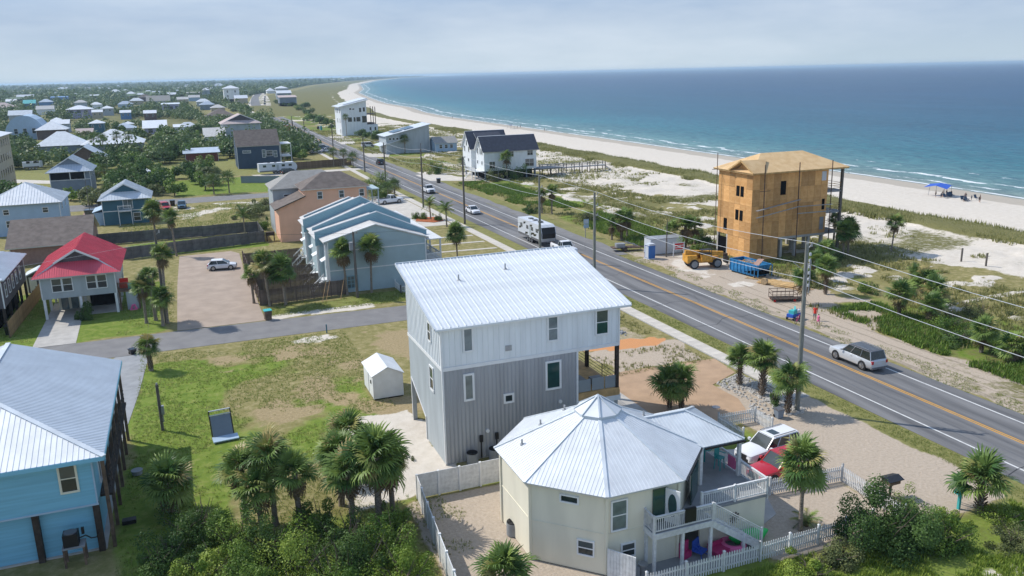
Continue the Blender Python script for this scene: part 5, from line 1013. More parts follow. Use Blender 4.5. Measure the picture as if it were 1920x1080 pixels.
build(MB().box(-2.5, 0, .3, 9, 2.2, 2.35), 'porch_floor', 'white_wood', t); railing(t, (-2.4, .4, 2.35), (-2.4, 9, 2.35), .9, .3)
s3 = MB()
for i in range(8): s3.box(-2.3 - i * .28, -2.02 - i * .28, 4, 5.2, 2.1 - i * .27, 2.16 - i * .27)
build(s3, 'stair', 'white_wood', t)
t = thing('dune_walkover', 'weathered grey wooden boardwalk on posts leading over the dunes to the beach', 'boardwalk', (87.6, 210, 0))
bm_ = MB().box(0, .28, -.8, .8, 0, .06).mesh('plank', ['conc_grey'])
L_ = 22
for i in range(73): link('plank', bm_, t, (.3 + i * .302, 0, 1.75))
for i in range(10):
    for sy_ in (-.8, .8): build(MB().box(-.09, .09, -.09, .09, -.4, 2.8), 'post', 'pole_wood', t, loc=(.4 + i * 2.4, sy_, 0))
build(MB().bar((0, -.8, 2.75), (22, -.8, 2.75), .12, .06).bar((0, .8, 2.75), (22, .8, 2.75), .12, .06).bar((0, -.8, 2.3), (22, -.8, 2.3), .06, .1).bar((0, .8, 2.3), (22, .8, 2.3), .06, .1).bar((22, -.8, 2.75), (24.2, -.8, 1.2), .1, .06).bar((22, .8, 2.75), (24.2, .8, 1.2), .1, .06).bar((0, -.8, 1.68), (22, -.8, 1.68), .08, .2).bar((0, .8, 1.68), (22, .8, 1.68), .08, .2), 'handrail', 'conc_grey', t)
for i in range(8): build(MB().box(22 + i * .3, 22.28 + i * .3, -.8, .8, 1.6 - i * .22, 1.66 - i * .22), 'step', 'conc_grey', t)
t = thing('rear_deck', 'grey timber deck with railings behind the white double-gabled beach house', 'deck', (87.9, 205.5, 0)); build(MB().box(0, 7, 0, 4, 2.2, 2.4), 'deck_floor', 'conc_grey', t); railing(t, (0, 0, 2.4), (7, 0, 2.4), 1, .4, 'conc_grey')
for px in (.3, 3.5, 6.7): build(MB().box(px - .1, px + .1, 0, .2, 0, 2.3), 'post', 'pole_wood', t)
t = thing('tall_beach_house', 'tall white beach house with a steeply pitched single-slope roof', 'house', (71.3, 402, 0))
x1_ = 12.2
build(MB().add([(0, 0, 0), (x1_, 0, 0), (x1_, 0, 16.1), (0, 0, 13.6), (0, 16, 0), (x1_, 16, 0), (x1_, 16, 16.1), (0, 16, 13.6)], [(0, 1, 2, 3), (7, 6, 5, 4), (0, 3, 7, 4), (1, 5, 6, 2), (3, 2, 6, 7)]).box(x1_, x1_ + 5, 0, 12, 0, 4.8), 'wall', 'w_white', t)
build(MB().slab([(-1.2, -1, 13.5), (-1.2, 17, 13.5), (13.2, 17, 16.6), (13.2, -1, 16.6)], .35, 0, 1).slab([(1.6, 2, 14.5), (1.6, 16, 14.5), (13.2, 16, 17.1), (13.2, 2, 17.1)], .35, 0, 1), 'roof', ['roof_w', 'white'], t)
for a, z, w, h in ((4.6, 12, .9, .7), (6, 12, .9, .5), (9.2, 10.8, 1, 1.9), (11.0, 11, 1, 1.9), (4.1, 6.5, 1.9, 2), (6.3, 6.5, .9, 2), (8.1, 6.5, 1.9, 2), (11, 5.9, 2.2, 3), (13.6, 2.2, .8, 1.4), (16, 2.2, .8, 1.4)): window(t, '-y', a, z, w, h, 0, 'glass', mull=0)
for y_, z in ((3, 10.5), (8, 10.5), (12, 10.5), (3, 6), (9, 6), (3, 1)): window(t, '-x', y_, z, 1.2, 2, 0, 'glass', mull=0)
build(MB().box(x1_, x1_ + 4.5, 1, 12, 9.4, 9.7).box(x1_, x1_ + 4.5, 1, 12, 5.2, 5.4), 'balcony_floor', 'rust', t)
for py in (1.2, 6, 11.6): build(MB().box(x1_ + 4.2, x1_ + 4.5, py, py + .3, 4.8, 13), 'post', 'rust', t)
t = house('solar_beach_house', 'light grey beach house with solar panels on a long sloping white roof', 68, 84, 297, 308, 6.3, 9.8, 'shed_x', 'w_greyl', 'roof_w', .7)
t['label'] = 'light blue-grey beach house with a long sloping white roof and dark solar panels'
t2_ = MB().slab([(-10.5, -6, 3.0), (-10.5, 4, 3.0), (-1.5, 4, 5.3), (-1.5, -6, 5.3)], .2); build(t2_, 'lower_roof', 'roof_w', t)
for i in range(3):
    for j in range(2): build(MB().slab([(-5 + j * 4.2, -3.8 + i * 2.6, 7.35 + j * .92), (-5 + j * 4.2, -1.6 + i * 2.6, 7.35 + j * .92), (-1.4 + j * 4.2, -1.6 + i * 2.6, 8.15 + j * .92), (-1.4 + j * 4.2, -3.8 + i * 2.6, 8.15 + j * .92)], .05), 'solar_panel', 'cblue', t)
for px in (-6.5, -5.2, -3.9, -2.6): window(t, '-y', px, 4.9, .7, .7, -5.5, 'glass', mull=0)
t = house('pale_cabin', 'small pale blue cabin with a grey roof near the boardwalk pickets', 85, 93, 293, 300, 3.4, 5.2, 'gable_x', 'w_pale', 'shingle_gr', .6, wins=[('-y', 87, 1.4, 1.0, 1.2), ('-y', 89, 1.4, 1.0, 1.2), ('-y', 91, 1.4, 1.0, 1.2)])
t = house('far_white_villa', 'white three-storey villa with stacked roofs beyond the long bend of the road', 145, 163, 1360, 1376, 12, 15, 'hip', 'w_greyl', 'roof_w2', 1)
t = house('far_blue_villa', 'blue-grey villa with white twin roofs just in front of the stacked-roof villa', 125, 143, 1165, 1180, 8, 11, 'gable_x', 'w_bgrey', 'roof_w2', 1)
t = house('far_pink_villa', 'pinkish flat-roofed villa with dark lower storey, nearest of the villas along the road bend', 93, 109, 850, 864, 9, 10.5, 'shed_y', 'w_bgrey', 'shingle_pk', .8, z0=3.6, posts='w_navy', base='void')
for i, (px, py, zt, w_, lb) in enumerate([(640, 148, 10, 60, 'pale apartment block on the far headland'), (625, 150, 8, 40, 'white house on the far headland left of the apartment block'), (508, 170, 5, 14, 'low white-roofed house left of the stacked-roof villa')]):
    p = at(px, py, zt); house('headland_house', lb, p.x - w_ / 2, p.x + w_ / 2, p.y, p.y + 20, zt, zt + 5, 'hip', 'w_white', 'roof_w2', 1, corner=False)

# ------------------------------------------------------------------ fences
def board_fence(name, label, a, b, h, m, step=2.4, board=.15, parts='board', group=None, cap=None, thick=.025, postm=None, gap=0.0, step_down=False, panel=False):
    a = Vector((a[0], a[1], 0)); b = Vector((b[0], b[1], 0)); Lf = (b - a).length; ang = atan2((b - a).y, (b - a).x)
    t = thing(name, label, 'fence', a, ang, group)
    if panel:
        n = max(1, round(Lf / step)); w = Lf / n; me = MB().box(.03, w - .03, -thick, thick, .04, h).mesh('panel', [m])
        pm = MB().box(-.07, .07, -.08, .08, 0, h + .05).mesh('post', [postm or m])
        for i in range(n): link('panel', me, t, (i * w, 0, RND.uniform(-.03, .03)))
        for i in range(n + 1): link('post', pm, t, (i * w, 0, 0))
    else:
        n = int(Lf / (board + gap)); me = MB().box(0, board - .012 if not gap else board, -.012, .012, .04, h).mesh(parts, [m]); pm = MB().box(-.05, .05, .02, .12, 0, h + .05).mesh('post', [postm or m])
        if n <= 300:
            for i in range(n): link(parts, me, t, (i * Lf / n, RND.uniform(-.004, .004), RND.uniform(-.02, .02)))
        for i in range(int(Lf / step) + 1): link('post', pm, t, (i * step, 0, 0))
        build(MB().box(0, Lf, .013, .06, h * .8, h * .8 + .09).box(0, Lf, .013, .06, .3, .39), 'rail', postm or m, t)
    if cap: build(MB().box(-.05, Lf + .05, -.07, .07, h + .05, h + .09), 'cap', cap, t)
    return t
def picket_fence(label, pts, h=1.15, pitch=.165, z=0):
    t = thing('picket_fence', label, 'fence', (pts[0][0], pts[0][1], 0))
    pk = MB().add([(-.045, -.012, .05), (.045, -.012, .05), (.045, -.012, h - .07), (0, -.012, h), (-.045, -.012, h - .07), (-.045, .012, .05), (.045, .012, .05), (.045, .012, h - .07), (0, .012, h), (-.045, .012, h - .07)],
                  [(0, 1, 2, 3, 4), (9, 8, 7, 6, 5), (0, 5, 6, 1), (1, 6, 7, 2), (2, 7, 8, 3), (3, 8, 9, 4), (4, 9, 5, 0)]).mesh('picket', ['white_wood'])
    pm = MB().box(-.06, .06, -.06, .06, 0, h + .12).add([(-.08, -.08, h + .12), (.08, -.08, h + .12), (.08, .08, h + .12), (-.08, .08, h + .12), (0, 0, h + .2)], [(0, 1, 4), (1, 2, 4), (2, 3, 4), (3, 0, 4), (3, 2, 1, 0)]).mesh('post', ['white_wood'])
    o = Vector((pts[0][0], pts[0][1], 0))
    for p, q in zip(pts, pts[1:]):
        a = Vector((p[0], p[1], 0)) - o; b = Vector((q[0], q[1], 0)) - o; Lf = (b - a).length; ang = atan2((b - a).y, (b - a).x); n = int(Lf / pitch)
        for i in range(n): link('picket', pk, t, a + (b - a) * ((i + .5) / n) + Vector((0, 0, RND.uniform(-.012, .012))), ang + RND.uniform(-.02, .02))
        k = max(1, round(Lf / 2.4))
        for i in range(k + 1): link('post', pm, t, a + (b - a) * (i / k))
        nrm = Vector((-sin(ang), cos(ang), 0)) * .035
        for zz in (.3, .85): build(MB().bar(a + nrm + Vector((0, 0, zz)), b + nrm + Vector((0, 0, zz)), .04, .09), 'rail', 'white_wood', t)
    return t
picket_fence('white picket fence running in front of the cream house below its deck', [(20.6, 34.3), (28.0, 34.35), (36.4, 34.6)])
picket_fence('white picket fence beside the driveway, running from the red car to the dark green shrub', [(33.4, 40.4), (39.0, 40.0), (38.6, 34.3)])
picket_fence('small white picket enclosure near the white car and the stone bed', [(36.6, 47.6), (36.6, 50.7), (39.9, 50.5), (39.7, 48.2)])
picket_fence('low white picket fence round the grass strip of the blue-grey town houses', [(24.3, 105.6), (24.3, 102.6), (31.2, 101.8)], 1.0, .18)
board_fence('privacy_fence', 'off-white panel fence between the corrugated house and the bare sand yard', (12.0, 49.2), (17.9, 49.25), 1.75, 'white_wood', 1.5, panel=True, postm='white')
board_fence('privacy_fence', 'long off-white panel fence down the left side of the bare sand yard', (12.0, 49.2), (10.6, 34), 1.75, 'white_wood', 1.9, panel=True, postm='white')
board_fence('wooden_fence', 'brown board fence nearest the side street behind two palms', (7.0, 104.3), (17.9, 105.2), 1.95, 'fence_wood', 2.2, .15)
board_fence('wooden_fence', 'brown board fence along the beige parking lot behind the town houses', (7.0, 104.3), (6.9, 131), 1.95, 'fence_wood', 2.2, .15)
for i, y in enumerate((110.4, 116.4, 122.6, 128.6)):
    board_fence('wooden_fence', ['first', 'second', 'third', 'fourth'][i] + ' brown cross fence behind the town houses, counted from the side street', (7.0, y), (15.2, y + .4), 1.95, 'fence_wood', 2.2, .15)
board_fence('panel_fence', 'grey panel fence behind the beige parking lot, the nearer of two', (-10.3, 142.3), (11.5, 147.0), 1.95, 'conc_fence', 1.35, panel=True)
board_fence('panel_fence', 'grey panel fence along the narrow lawn, the farther of two', (-15.4, 157.6), (11.4, 157.8), 1.95, 'conc_fence', 1.9, panel=True)
board_fence('panel_fence', 'short grey panel fence joining the two long ones at their right end', (11.5, 147.0), (11.4, 157.6), 1.95, 'conc_fence', 1.9, panel=True)
board_fence('tan_board_fence', 'tan board fence between the red roofed house and the charcoal house', (-19.9, 102.8), (-19.2, 122.5), 1.9, 'tan_fence', 2.4, .2, postm='brown_wood')
board_fence('board_fence', 'dark brown fence right of the white travel trailer near the navy house', (30.5, 262), (49.5, 266), 2.3, 'brown_wood', 2.4, .3)
board_fence('board_fence', 'dark grey fence in front of the parked travel trailer', (14.0, 236.5), (23.5, 232.5 - 1), 1.9, 'w_bgrey', 2.4, .3)
board_fence('board_fence', 'low brown fence behind the red roofed house beside the small shed', (-18.4, 125), (-12.5, 139), 1.7, 'brown_wood', 2.4, .3)
# supports leaning on the wooden fence
for i, (x, y, lb) in enumerate([(14.2, 103.2, 'thin pale stake leaning on the brown fence, left of the pair'), (14.7, 103.4, 'thin pale stake leaning on the brown fence, middle one'), (16.6, 103.9, 'thin pale stake leaning on the brown fence near its right end')]):
    tag(build(MB().bar((0, -.9, 0), (.9, .8, 2.3), .06), 'stake', 'tan_fence', loc=(x, y, 0)), lb, 'stake')
for i, (x, y, h, lb) in enumerate([(101.4, 85.0, 1.75, 'weathered post standing in the white sand, left one of two'), (101.0, 80.7, 1.9, 'weathered post standing in the white sand, right one of two')]):
    tag(build(MB().cyl(0, 0, -.5, h, .13, 8), 'post', 'pole_wood', loc=(x, y, 0)), lb, 'post')

# ------------------------------------------------------------------ utility poles and wires
def pole(x, y, h, label, cross=True, r=.16, lean=(0, 0), arms=1, transformer=False, light=False, group='utility poles along the coast road', m='pole_wood'):
    t = thing('utility_pole', label, 'utility pole', (x, y, 0), 0, group)
    build(MB().tube([(0, 0, 0), (lean[0] * .5, lean[1] * .5, h * .5), (lean[0], lean[1], h)], [r * 1.15, r, r * .75], 12), 'shaft', m, t, smooth=50)
    if arms:
        for k, dz in enumerate((-.15, -1.55, -2.8)[:3 if arms > 1 else 1]):
            for sx_ in ((1,) if arms > 1 else (1,)):
                b_ = MB().bar((lean[0], lean[1], h + dz - .35), (lean[0] + .42 * sx_, lean[1], h + dz), .05); b_.cyl(lean[0] + .45 * sx_, lean[1], h + dz - .12, h + dz + .16, .075, 8); build(b_, 'insulator', 'steel', t)
    if transformer: build(MB().cyl(-.35, 0, h - 2.3, h - 1.3, .26, 12).box(-.3, 0, -.05, .05, h - 1.8, h - 1.7), 'transformer', 'conc_grey', t)
    if light: build(MB().tube([(0, 0, h - .2), (-.6, -.1, h + .2), (-1.4, -.15, h + .15)], .04, 6).box(-1.9, -1.3, -.3, 0, h + .08, h + .2), 'lamp', 'steel', t)
    return t
POLES = [(45.2, 3.5, 13.9), (44.35, 50.9, 13.9), (47.85, 94.2, 12.35), (47.85, 111.9, 12.65), (47.8, 147.4, 12.55), (46.1, 170, 12.3), (48.3, 214, 10.6), (49.3, 245, 9.9), (54.0, 326, 9.8), (51.0, 380, 9.4), (52.0, 430, 9.0)]
PL = [None, 'tall utility pole by the three palms beside the cream house driveway', 'utility pole rising behind the white metal roof at its right-hand side', 'utility pole rising behind the white metal roof, in front of the camper trailer', 'dark utility pole just left of the white saloon on the road', 'dark utility pole by the palm with orange mulch', 'utility pole behind the orange house, near the driveway mouth', 'utility pole left of the black car on the coast road', 'utility pole across from the solar-panelled beach house', 'utility pole by the brown road sign, right-hand one', 'utility pole by the brown road sign, left-hand one']
for i, (x, y, h) in enumerate(POLES):
    if i == 0: continue
    t = pole(x, y, h, PL[i], lean=(-.12, 0) if i == 1 else (0, 0), arms=3 if i <= 4 else 1, r=.18, m='pole_grey' if i < 4 else 'pole_wood')
    if i == 1:
        build(MB().bar((-.1, -.2, h - 1.5), (-.1, -.2, h - 4.2), .05).bar((-.05, .2, h - 2.2), (-.9, .5, h - 1.5), .05).tube([(.3, 0, h - 1.2), (.36, 0, h - 2.6), (.3, 0, h - 4.0)], .05, 6), 'bracket', 'steel', t)
        for k in range(6): build(MB().cyl(.3, .05, h - 1.0 - k * .5, h - .78 - k * .5, .09, 8), 'insulator', 'loow', t)
pole(-3.85, 101.4, 10.8, 'grey utility pole standing among three tall palm trunks by the parking lot', group='utility poles away from the road', arms=1)
pole(18.7, 102.8, 8.5, 'pole with a transformer in front of the blue-grey town houses', group='utility poles away from the road', arms=1, transformer=True)
pole(65.7, 105.7, 5.2, 'short thin dark pole beside the blue portable toilet', arms=0, r=.09, group='utility poles away from the road')
pole(70.0, 100.5 + 12, 4.3, 'thin pale pole left of the plywood house', arms=0, r=.07, group='utility poles away from the road')
pole(66.5, 245, 7.5, 'slim pole in the grass left of the white double-gabled beach house', arms=1, r=.1, group='utility poles away from the road')
pole(70, 330, 8, 'slim pole near the solar-panelled beach house shrubs', arms=1, r=.1, group='utility poles away from the road')
t = pole(-19.5, 196, 7.5, 'street lamp pole with two heads behind the pale blue house', arms=0, r=.07, light=True, group='utility poles away from the road')
pole(48.9, 402, 8.2, 'brown post left of the road sign', arms=0, r=.16, group='utility poles away from the road')
def wire(pts, label, m='wire', r=.022, sag=.9, group='power cables'):
    b_ = MB()
    for a, c in zip(pts, pts[1:]):
        a = np.array(a, float); c = np.array(c, float); n = 10; L2 = np.linalg.norm(c - a); s_ = sag * (L2 / 50) ** 2
        b_.tube([a + (c - a) * i / n - np.array((0, 0, s_ * 4 * (i / n) * (1 - i / n))) for i in range(n + 1)], r, 5, cap=False)
    return tag(build(b_, 'power_cable', m), label, 'cable', group)
for k, (dz, lb, dx) in enumerate([(0, 'topmost of the three white power cables along the coast road', .45), (-1.75, 'middle one of the three white power cables along the coast road', .45), (-2.95, 'lowest of the three white power cables along the coast road', .45)]):
    wire([(x + dx, y, h + (dz if i > 0 else dz)) for i, (x, y, h) in enumerate(POLES[:9])], lb)
wire([(-3.85, 101.4, 10.5), (18.7, 102.8, 8.3), (47.8, 94.2, 9.5)], 'thin dark cable across the parking lot to the town house pole', 'dwire', .012, .8)
wire([(-3.85, 101.4, 9.6), (-40, 92, 8.5)], 'thin pale cable running left from the pole among the palms', 'wire', .010, .8)
wire([(-5, 69, 3.6), (-3.85, 101.4, 9.8)], 'thin cable from the meter post up to the pole among the palms', 'dwire', .008, .6)
t = thing('meter_post', 'short dark wooden post with a grey meter box on the lawn', 'post', (-3.9, 68.4, 0)); build(MB().cyl(0, 0, 0, 3.9, .12, 8), 'shaft', 'pole_wood', t); build(MB().box(.08, .3, -.2, .15, 1.4, 2.1).box(.1, .2, -.05, .05, .7, 1.4), 'meter_box', 'steel', t); build(MB().cyl(0, 0, 3.9, 4.05, .07, 8), 'cap', 'steel', t)

# ------------------------------------------------------------------ leaves, shrubs, trees
def leaf_cloud(name, n, size, rad, seed, m, lumps=9, flat=1.0, hollow=.55, base=0.0, spread=.42, lr=(.34, .58)):
    """leaf quads spread through a lumpy crown of half-extents rad, sitting on z=base"""
    r = np.random.RandomState(seed); cx = r.normal(0, spread, (lumps, 3)); cx[:, 2] = np.abs(cx[:, 2]) * .9 + .1; cx[0] = (0, 0, .35)
    lr = r.uniform(*lr, lumps); pick = r.randint(0, lumps, n); d = r.normal(0, 1, (n, 3)); d /= np.linalg.norm(d, axis=1)[:, None]
    rr = lr[pick] * (hollow + (1 - hollow) * r.rand(n) ** .5); rr *= 1 + r.normal(0, .07, n); P = cx[pick] + d * rr[:, None]; P[:, 2] = np.maximum(P[:, 2], -.05 + .1 * r.rand(n)); P = P * np.array(rad) * np.array((1, 1, flat)) + np.array((0, 0, base))
    nr = d + r.normal(0, .55, (n, 3)); nr[:, 2] = np.abs(nr[:, 2]) * .8 + .25; nr /= np.linalg.norm(nr, axis=1)[:, None]
    u = np.cross(nr, r.normal(0, 1, (n, 3))); u /= np.linalg.norm(u, axis=1)[:, None]; v = np.cross(nr, u); s_ = size * r.uniform(.55, 1.25, n)[:, None]
    V = np.stack([P - u * s_ * .5, P - v * s_ * .32, P + u * s_ * .5, P + v * s_ * .32], 1).reshape(-1, 3); F_ = np.arange(4 * n).reshape(n, 4)
    tone = np.clip(.42 + (r.rand(lumps) - .5)[pick] * .75 + r.normal(0, .11, n), 0, 1)
    return np_mesh(name, V, F_, [m], tone)
TRUNK = {}
def trunk_mesh(key, h, r, seed, branch=3):
    q = MB(); rr = random.Random(seed); q.tube([(0, 0, -.1), (rr.uniform(-.1, .1), rr.uniform(-.1, .1), h * .5), (rr.uniform(-.2, .2), rr.uniform(-.2, .2), h)], [r * 1.3, r, r * .6], 7, cap=False)
    for i in range(branch): a = rr.uniform(0, 6.28); q.tube([(0, 0, h * (.5 + .12 * i)), (cos(a) * h * .35, sin(a) * h * .35, h * (.95 + .1 * i))], [r * .5, r * .2], 5, cap=False)
    return q.mesh('trunk', ['bark'])
KINDS = {'oak': [leaf_cloud('crown', 1500, .62, (3.2, 3.2, 2.8), 20 + i, 'lf_oak', base=1.2) for i in range(3)],
         'green': [leaf_cloud('crown', 1500, .5, (2.6, 2.6, 2.7), 30 + i, 'lf_mid', base=1.0) for i in range(3)],
         'olive': [leaf_cloud('crown', 1200, .55, (2.4, 2.4, 2.2), 40 + i, 'lf_dry', base=.8, hollow=.35) for i in range(3)],
         'pine': [leaf_cloud('crown', 900, .7, (2.2, 2.2, 5.0), 50 + i, 'lf_oak', base=5.0, lumps=12, hollow=.3) for i in range(3)]}
TR = {'oak': trunk_mesh('o', 3.2, .16, 1), 'green': trunk_mesh('g', 3.0, .12, 2), 'olive': trunk_mesh('l', 2.6, .1, 3), 'pine': trunk_mesh('p', 10.5, .15, 4, 4)}
def tree(kind, x, y, s, label, group, rz=None, name=None, vi=None, sz=None):
    t = thing(name or {'oak': 'oak_tree', 'green': 'broadleaf_tree', 'olive': 'scrub_tree', 'pine': 'pine_tree'}[kind], label, 'tree', (x, y, 0), RND.uniform(0, 6.28) if rz is None else rz, group)
    t.scale = (s, s, sz or s); link('crown', KINDS[kind][RND.randrange(3) if vi is None else vi], t); link('trunk', TR[kind], t); return t
BM = {}
def bush(x, y, rx, rz, label, m='lf_mid', n=9000, size=.12, seed=1, group=None, name='shrub', lumps=12, ry=None, hollow=.6, z=0):
    me = leaf_cloud('foliage', n, size, (rx, ry or rx, rz), seed, m, lumps=int(lumps * 1.8), hollow=.45, spread=.47, lr=(.18, .44))
    t = thing(name, label, 'shrub', (x, y, z), 0, group); link('foliage', me, t)
    st_ = MB(); rr = random.Random(seed)
    for i in range(16): a = rr.uniform(0, 6.28); l = rr.uniform(.4, 1.05); st_.tube([(cos(a) * .1, sin(a) * .1, 0), (cos(a) * rx * l * .6, sin(a) * rx * l * .6, rz * .6), (cos(a + .3) * rx * l, sin(a + .3) * rx * l, rz * rr.uniform(.7, 1.15))], [.045, .03, .012], 4, cap=False)
    build(st_, 'stem', 'bark', t); return t
# thicket at the bottom, between the two nearest houses
TH = [(-1.8, 50.0, 2.0, 2.2, 'lf_oak', 'dark shaded shrub under the palm right of the sky blue house'), (-3.6, 47.0, 1.9, 1.9, 'lf_oak', 'dark green shrub in the shade nearest the sky blue house'),
      (.4, 47.2, 1.8, 2.4, 'lf_mid', 'mid-green shrub below the dead palm skirt on the left of the thicket'), (-1.2, 44.6, 1.8, 1.6, 'lf_lime', 'yellow-green shrub at the lower left of the thicket'),
      (2.2, 45.2, 2.0, 2.6, 'lf_oak', 'rounded dark green shrub in the middle of the thicket'), (.6, 42.4, 1.8, 1.9, 'lf_mid', 'bright yellow-green shrub beside the pale driftwood'),
      (3.6, 43.0, 2.1, 2.7, 'lf_lime', 'large bright shrub under the twin palms'), (4.6, 40.2, 2.0, 2.3, 'lf_mid', 'green shrub at the bottom edge, left of centre'),
      (6.2, 44.6, 1.9, 2.2, 'lf_oak', 'dark shrub between the palm clusters'), (6.4, 41.6, 2.0, 2.5, 'lf_oak', 'blue-green shrub at the bottom edge beneath the big palm'),
      (8.6, 42.6, 1.8, 2.6, 'lf_mid', 'green shrub at the bottom right of the thicket'), (8.4, 39.6, 1.9, 2.0, 'lf_lime', 'lime green shrub at the bottom edge beside the off-white fence'),
      (9.4, 45.6, 1.3, 1.9, 'lf_mid', 'green shrub squeezed between the big palm and the off-white fence'), (2.4, 39.8, 1.9, 1.7, 'lf_dry', 'olive shrub at the bottom edge of the thicket'),
      (5.0, 47.6, 1.5, 1.7, 'lf_mid', 'small green shrub on the grass behind the twin palms'), (-2.6, 41.5, 1.8, 1.5, 'lf_oak', 'dark low shrub at the bottom left corner of the thicket'), (-.2, 39, 1.7, 1.4, 'lf_dry', 'low olive shrub at the bottom left edge')]
for i, (x, y, r_, h_, m_, lb) in enumerate(TH): bush(x, y, r_, h_, lb, m_, 8500, .13, 100 + i, 'shrubs of the thicket')
bush(35.4, 32.6, 2.5, 3.1, 'big dark green rounded shrub in front of the white picket fence', 'lf_oak', 27000, .14, 200, None, 'large_shrub', 16)
bush(38.4, 31.4, 1.8, 1.6, 'lower green shrub to the right of the big dark shrub', 'lf_mid', 8000, .12, 201)
bush(32.0, 32.6, 1.4, 1.0, 'low green shrub left of the big dark shrub', 'lf_dry', 6000, .12, 202)
bush(29.6, 32.0, 1.5, .8, 'low weedy shrub below the picket fence', 'lf_lime', 6000, .12, 203)
bush(40.8, 32.9, 1.0, .8, 'small green shrub at the sandy edge of the driveway', 'lf_lime', 4000, .11, 204); bush(44.2, 31.8, 1.2, .8, 'small bright shrub at the lower right corner', 'lf_lime', 4500, .11, 205)
bush(42.4, 30.0, 1.3, .9, 'dull green low shrub at the bottom right corner', 'lf_dry', 4500, .11, 206)
bush(39.6, 35.2, .9, 1.0, 'pale green bush behind the picket fence corner', 'lf_lime', 3500, .11, 207)
bush(-12.8, 107.4, 1.1, 1.7, 'dark rounded bush in front of the red roofed house', 'lf_oak', 5000, .15, 208); 
bush(11.5, 176, 3.8, 2.6, 'broad grey-green bush by the dirt patch left of the orange house', 'lf_dry', 6500, .25, 209, None, 'large_shrub'); bush(12.6, 160, 1.4, 2, 'small bush beside the end of the grey panel fence', 'lf_mid', 3000, .2, 210)
bush(14.4, 184, 3, 2.2, 'grey-green bush behind the broad one left of the orange house', 'lf_dry', 4500, .25, 212)
bush(43.4, 52.6, .45, 1.1, 'small dark conical shrub in the stone bed', 'lf_oak', 1500, .1, 211)
for i, (x, y) in enumerate([(41, 157.5), (42.3, 156.2), (44.3, 153.2)]): bush(x, y, .9, 1.2, ['left', 'middle', 'right'][i] + ' clipped round shrub in the orange mulch bed', 'lf_mid', 1500, .16, 220 + i, 'clipped shrubs in the mulch')
for i, (x, y, r_, h_, lb) in enumerate([(40.5, 187, 2.6, 3.0, 'dark bush beside the orange house driveway'), (43, 194, 2.6, 3.4, 'dark bush behind the parked white pickup, by the kerb'), (39, 200, 3, 3, 'dark bush beyond the roof ridge of the orange house'), (44.5, 206, 2.8, 3.4, 'dark bush nearest the pole behind the orange house'),
      (66.5, 228, 2.4, 2.8, 'green bush left of the white double-gabled house piers'), (75.5, 205, 2.6, 2.6, 'low bush in front of the white double-gabled house, left one'), (80.5, 204.4, 2.8, 3.2, 'low bush in front of the white double-gabled house, under the palm'),
      (63.5, 153, 1.8, 1.4, 'small scrubby bush in the roadside field beside a leaning palm'), (69, 139, 2.0, 1.7, 'scrubby bush in the field left of the route sign'), (70.5, 104.5, 1.8, 1.8, 'dark bush behind the white container'), (75.5, 112, 2.4, 1.8, 'low dark bush left of the plywood house'),
      (80, 64.5, 2.4, 1.2, 'low green bush on the dune right of the palm cluster'), (73.4, 62.0, 2.2, 1.6, 'green bush at the foot of the palm cluster beside the sand'), (70.4, 58.6, 2.2, 1.3, 'green bush between the palm cluster and the right-hand palms'), (72, 53, 2.2, 1.4, 'green bush by the right edge near the last palms'), (75.5, 50.5, 2.2, 1.3, 'green bush farthest right near the picture edge'),
      (85.5, 93.5, 2.2, 1.5, 'dark bush in the shade behind the plywood house'), (73.5, 81.5, 1.4, 1.3, 'bush between the two palms by the lumber pile'), (76.5, 77.5, 1.5, 1.2, 'round bush right of the lone shaggy palm')]):
    bush(x, y, r_, h_, lb, ['lf_mid', 'lf_oak', 'lf_dry'][i % 3], int(1400 * r_), .22 if y > 100 else .16, 240 + i)
# mid-distance trees, each its own thing; houses, roads and lots stay clear
KEEP = [(-36, -20, 172, 192), (-18, -4, 172, 200), (-34, -20, 228, 250), (-64, -38, 228, 260), (-38, -22, 305, 326), (-56, -10, 345, 396), (-88, -60, 470, 512), (11, 34, 262, 292), (11, 46, 226, 270), (7, 36, 368, 406), (-1, 14, 300, 320), (-20, -4, 478, 498), (-84, -58, 730, 760), (-14, 5, 750, 778), (49, 74, 1040, 1070), (15, 40, 598, 628), (12, 46, 214, 256), (-8, 14, 214, 231), (-60, 48, 200, 218), (-82, -28, 255, 312)]
def free(x, y, pad=1.5):
    if x > roadx(y) - 8 - pad: return False
    for a, b_, c, d in KEEP:
        if a - pad < x < b_ + pad and c - pad * 2.5 < y < d + pad: return False
    return True
rt = random.Random(11); cnt = 0; kinds = ['oak', 'green', 'olive', 'oak', 'green']
TL = {'oak': ('dark green tree in the wooded neighbourhood left of the coast road', 'dark trees of the neighbourhood'), 'green': ('mid-green leafy tree in the wooded neighbourhood left of the coast road', 'green trees of the neighbourhood'), 'olive': ('thin olive scrub tree in the wooded neighbourhood left of the coast road', 'scrub trees of the neighbourhood'), 'pine': ('tall thin pine standing above the wooded neighbourhood', 'pines of the neighbourhood')}
tries = 0
while cnt < 285 and tries < 20000:
    tries += 1; y = 222 + 260 * rt.random() ** 1.1; x = rt.uniform(-.34 * y, 46)
    if y < 300 and not (x < -2 or x > 999): 
        if not (-4 < x < 42 and (y > 262 or x < 12)): continue
    if not free(x, y): continue
    k = kinds[rt.randrange(5)]; s_ = rt.uniform(.85, 1.5)
    tree(k, x, y, s_, *TL[k], sz=s_ * rt.uniform(.8, 1.1)); cnt += 1
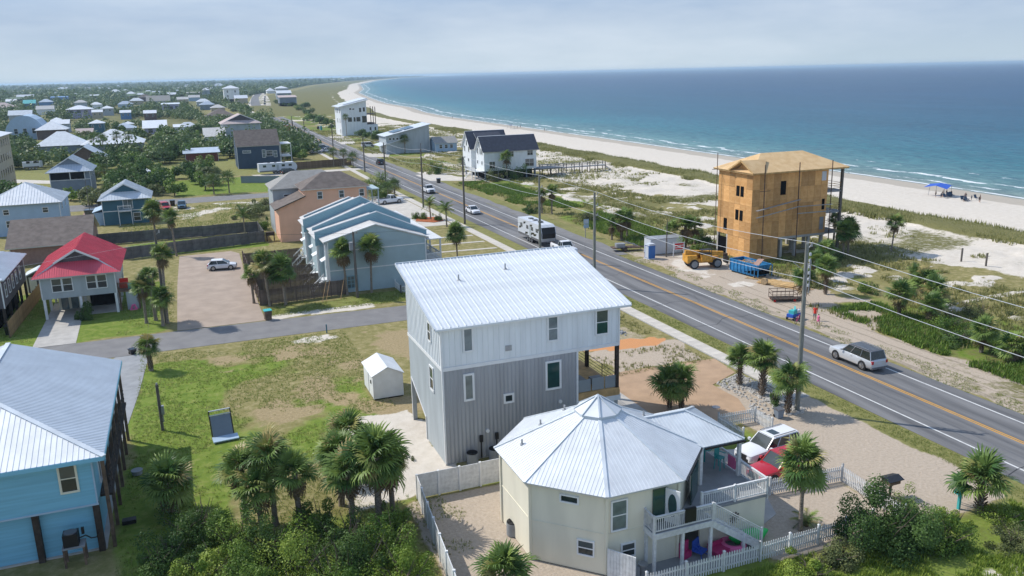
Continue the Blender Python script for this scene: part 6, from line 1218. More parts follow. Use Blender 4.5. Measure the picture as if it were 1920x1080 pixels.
for i, (x, y, k, s_, lb) in enumerate([(-2.8, 218, 'green', 1.0, 'small rounded green tree on the lawn behind the second street'), (-6.5, 222, 'olive', .9, 'thin scrub tree left of the rounded tree by the second street'), (-9.5, 226, 'oak', 1.2, 'dark tree beside the parked motorhome'), (4.5, 226, 'green', 1.1, 'bright bushy tree behind the lawn palms'), (-18.5, 206, 'olive', 1.1, 'scrubby tree behind the teal gabled house, left side'), (-21, 212, 'olive', 1.2, 'larger scrubby tree behind the teal gabled house'), (-36, 215, 'oak', 1.2, 'dark tree at the foot of the tan condominium'), (-38.5, 224, 'oak', 1.2, 'second dark tree at the foot of the tan condominium'), (-15, 222, 'oak', 1.3, 'dark tree left of the motorhome')]):
    tree(k, x, y, s_, lb, None)
for i, (px, py, s_) in enumerate([(640, 240, 1.0), (652, 246, 1.1), (663, 247, 1.0), (704, 262, 1.1), (715, 266, 1.3), (730, 275, 1.2), (742, 280, 1.3), (755, 278, 1.1), (768, 282, 1.1), (690, 258, .9), (676, 256, .9), (600, 232, 1.4), (588, 226, 1.6), (576, 215, 1.3), (612, 236, 1.2), (560, 208, 1.4), (570, 203, 1.4), (548, 200, 1.3), (480, 222, 1.5), (500, 240, 1.6), (512, 243, 1.3), (645, 236, 1.0), (665, 236, 1.1), (622, 262 - 20, .8), (536, 186, 1.8), (528, 197, 1.6)]):
    p = at(px, py); tree('oak' if i % 3 else 'green', p.x, p.y, s_ * (1 if p.y < 500 else 1.3), 'dark bushy tree on the sea side of the coast road among the beach houses' if p.x > roadx(p.y) else 'dark bushy tree hugging the coast road kerb on its land side', 'trees along the sea side' if p.x > roadx(p.y) else 'trees on the land side kerb', sz=s_ * .8)

# the far woods: leaf clumps in one object
r = np.random.RandomState(3); cs_ = []
def wood(n, y0, y1, hmin, hmax, size, per, pw=1.6, xr=None):
    y = y0 + (y1 - y0) * r.rand(n) ** pw; xl = -.42 * y - 20; xrg = np.where(y < 620, roadx(y) - 9, np.where(y < 1100, roadx(y) - 14, np.minimum(shore(y) - 175, roadx(y) + 30 + (y - 1000) * .55))); x = xl + (xrg - xl) * r.rand(n)
    ok = np.ones(n, bool)
    for a, b_, c, d in KEEP: ok &= ~((x > a - 2) & (x < b_ + 2) & (y > c - 10) & (y < d + 3))
    ok &= fbm(x, y, 60, 3) > (.42 if y1 < 800 else .37 if y1 < 1600 else .22)
    for o_ in bpy.data.objects:
        if o_.name.startswith(('far_', 'headland')) and o_.type == 'EMPTY': X_, Y_ = o_.location.x, o_.location.y; ok &= ~((abs(x - X_) < 13 + Y_ * .005) & (y > Y_ - 45 - Y_ * .09) & (y < Y_ + 9))
    x = x[ok]; y = y[ok]; n = len(x); h = r.uniform(hmin, hmax, n); tall = r.rand(n) < .12; h = np.where(tall, h * 1.7, h); rad = h * r.uniform(.5, .8, n) * np.where(tall, .5, 1); tn = r.rand(n)
    X_ = np.repeat(x, per); Y_ = np.repeat(y, per); H_ = np.repeat(h, per); R_ = np.repeat(rad, per); T_ = np.repeat(tn, per); m_ = len(X_)
    d = r.normal(0, 1, (m_, 3)); d /= np.linalg.norm(d, axis=1)[:, None]; d *= (.55 + .45 * r.rand(m_) ** .5)[:, None]
    P = np.stack([X_ + d[:, 0] * R_, Y_ + d[:, 1] * R_, H_ * .58 + d[:, 2] * H_ * .45], 1)
    nr = d + r.normal(0, .4, (m_, 3)); nr[:, 2] = np.abs(nr[:, 2]) + .25; nr /= np.linalg.norm(nr, axis=1)[:, None]; u = np.cross(nr, r.normal(0, 1, (m_, 3))); u /= np.linalg.norm(u, axis=1)[:, None]; v = np.cross(nr, u)
    s_ = (size * r.uniform(.6, 1.3, m_))[:, None]; V = np.stack([P - u * s_ * .5, P - v * s_ * .4, P + u * s_ * .5, P + v * s_ * .4], 1).reshape(-1, 3)
    return V, np.clip(.2 + .5 * T_ + r.normal(0, .15, m_), 0, 1)
parts_ = [wood(4200, 300, 720, 3.4, 6.2, 1.15, 70, 1.0), wood(7000, 700, 1500, 3.4, 6.8, 2.0, 34, 1.2), wood(9000, 1400, 4200, 6, 11, 4.2, 18, 1.3), wood(7000, 3800, 14000, 8, 13, 14, 8, 1.2)]
V = np.concatenate([p[0] for p in parts_]); tn = np.concatenate([p[1] for p in parts_])
tag(link('far_woods', np_mesh('far_woods', V, np.arange(len(V)).reshape(-1, 4), ['lf_far'], tn)), kind='stuff')
# wood floor far out so no bare ground shows between the clumps at grazing angles
gyy = np.array(grow(1500, 15000, 40, 1.08)); cols = 60; vv = []
for y in gyy:
    xr_ = min(float(shore(y)) - 190, float(roadx(min(y, 1700))) + max(0, (y - 1000) * .30) + 0); xl_ = -.5 * y - 200
    for i in range(cols): x = xl_ + (xr_ - xl_) * i / (cols - 1); vv.append((x, y, 2.0 + 5.5 * _tab[int(i * 7 + y) & 255, int(y * .3 + i * 3) & 255]))
k = len(gyy); idf = np.arange(k * cols).reshape(k, cols); Ff = np.stack([idf[:-1, :-1], idf[:-1, 1:], idf[1:, 1:], idf[1:, :-1]], -1).reshape(-1, 4)
tag(link('distant_woodland', np_mesh('distant_woodland', np.array(vv), Ff, ['lf_far'], r.rand(len(Ff)))), kind='stuff')

# ------------------------------------------------------------------ palms
def frond_mesh(seed, segs=22, dead=False, L=1.0, pet=.75):
    rr = random.Random(seed); q = MB(); q.bar((0, 0, 0), (pet * .6, 0, .06), .035, .02); q.bar((pet * .6, 0, .06), (pet, 0, .05), .03, .02)
    for i in range(segs):
        a = radians(-118 + 236 * (i + .5) / segs + rr.uniform(-3, 3)); l = L * (.72 + .28 * cos(a * .6)) * rr.uniform(.8, 1.15); w = .056 * L
        dx, dy = cos(a), sin(a); nx_, ny_ = -dy, dx; c = rr.uniform(-.03, .06); dr = rr.uniform(.12, .3) * (1.7 if dead else 1)
        p0 = (pet, 0, .05); p1 = (pet + dx * l * .5, dy * l * .5, .05 + c + .05); p2 = (pet + dx * l * .8, dy * l * .8, .05 + c - dr * .25 * l); p3 = (pet + dx * l * .97, dy * l * .97, .05 + c - dr * l - .05)
        q.add([p0, (p1[0] - nx_ * w, p1[1] - ny_ * w, p1[2]), (p1[0] + nx_ * w, p1[1] + ny_ * w, p1[2] - .01), (p2[0] - nx_ * w * .6, p2[1] - ny_ * w * .6, p2[2]), (p2[0] + nx_ * w * .6, p2[1] + ny_ * w * .6, p2[2]), p3], [(0, 1, 2), (1, 3, 4, 2), (3, 5, 4)])
    return q
def feather_mesh(seed, L=2.2):
    rr = random.Random(seed); q = MB(); pts = [(L * t_ * (1 - .12 * t_), 0, .75 * t_ * L * .5 - .62 * L * t_ * t_) for t_ in [i / 10 for i in range(11)]]
    for a, b_ in zip(pts, pts[1:]): q.bar(a, b_, .03, .02)
    for i in range(1, 11):
        for f_ in (0, .33, .66):
            p = [pts[i - 1][k_] + (pts[i][k_] - pts[i - 1][k_]) * f_ for k_ in range(3)]
            for s_ in (-1, 1): l = .55 * sin(pi * (i + f_) / 12) ** .6 + .1; q.add([(p[0] - .02, p[1], p[2]), (p[0] + .03, p[1], p[2]), (p[0] + l * .5, p[1] + s_ * l * .8, p[2] - l * .35 * rr.uniform(.4, 1.3))], [(0, 1, 2)])
    return q
FR = [frond_mesh(i).mesh('frond', ['lf_palm']) for i in range(5)]; FRD = [frond_mesh(50 + i, 14, True, .9).mesh('dead_frond', ['lf_palmd']) for i in range(2)]; FT = [feather_mesh(i).mesh('frond', ['lf_palm']) for i in range(3)]
# one-piece crowns for far palms
def crown_np(seed, n=26, mi='lf_palmf'):
    r_ = random.Random(seed); VV = []; FF = []; tv = []
    for i in range(n):
        q = frond_mesh(seed * 31 + i, 9, L=1.05); el = radians(80 - 125 * (i / n) ** .9 + r_.uniform(-8, 8)); az = i * 2.399963 + r_.uniform(-.2, .2); R_ = (Matrix.Rotation(az, 3, 'Z') @ Matrix.Rotation(-el, 3, 'Y')); o = len(VV)
        VV += [tuple(R_ @ Vector(v)) for v in q.v]; tone = r_.random() * .8 if i < n - 3 else 1.0
        for f in q.f: FF.append(tuple(a + o for a in f)); tv.append(tone)
    me = bpy.data.meshes.new('crown'); me.from_pydata(VV, [], FF); me.materials.append(M[mi]); a = me.attributes.new('v', 'FLOAT', 'FACE'); a.data.foreach_set('value', tv); me.update(); return me
CR = [crown_np(i + 1) for i in range(4)]
def ptrunk(h, r0, boots, seed, lean):
    q = MB(); rr = random.Random(seed); n = max(4, int(h / .35)); pts = [(lean[0] * (i / n) ** 1.5, lean[1] * (i / n) ** 1.5, -.1 + (h + .1) * i / n) for i in range(n + 1)]
    q.tube(pts, [r0 * (1.25 - .35 * min(1, i / 2)) * (1 + rr.uniform(-.05, .05)) for i in range(n + 1)], 9)
    if boots:
        z = .15
        while z < h:
            t_ = z / h; cx_, cy_ = lean[0] * t_ ** 1.5, lean[1] * t_ ** 1.5; a0_ = rr.uniform(0, 6)
            for j in range(6): a = a0_ + j * pi / 3; q.bar((cx_ + cos(a) * r0 * .9, cy_ + sin(a) * r0 * .9, z), (cx_ + cos(a) * (r0 + .16 * boots), cy_ + sin(a) * (r0 + .16 * boots), z + .2), .09, .03, 1)
            z += .17
    return q.mesh('trunk', ['trunk', 'boots'], 50)
def palm(x, y, h, r, label, near=True, boots=0, n=30, skirt=4, lean=(0, 0), r0=.17, feather=False, group=None, name=None, low=-48):
    t = thing(name or ('date_palm' if feather else 'cabbage_palm'), label, 'palm', (x, y, 0), 0, group)
    link('trunk', ptrunk(h, r0, boots, int(x * 7 + y), lean), t); s_ = r / (1.75 if not feather else 2.2); rr = random.Random(int(x * 13 + y * 5))
    if not near:
        c = link('crown', CR[rr.randrange(4)], t, (lean[0], lean[1], h)); c.scale = (s_,) * 3; c.rotation_euler = (0, 0, rr.uniform(0, 6)); return t
    n = int(n * rr.uniform(.95, 1.25)); skirt += rr.randrange(0, 4) if skirt else 0; t.rotation_euler = (rr.uniform(-.05, .05), rr.uniform(-.05, .05), 0)
    for i in range(n):
        el = 82 - (82 - low) * ((i + .5) / n) ** .85 + rr.uniform(-9, 9); az = i * 2.399963 + rr.uniform(-.25, .25); dead = i >= n - skirt
        if dead: el = rr.uniform(-80, -60)
        f = link('dead_frond' if dead else 'frond', (FRD if dead else (FT if feather else FR))[rr.randrange(2 if dead else 3)], t, (lean[0], lean[1], h - .05 - .25 * i / n))
        f.rotation_euler = (rr.uniform(-.6, .6), -radians(el), az); k_ = s_ * rr.uniform(.72, 1.25); f.scale = (k_, k_, k_)
    return t
palm(43.6, 57.6, 2.5, 1.45, 'palm with a short stout trunk in the stone bed, farthest left of the three', boots=1, r0=.2, skirt=0, low=-25, n=30)
palm(43.85, 54.8, 3.5, 1.6, 'palm with a long shaggy trunk, middle one of three in the stone bed', boots=1, r0=.23, skirt=0, low=-25, n=34)
palm(43.3, 50.8, 3.2, 1.7, 'palm right beside the tall pole, nearest of three in the stone bed', boots=.8, r0=.19, skirt=1, low=-50)
palm(35.1, 55.4, 2.3, 1.75, 'left palm of the pair on the paver drive', boots=.3, n=40, skirt=3); palm(36.0, 55.0, 2.7, 1.6, 'right palm of the pair on the paver drive', boots=.6, n=34, skirt=2)
palm(32.3, 36.1, 4.6, 1.6, 'tall slender palm in the fenced yard in front of the red car', r0=.14, n=36, skirt=3, low=-65)
palm(43.9, 33.4, 2.2, 1.85, 'shaggy-trunked palm by the aqua mailbox at the lower right', boots=1.3, r0=.2, n=32, skirt=0, low=-20)
palm(-3.7, 101.0, 8.2, 1.5, 'tallest palm of the group around the grey pole by the parking lot', r0=.16, n=38, skirt=8); palm(-5.0, 103.0, 5.4, 1.6, 'middle palm of the group by the parking lot', r0=.2, n=32); palm(-4.2, 100.2, 3.4, 1.5, 'lowest palm of the group by the parking lot', r0=.18, n=32); palm(-6.0, 102.2, 4.2, 1.4, 'left palm of the group by the parking lot', r0=.18)
palm(-2.6, 141.5, 6.3, 1.6, 'tall palm in front of the nearer grey panel fence', r0=.16, skirt=6)
palm(-5.1, 84.3, 2.6, 1.3, 'short palm with a trailing yellow frond at the corner of the side street', boots=.4, r0=.2, n=34, skirt=0, low=-40)
palm(9.0, 57.5, 2.0, 1.9, 'spreading low palm at the edge of the white sand patch', n=40, r0=.18); palm(8.0, 54.0, 1.8, 1.7, 'low palm hidden behind the big palm near the white sand', n=34)
palm(-3.2, 54.2, 2.1, 1.75, 'dark palm by the shaded grass right of the sky blue house', n=42, skirt=9, r0=.2)
palm(2.9, 49.6, 4.7, 1.75, 'tallest palm of the left cluster on the lawn edge', n=44, skirt=10, r0=.2); palm(1.2, 50.8, 3.7, 1.65, 'left palm of the cluster with a browning side', n=44, skirt=10, r0=.2); palm(4.3, 48.5, 3.9, 1.5, 'right palm of the left cluster', n=40, skirt=8, r0=.2); palm(2.0, 48.4, 3.4, 1.5, 'front palm of the left cluster', n=34, skirt=6, r0=.18)
palm(8.9, 46.9, 4.6, 2.1, 'large palm with a smooth pale trunk against the off-white fence', n=52, skirt=12, r0=.24, low=-65); palm(7.2, 50.4, 3.6, 1.7, 'palm directly left of the large smooth-trunked one', n=40, skirt=8, r0=.2); palm(10.0, 47.8, 3.7, 1.6, 'browning palm pressed against the off-white fence, right of the large one', n=36, skirt=12, r0=.2); palm(7.4, 47.4, 3.8, 1.7, 'palm drooping in front of the large smooth-trunked one on its left', n=38, skirt=8, r0=.2)
palm(13.6, 37.2, 1.2, 1.7, 'bright low palm at the bottom edge left of the cream house', n=40, skirt=0, r0=.16)
palm(17.8, 107.0 - 2.2, 5.8, 1.75, 'left palm of the pair in front of the town houses', n=44, skirt=12, r0=.16); palm(20.9, 104.6, 6.0, 1.9, 'right palm of the pair in front of the town houses', n=46, skirt=14, r0=.16)
palm(8.0, 103.6, 5.6, 1.75, 'left palm of the pair before the brown board fence', n=40, skirt=4, r0=.17); palm(9.9, 103.3, 4.6, 2.1, 'right palm of the pair before the brown board fence', n=46, skirt=4, r0=.17); palm(6.3, 105.8, 3.9, 1.3, 'yellowing palm at the corner of the brown board fence', n=26, skirt=6)
palm(37.0, 118.3, 4.2, 1.75, 'round-headed palm by the sidewalk beyond the white roof', n=44, skirt=6, r0=.13)
palm(43.4, 155.0, 3.2, 1.9, 'feathery palm standing in the orange mulch', feather=True, n=26, skirt=0, low=-20, r0=.15); palm(43.9, 146.2, 3.4, 1.9, 'feathery palm beside the kerb right of the orange mulch', feather=True, n=26, skirt=0, low=-20, r0=.15)
palm(9.0, 155.9, 3.6, 2.0, 'light green feathery palm in the narrow lawn between the grey fences', feather=True, n=22, skirt=0, low=-15, r0=.12)
palm(66.1, 120.3, 3.6, 1.9, 'shaggy palm in the roadside field, left one of three', n=44, skirt=18, boots=.5); palm(67.8, 121.5, 3.4, 1.8, 'shaggy palm in the roadside field, middle of three', n=40, skirt=14); palm(64.8, 121.2, 2.6, 1.4, 'lowest shaggy palm of three in the roadside field', n=30, skirt=10)
palm(71.8, 110.0, 3.6, 1.9, 'shaggy palm behind the white container', n=44, skirt=18, boots=.5); palm(74.0, 110.8, 3.2, 1.8, 'drooping palm between the container and the plywood house', n=40, skirt=14); palm(70.0, 111, 3.0, 1.6, 'smaller palm behind the container, left of the shaggy one', n=34, skirt=8)
palm(67.0, 150.5, 4.4, 1.6, 'column-like palm wrapped in dead fronds, alone in the roadside field', n=44, skirt=22); palm(65.3, 151.5, 3.8, 1.5, 'second palm wrapped in dead fronds beside the column-like one', n=34, skirt=14)
palm(78.6, 205.0, 6.0, 2.0, 'palm against the front of the white double-gabled beach house', n=38, skirt=8)
palm(90.2, 95.0, 4.0, 2.0, 'dark palm against the seaward side of the plywood house', n=44, skirt=6); palm(88.2, 93.8, 3.9, 1.8, 'second dark palm against the seaward side of the plywood house', n=40, skirt=6); palm(91.4, 99.5, 4.6, 1.5, 'palm crown peeping above the dark pair right of the plywood house', n=32, skirt=2)
palm(96.9, 93.4, 4.6, 1.5, 'lone slim palm on the sand right of the plywood house', n=38, skirt=6, r0=.12)
palm(71.6, 78.6, 3.6, 1.5, 'shaggy trunked palm right of the lumber pile', n=36, skirt=6, boots=1); palm(66.2, 76.2, 3.2, 1.7, 'palm behind the tall roadside pole beside the lumber pile', n=38, skirt=6, boots=.4); palm(78.5, 86.5, 3.4, 1.6, 'palm at the shaded corner of the plywood house', n=38, skirt=4); palm(74.5, 84, 2.8, 1.5, 'low palm between the lumber pile and the plywood house corner', n=34, skirt=4)
for i, (x, y, h, r_, lb) in enumerate([(71.9, 67.4, 2.8, 1.7, 'front left palm of the cluster beyond the silver car'), (79.6, 72.5, 3.0, 1.5, 'rear palm of the cluster beyond the silver car'), (75.9, 66.7, 2.9, 1.8, 'right palm of the cluster beyond the silver car'), (73.6, 64.6, 2.0, 1.6, 'low front palm of the cluster beyond the silver car'), (77.6, 69.6, 3.2, 1.7, 'tall middle palm of the cluster beyond the silver car'), (70.0, 55.3, 2.2, 1.6, 'left palm of the two at the right edge'), (69.8, 51.8, 1.7, 1.6, 'right palm of the two at the right edge')]): palm(x, y, h, r_, lb, n=36, skirt=6, boots=.3)
for i, (x, y, h, r_, lb) in enumerate([(-6.4, 170.2, 3.6, 2.4, 'full-headed palm right of the teal gabled house'), (9.8, 217.1, 3.5, 2.6, 'right palm of the pair on the lawn behind the second street'), (6.2, 216.4, 3.0, 2.6, 'left palm of the pair on the lawn behind the second street'), (44.5, 188.7, 2.8, 2.2, 'palm beside the white pickup near the orange house'), (42.0, 184.5, 2.6, 2.0, 'palm directly behind the white pickup near the orange house'), (46.3, 262, 4.2, 2.0, 'palm by the brown fence, near the kerb'), (43.5, 264, 4.5, 2.2, 'palm by the brown fence, left of the kerb one'), (48.6, 259, 2.8, 2.6, 'low bushy palm at the end of the brown fence'), (31.5, 290, 4, 2.2, 'palm behind the parked cars by the navy house'), (72.5, 224, 3.5, 1.8, 'palm left of the white double-gabled beach house'), (-30.5, 356, 7, 2.6, 'first palm silhouetted before the long white roof'), (-27.5, 354, 6.5, 2.6, 'second palm silhouetted before the long white roof'), (-22.5, 356, 7.2, 2.6, 'third palm silhouetted before the long white roof'), (-18.5, 358, 7, 2.6, 'fourth palm silhouetted before the long white roof'), (-16.5, 208, 3.5, 2.3, 'palm in the scrub behind the teal gabled house'), (-13.6, 250, 4, 2.4, 'palm beyond the motorhome'), (-20.5, 256, 3.8, 2.4, 'palm left of the motorhome, farther back'), (74.5, 296, 5, 2.3, 'palm in front of the solar-panelled beach house'), (71.6, 392, 9, 2.2, 'slim palm against the corner of the tall white beach house')]): palm(x, y, h, r_, lb, near=y < 180, n=32)
sg = thing('sago_palm', 'low sago palm at the foot of the slender palm inside the picket fence', 'palm', (33.0, 36.4, 0))
for i in range(20): f = link('frond', FT[i % 3], sg, (0, 0, .25)); f.rotation_euler = (0, -radians(50 - 55 * (i / 20)), i * 2.4); f.scale = (.5,) * 3
build(MB().cyl(0, 0, 0, .3, .18, 8), 'trunk', 'boots', sg)

# ------------------------------------------------------------------ grass tufts
def tufts(name, n, region, size, m, seed, per=5, keep=None, h=1.0):
    r_ = np.random.RandomState(seed); x = r_.uniform(region[0], region[1], n); y = r_.uniform(region[2], region[3], n); ok = np.ones(n, bool)
    if keep is not None: ok = keep(x, y, r_)
    x = x[ok]; y = y[ok]; n = len(x); X_ = np.repeat(x, per); Y_ = np.repeat(y, per); T_ = np.repeat(r_.rand(n), per); m_ = len(X_); s_ = size * r_.uniform(.5, 1.3, m_); a = r_.uniform(0, 2 * pi, m_); ox_, oy_ = r_.normal(0, size * .35, m_), r_.normal(0, size * .35, m_)
    bx_, by_ = X_ + ox_, Y_ + oy_; w_ = s_ * .16; ln = s_ * r_.uniform(.15, .7, m_); z0 = np.full(m_, -.03)
    V = np.stack([np.stack([bx_ - np.sin(a) * w_, by_ + np.cos(a) * w_, z0], 1), np.stack([bx_ + np.sin(a) * w_, by_ - np.cos(a) * w_, z0], 1), np.stack([bx_ + np.cos(a) * ln, by_ + np.sin(a) * ln, s_ * h], 1)], 1).reshape(-1, 3)
    return tag(link(name, np_mesh(name, V, np.arange(3 * m_).reshape(-1, 3), [m], np.clip(T_ * .8 + r_.rand(m_) * .2, 0, 1))), kind='stuff')
nf2 = lambda s, th: (lambda x, y, r_: (fbm(x, y, s, 3) + r_.normal(0, .06, len(x))) > th)
tufts('lawn_grass', 26000, (-6.5, 14.5, 42, 89.5), .12, 'lf_grass', 1, 5, lambda x, y, r_: (fbm(x, y, 2.5, 3) > .42) & ~((x > 8.6) & (y > 50) & (y < 65)) & (x > -6.2 + np.maximum(0, 60 - y) * .0), 1.0)
tufts('lawn_weeds', 5000, (-4.5, 13.5, 46, 89.5), .13, 'lf_lime', 2, 6, lambda x, y, r_: (fbm(x, y, 4, 3) > .53) & ~((x > 8.6) & (y > 50) & (y < 65)))
tufts('roadside_grass', 9000, (47.6, 49.3, 18, 89), .10, 'lf_grass', 3, 4, nf2(1.5, .40))
tufts('shoulder_grass', 9000, (59.7, 63.0, 18, 112), .12, 'lf_grass', 4, 4, lambda x, y, r_: fbm(x, y, 3, 3) > .5)
tufts('dune_scrub', 34000, (63.5, 122, 30, 190), .42, 'lf_dune', 5, 6, lambda x, y, r_: (fbm(x, y, 9, 4) > .44 + np.clip((x - 96) / 60, 0, .3)) & (x > 66 + (y > 76) * 6 * (y < 112)) & ~((x > 74) & (x < 92) & (y > 97) & (y < 107)))
tufts('dune_scrub_far', 22000, (63.5, 122, 190, 470), .55, 'lf_dune', 6, 5, lambda x, y, r_: (fbm(x, y, 9, 4) > .46) & ~((x < 89) & (y > 205) & (y < 228)))
tufts('beach_grass', 26000, (116, 132, 30, 420), .75, 'lf_dune', 7, 6, lambda x, y, r_: np.abs(x - (shore(y) - 42.5) + (fbm(x, y, 12, 3) - .5) * 6) < 4.4, 1.2)
tufts('roadside_weeds', 9000, (63.0, 74, 36, 80), .45, 'lf_mid', 8, 7, lambda x, y, r_: (x > 65.7 + np.clip((y - 60) / 8, 0, 3)) & (fbm(x, y, 5, 3) > .40) & (y < 73))
tufts('corner_weeds', 11000, (24, 49, 24, 33.7), .24, 'lf_lime', 9, 7, lambda x, y, r_: (fbm(x, y, 2.5, 3) > .47) & (x < 47))
tufts('field_weeds', 12000, (63.5, 76, 112, 205), .5, 'lf_mid', 10, 6, lambda x, y, r_: (fbm(x, y, 8, 3) > .45) & (x > 66 - (y > 150) * 1))
tufts('dirt_weeds', 3000, (29, 45, 64, 83), .2, 'lf_dune', 12, 6, lambda x, y, r_: (fbm(x, y, 2, 3) > .5) & ~((y < 74) & (y > 70)))
tufts('yard_grass', 9000, (-30, -3, 98, 124), .14, 'lf_grass', 13, 4, lambda x, y, r_: ~((x > -17.5) & (x < -9)) & (fbm(x, y, 3, 3) > .4))
tufts('strip_grass', 6000, (7, 31, 98.5, 104), .14, 'lf_grass', 14, 4, nf2(2, .45))
tufts('patch_grass', 10000, (-12, 13, 157, 200), .22, 'lf_grass', 15, 4, nf2(3, .5))
# small brown plants in the white sand by the house corner
for i in range(7):
    x, y = 11.5 + i * .28, 60.0 - i * .85
    b_ = leaf_cloud('foliage', 160, .09, (.22, .22, .42), 400 + i, 'lf_dry', lumps=3); tag(link('sand_plant', b_, None, (x, y, 0)), 'small brown plant in a row of seedlings in the white sand beside the corrugated house', 'plant', 'row of seedlings in the sand')

# ------------------------------------------------------------------ stones and mulch
r_ = np.random.RandomState(9); VV = []; FF = []; TT = []
poly = [(42.0, 58.8), (45.3, 60.0), (45.6, 55), (45.0, 50.4), (41.2, 50.2), (40.4, 52.0), (42.0, 54.0)]
def inside(x, y, P):
    c = False; j = len(P) - 1
    for i in range(len(P)):
        if ((P[i][1] > y) != (P[j][1] > y)) and x < (P[j][0] - P[i][0]) * (y - P[i][1]) / (P[j][1] - P[i][1]) + P[i][0]: c = not c
        j = i
    return c
sb = MB(); rr = random.Random(4); k_ = 0
while k_ < 1500:
    x, y = rr.uniform(40.2, 45.7), rr.uniform(50, 60.2)
    if not inside(x, y, poly): continue
    if 41.6 < x < 43.0 + (y - 50) * .06 and y < 57 and rr.random() < .85: continue
    s_ = rr.uniform(.05, .15); a = rr.uniform(0, 6.28); k_ += 1
    pts = [(x + s_ * cos(a + j * 1.2566) * rr.uniform(.7, 1.2), y + s_ * sin(a + j * 1.2566) * rr.uniform(.7, 1.2)) for j in range(5)]
    sb.add([(p[0], p[1], .0) for p in pts] + [(p[0] * .7 + x * .3, p[1] * .7 + y * .3, s_ * .8) for p in pts], [(5, 6, 7, 8, 9)] + [(j, (j + 1) % 5, 5 + (j + 1) % 5, 5 + j) for j in range(5)])
tag(build(sb, 'bed_stones', 'stone'), kind='stuff')
sb = MB()
for i in range(220):
    x, y = rr.uniform(37.6, 42), rr.uniform(74.5, 80.5); s_ = rr.uniform(.06, .22); a = rr.uniform(0, 6.28)
    pts = [(x + s_ * cos(a + j * 1.2566), y + s_ * sin(a + j * 1.2566)) for j in range(5)]
    sb.add([(p[0], p[1], 0) for p in pts] + [(p[0] * .6 + x * .4, p[1] * .6 + y * .4, s_) for p in pts], [(5, 6, 7, 8, 9)] + [(j, (j + 1) % 5, 5 + (j + 1) % 5, 5 + j) for j in range(5)])
tag(build(sb, 'rubble', 'conc_grey'), kind='stuff')
tag(build(MB().prism([(40.2, 154.4), (43, 151.4), (45.3, 152.5), (45.4, 157), (41.6, 158.6)], 0, .12), 'mulch_bed', 'mulch'), 'bed of orange mulch with a feathery palm and three clipped shrubs', 'mulch bed')
b_ = MB()
for i in range(26):
    x, y = rr.uniform(71, 76), rr.uniform(94, 97); b_.box(x, x + rr.uniform(.2, .9), y, y + rr.uniform(.1, .5), 0, rr.uniform(.05, .25))
tag(build(b_, 'site_debris', 'brown_wood'), kind='stuff')

# ------------------------------------------------------------------ vehicles
WH = {}
def wheel(parent, x, y, r, w, side, rim='alloy'):
    key = (round(r, 3), rim)
    if key not in WH:
        q = MB(); n = 20; prof = [(-.5, .72), (-.5, .93), (-.38, 1.0), (.38, 1.0), (.5, .93), (.5, .72)]; k = len(prof)
        for i in range(n):
            a = 2 * pi * i / n
            for p in prof: q.v.append((cos(a) * r * p[1], p[0] * w, sin(a) * r * p[1]))
        for i in range(n):
            for j in range(k - 1): q.f.append((i * k + j, i * k + j + 1, ((i + 1) % n) * k + j + 1, ((i + 1) % n) * k + j)); q.m.append(0)
        d = MB(); d.tube([(0, -.44 * w, 0), (0, .44 * w, 0)], r * .72, 18)
        for i in range(5): a = 2 * pi * i / 5; d.bar((cos(a) * r * .15, .46 * w, sin(a) * r * .15), (cos(a) * r * .66, .46 * w, sin(a) * r * .66), .12 * r * 2, .05); d.bar((cos(a) * r * .15, -.46 * w, sin(a) * r * .15), (cos(a) * r * .66, -.46 * w, sin(a) * r * .66), .12 * r * 2, .05)
        WH[key] = (q.mesh('tyre', ['rubber'], 40), d.mesh('rim', [rim]))
    o = link('wheel', WH[key][0], parent, (x, y, r)); link('rim', WH[key][1], o); return o
